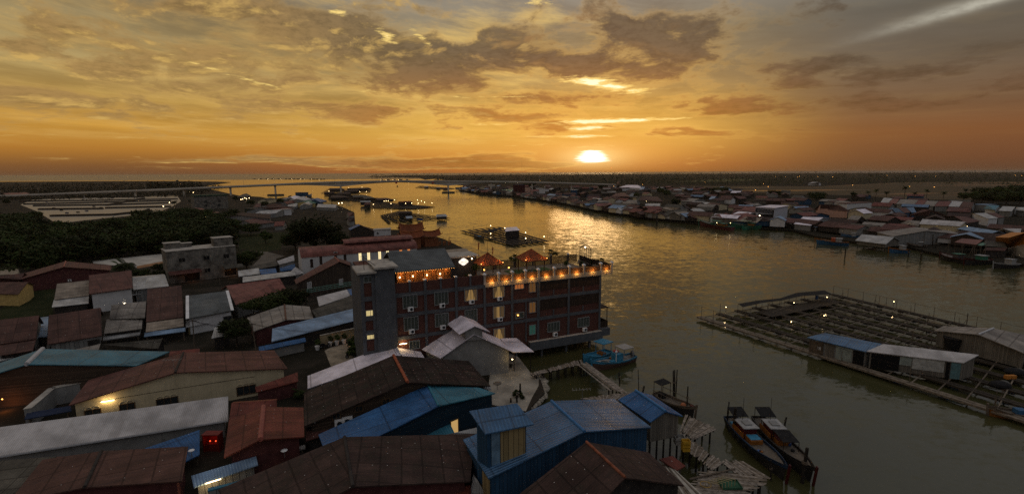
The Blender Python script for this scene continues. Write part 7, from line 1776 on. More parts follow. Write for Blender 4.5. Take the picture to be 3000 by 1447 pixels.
for X, Y, r, lb, bb, zo in ((203, 525, .55, 'brightest white floodlight at the far bank warehouse landing', BULBW, 6.5), (76, 530, .4, 'smaller white lamp left of the warehouse floodlight', BULBW, 5), (320, 560, .3, 'yellow lamp over the landing awning', BULB, 3), (1355, 610, .22, 'white bulb at the brick red roof edge', BULB, 4.2), (1958, 625, .3, 'orange lamp on the bluish grey roof', BULB, 4.2), (1600, 650, .22, 'yellow lamp at the boathouse end', BULB, 3.2), (2415, 440, .35, 'orange lamp at the far right village edge', BULBO, 4.5)):
    b = G(*z5(X, Y), .8); p = G(*z5(X, Y - 22 if 'flood' in lb else Y - 8), zo) if False else V3((b.x * .985, b.y * .985, zo)); b = V3((p.x, p.y, b.z)); lampthing(lb, p, 'lamp', bb, r, 'lamps along the far bank', pole=b)
for X, Y, r, lb, bb in ((1292, 425, .25, 'white lamp at the shore bend posts', BULBW), (1376, 372, .2, 'lamp at the lit faded red house', BULB), (1640, 410, .3, 'lamp on the tan roof by the big dark shed', BULB), (1745, 505, .35, 'red lamp under the big dark shed', emit('red_bulb', (1, .06, .03), 25)), (1700, 505, .3, 'greenish lamp under the big dark shed', emit('green_bulb', (.6, 1, .5), 25)), (67, 282, .5, 'left lamp under the green canopy downstream', BULBW), (112, 284, .5, 'right lamp under the green canopy downstream', BULBW), (325, 320, .35, 'pale lamp by the red hall landing', BULB), (565, 345, .35, 'pale lamp at the boat row downstream', BULB), (2015, 590, .2, 'lamp on the first green trawler deck', BULB), (2140, 590, .18, 'second lamp along the trawlers', BULB)):
    b = G(*z4(X, Y), .8); lampthing(lb, (b.x, b.y, 4.0), 'lamp', bb, r * .75, 'lamps along the far bank', pole=b)
rndl = random.Random(4)
for k, (X, Y) in enumerate(((115, 185), (155, 215), (218, 140), (310, 148), (420, 148), (440, 135), (605, 142), (740, 145), (1235, 125), (1492, 138), (1675, 138), (2400, 125), (2460, 135), (40, 250), (925, 200), (1440, 215), (1665, 220))):
    b = G(*z5(X, Y + 14), 1); lampthing('tiny orange street light in the far woods', (b.x, b.y, 14 if Y < 160 else 5), 'lamp', BULBO, .36, 'street lights of the far bank', pole=b)
for X, Y in ((410, 168), (605, 208), (680, 210), (855, 108), (1080, 235), (1910, 180), (1340, 215), (820, 205)): b = G(*z4(X, Y + 8), 1); lampthing('tiny orange street light near the far bank road', (b.x, b.y, 8), 'lamp', BULBO, .3, 'street lights of the far bank road', pole=b)
for X, Y in ((1545, 385), (1490, 422), (1725, 275), (1760, 282), (1510, 490)): b = G(*z1(X, Y), 1); lampthing('warm street light near the shrimp ponds', (b.x, b.y, 4.5), 'lamp', BULB, .35, 'lights near the ponds', pole=b)
for X, Y in ((630, 290), (838, 288)): b = G(*z1(X, Y), 1); lampthing(('left' if X < 700 else 'right') + ' bright lamp on the far dike of the shrimp ponds', (b.x, b.y, 4.0), 'lamp', BULB, .6, 'dike lamps', pole=b)
for X, Y in ((35, 340), (55, 330), (20, 345), (70, 338), (95, 330)): b = G(*z2(X, Y), 1); lampthing('yellow light in the left bank market cluster', (b.x, b.y, 3.5), 'lamp', BULB, .35, 'market cluster lights', pole=b)
# paddle wheels and stakes in the ponds
for k, (X, Y) in enumerate(((425, 350), (490, 410), (560, 430), (610, 455), (710, 448), (750, 358), (790, 435), (855, 395), (965, 350), (1020, 318), (1300, 345), (1350, 420), (1180, 330), (920, 405))):
    q = G(*z1(X, Y), 1.0); t = thing('paddle_wheel', 'small paddle wheel aerator standing in a shrimp pond', 'aerator', tuple(q), 'aerators in the ponds'); MB().box(q + ZUP * .4, (2.2, .8, .3)).build('float', DRUM if k % 3 == 0 else DPOLE, t); MB().tube(q + V3((-1.2, 0, .8)), q + V3((1.2, 0, .8)), .45, .45, 8).build('paddle', DPOLE, t)

# ------------------------------------------------------------------ boats
def hull(L, W, H, sheer=.5, n=12, bowrake=.9, transom=.7):
    st = []
    for i in range(n + 1):
        t = i / n; x = -L / 2 + L * t
        wid = W / 2 * (transom + (1 - transom) * min(1, t * 3.2)) * (1 if t < .55 else max(.02, 1 - ((t - .55) / .45) ** 2.2))
        z = H + sheer * (t ** 2.5) * 1.5 + sheer * .3 * (1 - t) ** 3; st.append((x, wid, z, t))
    return st


def boat(label, p, ang, L, W, H, colh, cols, deckc, kind='cabin', grp=None, cabin=None, name='fishing_boat', cat='boat'):
    t = thing(name, label, cat, (p.x, p.y, 0), grp); ca, sa = math.cos(ang), math.sin(ang)
    T = lambda x, y, z: V3((p.x + x * ca - y * sa, p.y + x * sa + y * ca, z))
    st = hull(L, W, H, .35 + L * .03); m = MB(); s = MB(); dk = MB()
    for (x0, w0, z0, t0), (x1, w1, z1_, t1) in zip(st, st[1:]):
        r0, r1 = (t0 ** 4) * L * .06, (t1 ** 4) * L * .06
        for sg in (-1, 1):
            q = [T(x0, sg * w0 * .55, -.25), T(x1, sg * w1 * .5, -.25), T(x1 + r1 * .6, sg * w1 * .93, z1_ - .28), T(x0 + r0 * .6, sg * w0 * .93, z0 - .28)]; m.face(q if sg < 0 else q[::-1])
            q = [T(x0 + r0 * .6, sg * w0 * .93, z0 - .28), T(x1 + r1 * .6, sg * w1 * .93, z1_ - .28), T(x1 + r1, sg * w1, z1_), T(x0 + r0, sg * w0, z0)]; s.face(q if sg < 0 else q[::-1])
            q = [T(x0 + r0, sg * w0, z0), T(x1 + r1, sg * w1, z1_), T(x1 + r1, sg * w1 * .88, z1_), T(x0 + r0, sg * w0 * .88, z0)]; s.face(q if sg < 0 else q[::-1])
            q = [T(x0 + r0, sg * w0 * .88, z0), T(x1 + r1, sg * w1 * .88, z1_), T(x1 + r1, sg * w1 * .88, z1_ - .4), T(x0 + r0, sg * w0 * .88, z0 - .4)]; s.face(q if sg < 0 else q[::-1])
        dk.face([T(x0, -w0 * .9, z0 - .3), T(x1, -w1 * .9, z1_ - .3), T(x1, w1 * .9, z1_ - .3), T(x0, w0 * .9, z0 - .3)])
    x0, w0, z0, _ = st[0]; m.face([T(x0, w0 * .55, -.25), T(x0, -w0 * .55, -.25), T(x0, -w0 * .93, z0 - .28), T(x0, w0 * .93, z0 - .28)]); s.face([T(x0, w0 * .93, z0 - .28), T(x0, -w0 * .93, z0 - .28), T(x0, -w0, z0), T(x0, w0, z0)])
    m.build('hull', colh, t, uv=False); s.build('gunwale', cols, t, uv=False); dk.build('deck', deckc, t)
    xb, zb_ = st[-1][0], st[-1][2]; b = MB(); b.beam(T(xb + L * .05, 0, -.1), T(xb + L * .085, 0, zb_ + .3), .16, .26); b.build('stem_post', cols, t, uv=False)
    def bx(nm, x, y, z, sx, sy, sz, mt_, par=None):
        g = MB(); P = [T(x + a * sx / 2, y + b_ * sy / 2, z + c) for c in (0, sz) for a, b_ in ((-1, -1), (1, -1), (1, 1), (-1, 1))]; g.hexa(P); return g.build(nm, mt_, par or t)
    return t, T, bx


def col(nm, rgb): return plain(nm, rgb, .55, .3, 2.0)
RED = col('red_boat_paint', (.06, .010, .009)); ORG = ORG; ORN = col('orange_boat_paint', (.20, .075, .013)); BLU = col('blue_boat_paint', (.03, .10, .20)); CYB = col('light_blue_boat_paint', (.04, .19, .30)); GRN = col('green_boat_paint', (.03, .13, .08)); BWH = col('white_boat_paint', (.26, .26, .25)); DKH = col('dark_hull', (.03, .028, .026)); DKP = col('worn_deck', (.10, .084, .064))


def heading(a, b): d = b - a; return math.atan2(d.y, d.x)


def longboat(label, sp, bp, W, red, deckc, flip):
    a, b = G(*y4(*sp), .6), G(*y4(*bp), .6); L = flat(b - a).length; t, T, bx = boat(label, (a + b) / 2, heading(a, b), L, W, 1.0, DKH, plain('blue_black_rail', (.015, .03, .055), .6, .3) if not flip else DKH, deckc)
    for o in t.children:
        if o.name.startswith('stem_post'): o.data.materials[0] = RED
    c = bx('cabin', -L * .16, 0, .7, L * .17, W * .62, 1.5, RED); bx('cabin_roof', -L * .16, 0, 2.2, L * .21, W * .75, .1, BWH, c); bx('roof_hatch', -L * .16, 0, 2.3, L * .09, W * .34, .12, plain('grey_hatch', (.2, .2, .19), .6, .2), c)
    bx('engine_box', -L * .01, 0, .7, L * .13, W * .55, .75, ORN); bx('engine_cover', -L * .01, 0, 1.45, L * .10, W * .5, .08, CYB if not flip else RED)
    bx('side_rail', -L * .16, -W * .40, .8, L * .22, .08, .9, ORN)
    # black awnings fore and aft on posts
    def awn(x0, x1, z0_, z1__):
        g = MB(); g.slab([T(x0, -W * .36, z0_), T(x1, -W * .36, z1__), T(x1, W * .36, z1__), T(x0, W * .36, z0_)], .05); g.build('awning', BLACK, t, uv=False)
        for x, z in ((x0, z0_), (x1, z1__)):
            for y in (-W * .34, W * .34): MB().tube(T(x, y, .7), T(x, y, z), .04, .04, 5).build('awning_post', DPOLE, t, uv=False)
    awn(-L * .42, -L * .27, 2.9, 2.5)
    if flip: awn(-L * .02, L * .17, 2.4, 2.2)
    for k in range(3): q = T(L * (.10 + .07 * k), W * (.2 - .2 * k), .75); MB().ball(q, .32, 8, 5, sq=(1, 1, .6)).build('net_bundle', BLACK, t, uv=False)
    rb_ = random.Random(int(L * 100))
    for k in range(9):
        x = rb_.uniform(-L * .45, L * .4); y = rb_.uniform(-W * .3, W * .3); q = T(x, y, .72)
        if k % 3 == 0: MB().tube(q, q + ZUP * .55, .2, .22, 9).build('barrel', [DRUM, BLACK, ORN][k // 3], t, uv=False)
        elif k % 3 == 1: bx('fish_box', x, y, .7, .6, .42, .3, [BWH, DKP, CYB][k // 3])
        else: MB().tube(T(x - 1.4, y, 1.0 + .1 * k), T(x + 1.6, y + .2, 1.1 + .1 * k), .035, .03, 5).build('pole', POLE, t, uv=False)
    MB().path([T(L * .44, 0, 1.5), T(L * .2, W * .45, 1.25), T(-L * .2, W * .5, 1.1)], .03, 4).build('rope', POLE, t, uv=False)
    MB().tube(T(-L * .24, 0, 2.2), T(-L * .24, 0, 5.2), .03, .02, 5).build('aerial', DPOLE, t, uv=False)
    for k in range(6): q = T(-L * .3 + L * .1 * k, -W * .52 * (1 if k < 5 else .8), .55); MB().tube(q, q + T(0, .12, 0) - T(0, 0, 0), .26, .26, 10).build('tyre_fender', BLACK, t, uv=False)
longboat('left long fishing boat with red cabin and blue bow deck', (800, 640), (1235, 1085), 2.5, RED, DKP, 0)
longboat('right long fishing boat with red cabin, white rail and two black awnings', (1025, 640), (1455, 1100), 2.5, RED, DKP, 1)
a, b = G(*y3(1205, 300), .6), G(*y3(1060, 355), .6); L = flat(b - a).length
t, T, bx = boat('bright blue boat with a blue canopy moored behind the jetty', (a + b) / 2, heading(a, b), L * 1.05, 2.4, .9, CYB, CYB, CYB)
for x in (-L * .45, -L * .12):
    for y in (-.9, .9): MB().beam(T(x, y, .6), T(x, y, 2.9), .1).build('canopy_post', CYB, t, uv=False)
g = MB(); g.slab([T(-L * .5, -1.15, 2.9), T(-L * .05, -1.15, 3.0), T(-L * .05, 1.15, 3.0), T(-L * .5, 1.15, 2.9)], .12); g.build('canopy', CYB, t); bx('bench', -L * .2, 0, .6, .8, 1.4, .5, ORN)
a, b = G(*y3(1375, 330), .6), G(*y3(1115, 398), .6); L = flat(b - a).length
t, T, bx = boat('grey and blue fishing boat with a white canopy and red lifebuoy', (a + b) / 2, heading(a, b), L, 2.7, .9, col('rusty_hull', (.10, .06, .045)), CYB, plain('pale_deck', (.22, .21, .19), .8, .3))
g = MB(); g.slab([T(-L * .38, -1.1, 2.9), T(-L * .12, -1.1, 2.9), T(-L * .12, 1.1, 2.9), T(-L * .38, 1.1, 2.9)], .1); g.build('canopy', BWH, t)
for x in (-L * .37, -L * .13):
    for y in (-1, 1): MB().beam(T(x, y, .6), T(x, y, 2.85), .08).build('canopy_post', BWH, t, uv=False)
c = bx('wheelhouse', -L * .07, 0, .7, 1.3, 1.5, 1.4, CYB); bx('crate', L * .08, .3, .7, .9, .7, .4, CYB); bx('crate', -L * .02, -.9, .7, .6, .5, .4, ORN)
q = T(-L * .05, -.2, 2.35); MB().path([q + V3((.38 * math.cos(k / 10 * 6.283), .38 * math.sin(k / 10 * 6.283), 0)) for k in range(11)], .1, 6).build('lifebuoy', col('red_lifebuoy', (.4, .02, .02)), t, uv=False)
MB().ball(T(L * .27, 0, .85), .8, 12, 6, sq=(1.2, 1, .45)).build('net_heap', plain('dark_net', (.05, .055, .05), .9, .5, 8), t, uv=False); MB().tube(T(L * .02, .6, .7), T(L * .02, .6, 3.2), .07, .05, 6).build('mast', WHITE, t, uv=False); MB().ball(T(L * .02, .6, 2.6), .22, 7, 5).build('radar', WHITE, t, uv=False)
MB().ball(T(-L * .47, 0, 1.3), .55, 10, 6, sq=(.6, 1.3, 1)).build('outboard_engine', plain('grey_engine', (.12, .12, .12), .5, .2), t, uv=False)
a, b = G(*y4(200, 440), .5), G(*y4(500, 590), .5); L = flat(b - a).length
t, T, bx = boat('narrow grey boat with a black awning behind the blue hut', (a + b) / 2, heading(a, b), L, 2.2, .9, DKH, POLE, DKP)
g = MB(); g.slab([T(-L * .45, -1, 3), T(-L * .22, -1, 2.9), T(-L * .22, 1, 2.9), T(-L * .45, 1, 3)], .05); g.build('awning', BLACK, t, uv=False)
for x in (-L * .44, -L * .23):
    for y in (-.9, .9): MB().tube(T(x, y, .6), T(x, y, 2.95), .05, .05, 5).build('awning_post', POLE, t, uv=False)
bx('engine', -L * .33, 0, .6, .9, .7, .7, BLACK)
for y in (-1.05, 1.05): MB().path([T(-L * .45, y, 1.7), T(L * .3, y, 1.7)], .04, 5).build('rail', POLE, t, uv=False)
MB().ball(T(L * .25, 0, 1.0), .4, 9, 6).build('buoy', col('orange_buoy', (.35, .12, .05)), t, uv=False); bx('bow_cap', L * .47, 0, 1.1, .5, .3, .5, RED)
def smallboat(label, z, sp, bp, W, H, hc, gc, cab=None, roofc=None, mastn=0, deck=None, grp='boats moored along the far bank'):
    a, b = G(*z(*sp), .6), G(*z(*bp), .6); L = flat(b - a).length; t, T, bx = boat(label, (a + b) / 2, heading(a, b), L, W, H, hc, gc, deck or DKP, grp=grp)
    if cab: c = bx('cabin', -L * .18, 0, H * .7, L * .2, W * .6, 1.9, cab); bx('cabin_roof', -L * .18, 0, H * .7 + 1.9, L * .26, W * .72, .12, roofc or BWH, c)
    for k in range(mastn): x = -L * .3 + L * .55 * k / max(1, mastn - 1); MB().tube(T(x, 0, H), T(x, 0, H + 5.5), .09, .06, 6).build('mast', POLE, t, uv=False); MB().tube(T(x, 0, H + 4.8), T(x + L * .14, 0, H + 1.5), .05, .05, 5).build('boom', POLE, t, uv=False)
    return t, T, bx, L
t, T, bx, L = smallboat('large green trawler with yellow wheelhouse moored by the big dark shed', z4, (2160, 600), (1870, 555), 5.5, 2.0, col('maroon_hull', (.09, .03, .03)), GRN, ORN, GRN, 3); bx('winch', L * .1, 0, 1.6, 2, 2, 1.2, GRN); bx('canopy', 0, 0, 4.2, L * .3, 3.6, .12, GRN)
t, T, bx, L = smallboat('second long green trawler behind the first one', z4, (2420, 590), (2150, 575), 5.5, 2.0, GRN, GRN, ORN, GRN, 3); bx('canopy', 0, 0, 4.4, L * .35, 3.6, .12, col('pale_green_paint', (.2, .25, .15)))
smallboat('green boat bow by the warehouse landing', z5, (-60, 595), (80, 560), 4.5, 1.8, GRN, GRN, None, None, 1)
t, T, bx, L = smallboat('fishing boat with white roof and red canopy left of the stilt hut', z5, (890, 735), (600, 715), 4.5, 1.5, BLU, ORN, BWH, BWH, 1); bx('red_canopy', L * -.02, 0, 1.4, L * .14, 3.0, 1.7, col('orange_red_tarp', (.30, .06, .02)))
smallboat('dark blue boat behind the white roofed fishing boat', z5, (985, 680), (830, 668), 3.6, 1.5, BLU, BLU, BWH, BWH, 0); smallboat('blue and orange boat right of the stilt hut', z5, (1432, 798), (1262, 795), 3.6, 1.4, BLU, ORN, BWH, BWH, 0); smallboat('dark fishing boat behind the post row', z5, (1600, 770), (1430, 755), 4, 1.5, DKH, POLE, plain('grey_cabin', (.15, .15, .15), .7, .2), None, 1)
smallboat('red fishing boat under the faded red canopy', z5, (1960, 895), (1730, 850), 4, 1.5, DKH, RED, col('dark_cabin', (.06, .05, .05)), GRN, 2); smallboat('second red fishing boat right of the first red one', z5, (2160, 890), (1950, 905), 4, 1.5, DKH, RED, GRN, BWH, 2); smallboat('grey boat with white cabin at the far right', z5, (2420, 925), (2215, 935), 3.4, 1.3, DKH, BWH, BWH, BWH, 1)
for k, (X, Y) in enumerate(((700, 380), (810, 395), (1130, 450), (1200, 455), (1330, 480), (1410, 470), (600, 352), (450, 338), (350, 325))):
    smallboat('dark moored boat along the downstream far bank', z4, (X - 28, Y - 4), (X + 40, Y), 3.6, 1.4, DKH, [BLU, POLE, GRN][k % 3], [None, BWH, col('dark_cabin', (.06, .05, .05))][k % 3], None, k % 2, grp='dark boats along the downstream bank')
t, T, bx, L = smallboat('small blue dinghy tied at the middle raft', z2, (2150, 655), (2225, 680), 2.4, .9, POLE, POLE, grp='boats by the rafts'); MB().ball(T(0, 0, .9), .8, 8, 5, sq=(1.4, .9, .5)).build('tarpaulin', CYB, t, uv=False)
smallboat('pale blue fishing boat by the grey tower house upstream', z2, (625, 300), (660, 290), 4, 1.4, BLU, CYB, CYB, BWH, 1, grp='boats by the rafts'); smallboat('tiny boat with a wake in mid river below the bridge', z2, (1448, 204), (1437, 206), 3, 1.2, DKH, DKH, grp='boats by the rafts'); smallboat('low dark boat right of the waterfront houses', z2, (450, 297), (475, 294), 2.2, .9, DKH, DKH, grp='boats by the rafts')
t, T, bx, L = smallboat('blue and orange bow of a boat at the right edge raft', y5, (2620, 1010), (2320, 990), 2.0, .7, ORN, POLE, grp='boats by the rafts'); bx('blue_bow', -L * .25, 0, .6, L * .25, 1.0, .6, BLU)
# orange tarpaulin and pale hull at the far right
a = G(*z5(2350, 770), 1); t = thing('covered_boat', 'big boat under an orange tarpaulin on the right edge', 'boat', tuple(a + V3((9, 6, 0)))); m = MB(); P = [G(*z5(X, Y), z) for X, Y, z in ((2348, 672, 8), (2500, 625, 10), (2500, 730, 6), (2345, 762, 3))]
c = [p + V3((4, 9, -1)) for p in P]; m.face(P); m.face([P[0], P[1], c[1], c[0]]); m.face([P[1], P[2], c[2], c[1]]); m.face(c[::-1]); m.face([P[3], P[0], c[0], c[3]]); m.build('tarpaulin', col('orange_tarp', (.42, .17, .03)), t)
P = [G(*z5(X, Y), z) for X, Y, z in ((2415, 755, 4), (2520, 720, 6), (2520, 865, 1), (2410, 858, .2))]; m = MB(); c = [p + V3((4, 7, 0)) for p in P]; m.face(P); m.face([P[0], P[1], c[1], c[0]]); m.face([P[3], P[0], c[0], c[3]]); m.face(c[::-1]); m.build('hull', plain('cream_hull', (.33, .29, .22), .7, .2), t)

# ------------------------------------------------------------------ jetties and boardwalks
def deckw(label, A, B, C, D, n, seed, z=None, name='boardwalk', jag=.5, piles_=8, mm=PLANK, gap=.12):
    """planks running from edge A-B to edge D-C, laid side by side"""
    r = random.Random(seed); t = thing(name, label, 'boardwalk', tuple((A + B + C + D) / 4)); m = MB(); m2 = MB()
    for i in range(n):
        u0, u1 = i / n, (i + 1 - gap) / n; j0, j1 = r.uniform(-.5, 1) * jag, r.uniform(-.5, 1) * jag
        a, b, c, d = lerp(A, B, u0), lerp(A, B, u1), lerp(D, C, u1), lerp(D, C, u0); e = (d - a).normalized(); dz = ZUP * r.uniform(-.02, .03)
        if r.random() < .04: continue
        (m if r.random() < .6 else m2).slab([a - e * j0 + dz, b - e * j0 + dz, c + e * j1 + dz, d + e * j1 + dz], .06)
    m.build('planks', mm, t, uv=False); m2.build('planks', DECKL, t, uv=False)
    b = MB()
    for f in (.12, .5, .88): MB().beam(lerp(A, D, f) - ZUP * .13, lerp(B, C, f) - ZUP * .13, .14, .14).build('bearer', DPOLE, t, uv=False)
    for k in range(piles_):
        p = lerp(lerp(A, B, (k // 2 + .5) / max(1, (piles_ // 2))), lerp(D, C, (k // 2 + .5) / max(1, (piles_ // 2))), .1 if k % 2 else .9); MB().tube((p.x, p.y, -.8), p - ZUP * .05, .11, .1, 6).build('pile', DPOLE, t, uv=False)
    return t
g4 = lambda X, Y, z=1.9: G(*y4(X, Y), z); g3 = lambda X, Y, z=1.7: G(*y3(X, Y), z)
deckw('weathered grey deck behind the blue hut', g4(440, 590), g4(690, 715), g4(520, 790), g4(395, 720), 22, 1, jag=.4)
deckw('narrow plank walkway stepping down beside the hut', g4(395, 740), g4(750, 985), g4(665, 1045), g4(400, 830), 30, 2, jag=.35, piles_=10)
deckw('wide grey plank landing in front of the long boats', g4(615, 1045), g4(450, 1230), g4(860, 1260), g4(1115, 1105), 20, 3, jag=.7, piles_=10)
deckw('raised plank strip between the two landings', g4(745, 985), g4(900, 965), g4(1120, 1100), g4(850, 1075), 12, 4, jag=.6, piles_=6)
deckw('pale sheet covered walkway along the brown gable', g4(245, 985, 2.4), g4(310, 1000, 2.4), g4(600, 1260, 2.4), g4(380, 1260, 2.4), 9, 5, jag=.2, piles_=6, mm=plain('pale_sheet', (.36, .33, .27), .8, .3))
deckw('rickety timber jetty from the yard to the blue boats', g3(690, 440), g3(1030, 345), g3(1045, 372), g3(705, 452), 40, 6, jag=.25, piles_=14)
deckw('timber walkway from the jetty end back to the blue sheds', g3(1000, 378), g3(1068, 366), g3(1330, 560), g3(1225, 560), 7, 7, jag=.5, piles_=8)
deckw('tan plank platform behind the blue shed roof', g3(1020, 605), g3(1370, 562), g3(1300, 610), g3(1080, 612), 24, 8, jag=.3, piles_=6)
m = thing('log', 'long loose log lying across the plank landing', 'log', tuple(g4(650, 1080, 2.0))); MB().tube(g4(470, 1120, 2.05), g4(840, 1035, 2.05), .1, .08, 7).build('stem', POLE, m, uv=False); MB().ball(g4(840, 1035, 2.05), .1, 6, 4).build('cut_end', DECKL, m, uv=False)
def crate(label, p, c, n=3, s=(.75, .55, .42)):
    t = thing('crate', label, 'crate', tuple(p)); m = MB()
    for k in range(n):
        z = p.z + k * s[2]
        for dx, dy, sx, sy in ((-s[0] / 2, 0, .05, s[1]), (s[0] / 2, 0, .05, s[1]), (0, -s[1] / 2, s[0], .05), (0, s[1] / 2, s[0], .05)): m.box((p.x + dx, p.y + dy, z + s[2] * .45), (sx, sy, s[2] * .8), .3 if False else 0)
        MB().box((p.x, p.y, z + .04), (s[0], s[1], .05)).build('crate_base', c, t)
    m.build('crate_side', c, t); return t
crate('stack of yellow plastic crates on the walkway by the hut', g4(440, 885, 1.95), plain('yellow_crate', (.42, .24, .02), .6, .2), 3, (.8, .62, .42)); crate('grey white tub beside the yellow crates', g4(388, 830, 1.95), plain('grey_tub', (.25, .25, .23), .7, .2), 2, (1.0, .8, .5))
crate('green netting crate on the wide landing', g4(800, 1170, 1.95), plain('green_net', (.03, .09, .05), .8, .3), 1, (1.9, 1.3, .25))
t = thing('trap_frame', 'yellowish wire fish trap frames on the wide landing', 'fish trap', tuple(g4(650, 1190, 1.95))); m = MB()
for k in range(6): a = g4(600 + 26 * k, 1190 - 8 * k, 1.95); m.path([a, a + ZUP * .7, a + V3((1.1, -.5, .7)), a + V3((1.1, -.5, 0))], .03, 4)
m.build('wire', plain('cream_wire', (.35, .29, .15), .6, .2), t, uv=False)
a = g4(600, 1200, 2.0); MB().path([a + V3((.5 * math.cos(k * .6), .5 * math.sin(k * .6), .5)) for k in range(11)], .03, 4).build('hoop', plain('yellow_wire', (.4, .25, .05), .6, .2), t, uv=False)
def stake(label, z, base, top, r=.12, zb=0):
    b = G(*z(*base), zb); h = upon(z(*top), b); d = ray(*z(*top)); e = onplane(z(*top), b, b + V3((1, 0, 0))); t = thing('mooring_post', label, 'post', (b.x, b.y, 0), 'mooring posts in the river'); MB().tube((b.x, b.y, -.8), e, r, r * .8, 7).build('stem', DPOLE, t, uv=False); MB().tube(lerp(b, e, .55), lerp(b, e, .62), r * 1.5, r * 1.5, 7).build('rope_binding', POLE, t, uv=False)
for lb, b_, tp, r in (('tall mooring post left of the left long boat', (775, 700), (795, 490), .09), ('thick black post at the left long boat stern', (828, 770), (848, 540), .2), ('leaning post right of the right long boat', (1240, 680), (1262, 615), .12), ('thick black post at the right long boat bow', (1385, 1150), (1432, 865), .2), ('thin post between the long boats and landing', (1138, 1130), (1135, 965), .1), ('slim post beyond the narrow grey boat', (448, 580), (460, 365), .1), ('left of the paired posts behind the blue hut', (345, 470), (340, 235), .1), ('right of the paired posts behind the blue hut', (352, 470), (352, 232), .1), ('third post with a bushy top behind the blue hut', (362, 420), (372, 230), .09), ('thin post far left behind the blue hut', (62, 400), (54, 228), .06), ('short leaning black post behind the blue ridge', (85, 410), (104, 362), .14)):
    stake(lb, y4, b_, tp, r)
for lb, b_, tp, r in (('leaning post with a red band in front of the blue boats', (1288, 505), (1278, 432), .12), ('thin stake by the jetty corner', (1038, 350), (1040, 280), .09), ('bent stick right of the red banded post', (1265, 440), (1298, 392), .04)): stake(lb, y3, b_, tp, r)
for k, (X, Y0, Y1_) in enumerate(((855, 850, 770), (1430, 850, 770), (1545, 870, 770), (1560, 820, 740), (1650, 770, 640), (1680, 790, 680))):
    stake('dark mooring post by the far bank boats, ' + ['left of the stilt hut', 'right of the stilt hut', 'before the dark fishing boat', 'behind the dark fishing boat', 'tall leaning one', 'right of the tall leaning one'][k], z5, (X, Y0), (X + 8, Y1_), .22)
for X, Y0, Y1_ in ((970, 440, 390), (1020, 445, 405), (1470, 555, 480), (1478, 560, 500)): stake('thin dark post standing off the shore bend', z4, (X, Y0), (X, Y1_), .2)
# rocks and clutter on the yard edge
rk = random.Random(5); m = MB()
for k in range(150):
    f = rk.random(); X, Y = (lerp(745, 790, f / .5), lerp(455, 545, f / .5)) if f < .5 else (lerp(790, 690, (f - .5) / .5), lerp(545, 670, (f - .5) / .5)); q = G(*y3(X + rk.gauss(0, 14), Y + rk.gauss(0, 8)), .6); m.ball(q, rk.uniform(.12, .5), 6, 4, sq=(rk.uniform(.7, 1.4), rk.uniform(.7, 1.4), rk.uniform(.5, .9)))
m.build('rubble', plain('pale_rubble', (.26, .23, .18), .9, .5, 2), uv=False, kind='stuff', label='pale rubble bank at the edge of the yard', cat='rubble')
def wallbox(label, pts, h, mm, name='low_wall', cat='wall', zb=1.0, th=.2):
    t = thing(name, label, cat, tuple(pts[0])); m = MB()
    for a, b in zip(pts, pts[1:]): m.beam(V3((a.x, a.y, zb + h / 2)), V3((b.x, b.y, zb + h / 2)), th, h)
    m.build('panel', mm, t); m = MB()
    for a, b in zip(pts, pts[1:]): m.beam(V3((a.x, a.y, zb + h + .03)), V3((b.x, b.y, zb + h + .03)), th + .12, .07)
    m.build('coping', CONC, t)
wallbox('low tan courtyard wall behind the potted plants', [G(*z7(1365, 845), 1), G(*z7(1560, 800), 1), G(*z7(1700, 770), 1)], 1.9, plain('tan_plaster', (.36, .28, .16), .8, .2))
for k, (X, Y) in enumerate(((1452, 848), (1513, 838), (1577, 826), (1335, 885))):
    p = G(*z7(X, Y), 1.0); t = thing('potted_plant', 'leafy plant in a white pot, ' + ['left of three by the courtyard wall', 'middle of three by the courtyard wall', 'right of three by the courtyard wall', 'alone beside the blue roof'][k], 'plant', tuple(p), 'potted plants in the courtyard')
    MB().tube(p, p + ZUP * .75, .28, .42, 10).build('pot', WHITE, t); o = bpy.data.objects.new('leaves', SHRUB[0]); COL.objects.link(o); o.parent = t; o.location = (0, 0, 1.35); o.scale = (1, 1, 1.1)
for X, Y, s in ((1690, 930, 1.7), (1700, 880, 1.5), (1680, 850, 1.3), (1720, 950, 1.2)): shrub('tall leafy shrub at the foot of the hotel tower', G(*z7(X, Y), 1.0), s * 1.6, 'shrubs at the hotel foot')
def scooter(label, p, a):
    t = thing('motor_scooter', label, 'scooter', tuple(p)); d = V3((math.cos(a), math.sin(a), 0)); n = V3((-d.y, d.x, 0))
    for x in (-.62, .62):
        w = MB(); w.tube(p + d * x - n * .06 + ZUP * .3, p + d * x + n * .06 + ZUP * .3, .3, .3, 14); wo = w.build('wheel', BLACK, t); MB().tube(p + d * x - n * .07 + ZUP * .3, p + d * x + n * .07 + ZUP * .3, .16, .16, 10).build('rim', STEEL, wo)
    m = MB(); m.beam(p - d * .75 + ZUP * .62, p + d * .05 + ZUP * .52, .3, .3); m.beam(p + d * .05 + ZUP * .38, p + d * .45 + ZUP * .40, .3, .12); m.beam(p + d * .45 + ZUP * .35, p + d * .58 + ZUP * .95, .32, .12); m.build('body', plain('black_paint', (.02, .02, .022), .3, .1), t)
    MB().beam(p - d * .7 + ZUP * .82, p + d * .0 + ZUP * .78, .26, .1).build('seat', BLACK, t); m = MB(); m.tube(p + d * .55 + ZUP * 1.0 - n * .32, p + d * .55 + ZUP * 1.0 + n * .32, .025, .025, 6); m.tube(p + d * .62 + ZUP * .3, p + d * .55 + ZUP * 1.0, .035, .035, 6); m.build('handlebar', STEEL, t)
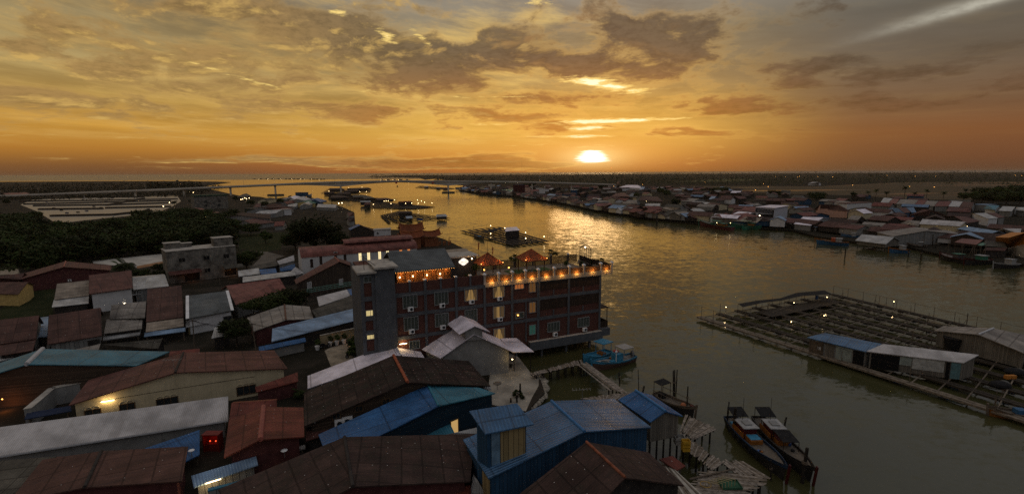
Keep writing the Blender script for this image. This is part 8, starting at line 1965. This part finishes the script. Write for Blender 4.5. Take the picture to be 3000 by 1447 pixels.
scooter('black motor scooter parked at the hotel corner in the courtyard', G(*z7(1640, 955), 1.0), .35); scooter('dark motorbike parked by the potted plants', G(*z7(1405, 865), 1.0), .5)
ptlight(G(*z7(1690, 760), 2.6) + V3((0, -.6, 0)), 60, (1, .40, .10)); c = G(*z7(1692, 740), 3.0); lampthing('amber wall lamp glowing at the courtyard corner by the hotel', c, 'lamp', BULBO, .14)
# utility poles and aerials
def upole(label, z, base, top, r=.11, arm=True, zb=1.0):
    b = G(*z(*base), zb); e = onplane(z(*top), b, b + V3((1, 0, 0))); t = thing('utility_pole', label, 'pole', tuple(b)); MB().tube(b, e, r, r * .75, 7).build('stem', POLE, t, uv=False)
    if arm: m = MB(); m.beam(e - V3((.6, 0, .25)), e + V3((.6, .1, -.25)), .08); m.build('cross_arm', DPOLE, t, uv=False)
    return e
e1 = upole('leaning timber pole beside the blue courtyard roof', z7, (778, 900), (738, 640)); e2 = upole('dark utility pole before the tan walled canopy', z6, (1770, 865), (1752, 610)); e3 = upole('thin pole in front of the pinkish red roof', z7, (622, 560), (606, 405), .08); e4 = upole('pole with a lamp at the concrete block foot', z1, (2005, 1105), (1990, 1015), .08)
def wires(label, a, b, n=3, sag=.8):
    t = thing('overhead_wire', label, 'wire', tuple(a)); 
    for k in range(n):
        o = V3((k * .25 - .25, 0, -.15 * k)); MB().path([lerp(a, b, i / 8) + o - ZUP * sag * 4 * (i / 8) * (1 - i / 8) for i in range(9)], .022, 3).build('strand', DPOLE, t, uv=False)
wires('overhead wires from the leaning pole to the pole by the tan canopy', e1, e2); wires('overhead wires from the leaning pole towards the hotel', e1, hp(SL, .2, 9), 3); wires('pair of wires crossing over the steel blue hall roof', G(*y1(700, 245), 7.5), G(*y1(1420, 130), 9.0), 2, .5); wires('thin wires running over the tan row canopies to the timber pole', e2, G(*z6(900, 800), 7.0), 3, .5); wires('overhead wire across the near brown ridge', e2, e3, 2)
def aerial(label, z, base, top, zb, kind=0):
    b = G(*z(*base), zb); e = onplane(z(*top), b, b + V3((1, 0, 0))); t = thing('antenna', label, 'antenna', tuple(b)); MB().tube(b, e, .035, .03, 5).build('mast', STEEL, t, uv=False); m = MB()
    m.tube(e - V3((1.3, 0, .15)), e + V3((1.1, 0, .1)), .025, .025, 4)
    for k in range(6): x = -1.2 + k * .44; m.tube(e + V3((x, -.35, -.02)), e + V3((x, .35, .02)), .018, .018, 4)
    m.build('yagi_elements', STEEL, t, uv=False)
aerial('television aerial on a mast over the cream house ridge', y1, (1375, 360), (1345, 195), 4.8); aerial('fishbone aerial standing over the water by the blue roofs', y3, (1037, 608), (1035, 545), 3.5); aerial('aerial mast on the brown clapboard wall', y1, (430, 325), (420, 240), 4.5)
def dish(label, p, r=.45):
    t = thing('satellite_dish', label, 'satellite dish', tuple(p)); MB().tube(p, p + ZUP * .6, .04, .04, 5).build('arm', STEEL, t, uv=False); MB().ball(p + ZUP * .8, r, 12, 6, sq=(1, 1, .25)).build('reflector', WHITE if 'white' in label else DKP, t, uv=False)
dish('grey satellite dish on the teal roof edge', G(*y3(470, 545), 4.8), .55); dish('small white bell shaped dish on the dark strip roofs', G(*y2(490, 955), 2.6), .35); dish('white satellite dish by the bottom left blue roof', G(*y1(1497, 955), 2.5), .3)
for X, Y, s in ((480, 435, 1), (450, 440, .8), (500, 430, .8), (560, 400, .7)):
    p = G(*y3(X, Y), 1.0); t = thing('bucket', 'dark tub among the clutter beside the grey gable wall', 'tub', tuple(p), 'tubs beside the grey gable'); MB().tube(p, p + ZUP * .7 * s, .3 * s, .4 * s, 10).build('tub_body', plain('dark_plastic', (.05, .045, .04), .6, .3), t); MB().tube(p + ZUP * .7 * s, p + ZUP * .74 * s, .43 * s, .43 * s, 10).build('rim', DPOLE, t)
q = G(*y3(570, 345), 3.6); ptlight(q, 26, (1, .62, .15), .2); lampthing('yellow lamp under the flat white canopy by the yard', q, 'lamp', BULB, .1)
shrub('ragged shrub on the rubble bank', G(*y3(605, 600), 1.0), 1.1); shrub('small bush by the rubble posts', G(*y3(640, 610), .9), .7)
for k, (X, Y0, Y1_) in enumerate(((560, 640, 605), (600, 640, 580), (622, 600, 508))): b = G(*y3(X, Y0), .8); e = onplane(y3(X, Y1_), b, b + V3((1, 0, 0))); t = thing('timber_post', 'old timber post on the rubble bank, ' + ['short left one', 'middle one', 'tall right one'][k], 'post', tuple(b)); MB().tube(b, e, .14, .12, 6).build('stem', DPOLE, t, uv=False); MB().tube(e - ZUP * .05, e + ZUP * .05, .15, .13, 6).build('cap', POLE, t, uv=False)
# courtyard of the left brown hall: parapet ring and navy awning
monoP('navy awning strip below the brown sheet eaves', y1, [(210, 608), (550, 552), (556, 592), (190, 658)], 2.9, 2.4, 1.0, None, plain('navy_awning', (.02, .03, .06), .6, .2), posts=True, name='awning', cat='awning')
cp = [G(*y1(X, Y), 3.2) for X, Y in ((215, 590), (410, 425), (660, 378))]; wallbox('pale concrete parapet running round the sunken courtyard', cp, 2.4, Wd['grey'], 'parapet_wall', 'wall', 1.0, .7)
ptlight(G(*y1(30, 560), 1.8), 60, (1, .30, .06)); q = G(*y1(20, 500), 2.2); lampthing('orange lamp glowing at the left edge below the clapboards', q, 'lamp', BULBO, .12)
for X, Y, lb, bb in ((680, 500, 'small red lamp under the striped lower canopy', emit('red_glow2', (1, .06, .03), 10)), (1150, 455, 'tiny white bulb under the brown upper storey', BULBW)):
    q = G(*z6(X, Y), 2.2) + V3((0, -.6, 0)); lampthing(lb, q, 'lamp', bb, .1)
ptlight(G(*z6(1040, 455), 2.2), 30, (1, .35, .1)); ptlight(G(*z6(1250, 410), 2.0), 20, (1, .4, .1))

# ------------------------------------------------------------------ the damp air of the river mouth
hz = MB(); hz.prism([(-9000, -30), (9000, -30), (9000, 9000), (-9000, 9000)], -1.5, 48)
m, b = newmat('haze_air'); S.nt.nodes.remove(b); pv = node('ShaderNodeVolumePrincipled'); pv.inputs['Color'].default_value = (.92, .70, .46, 1); pv.inputs['Density'].default_value = 0.00003; pv.inputs['Anisotropy'].default_value = 0.2
S.nt.links.new(pv.outputs[0], S.nt.nodes['Material Output'].inputs['Volume'])
hz.build('haze', m, uv=False, kind='stuff')
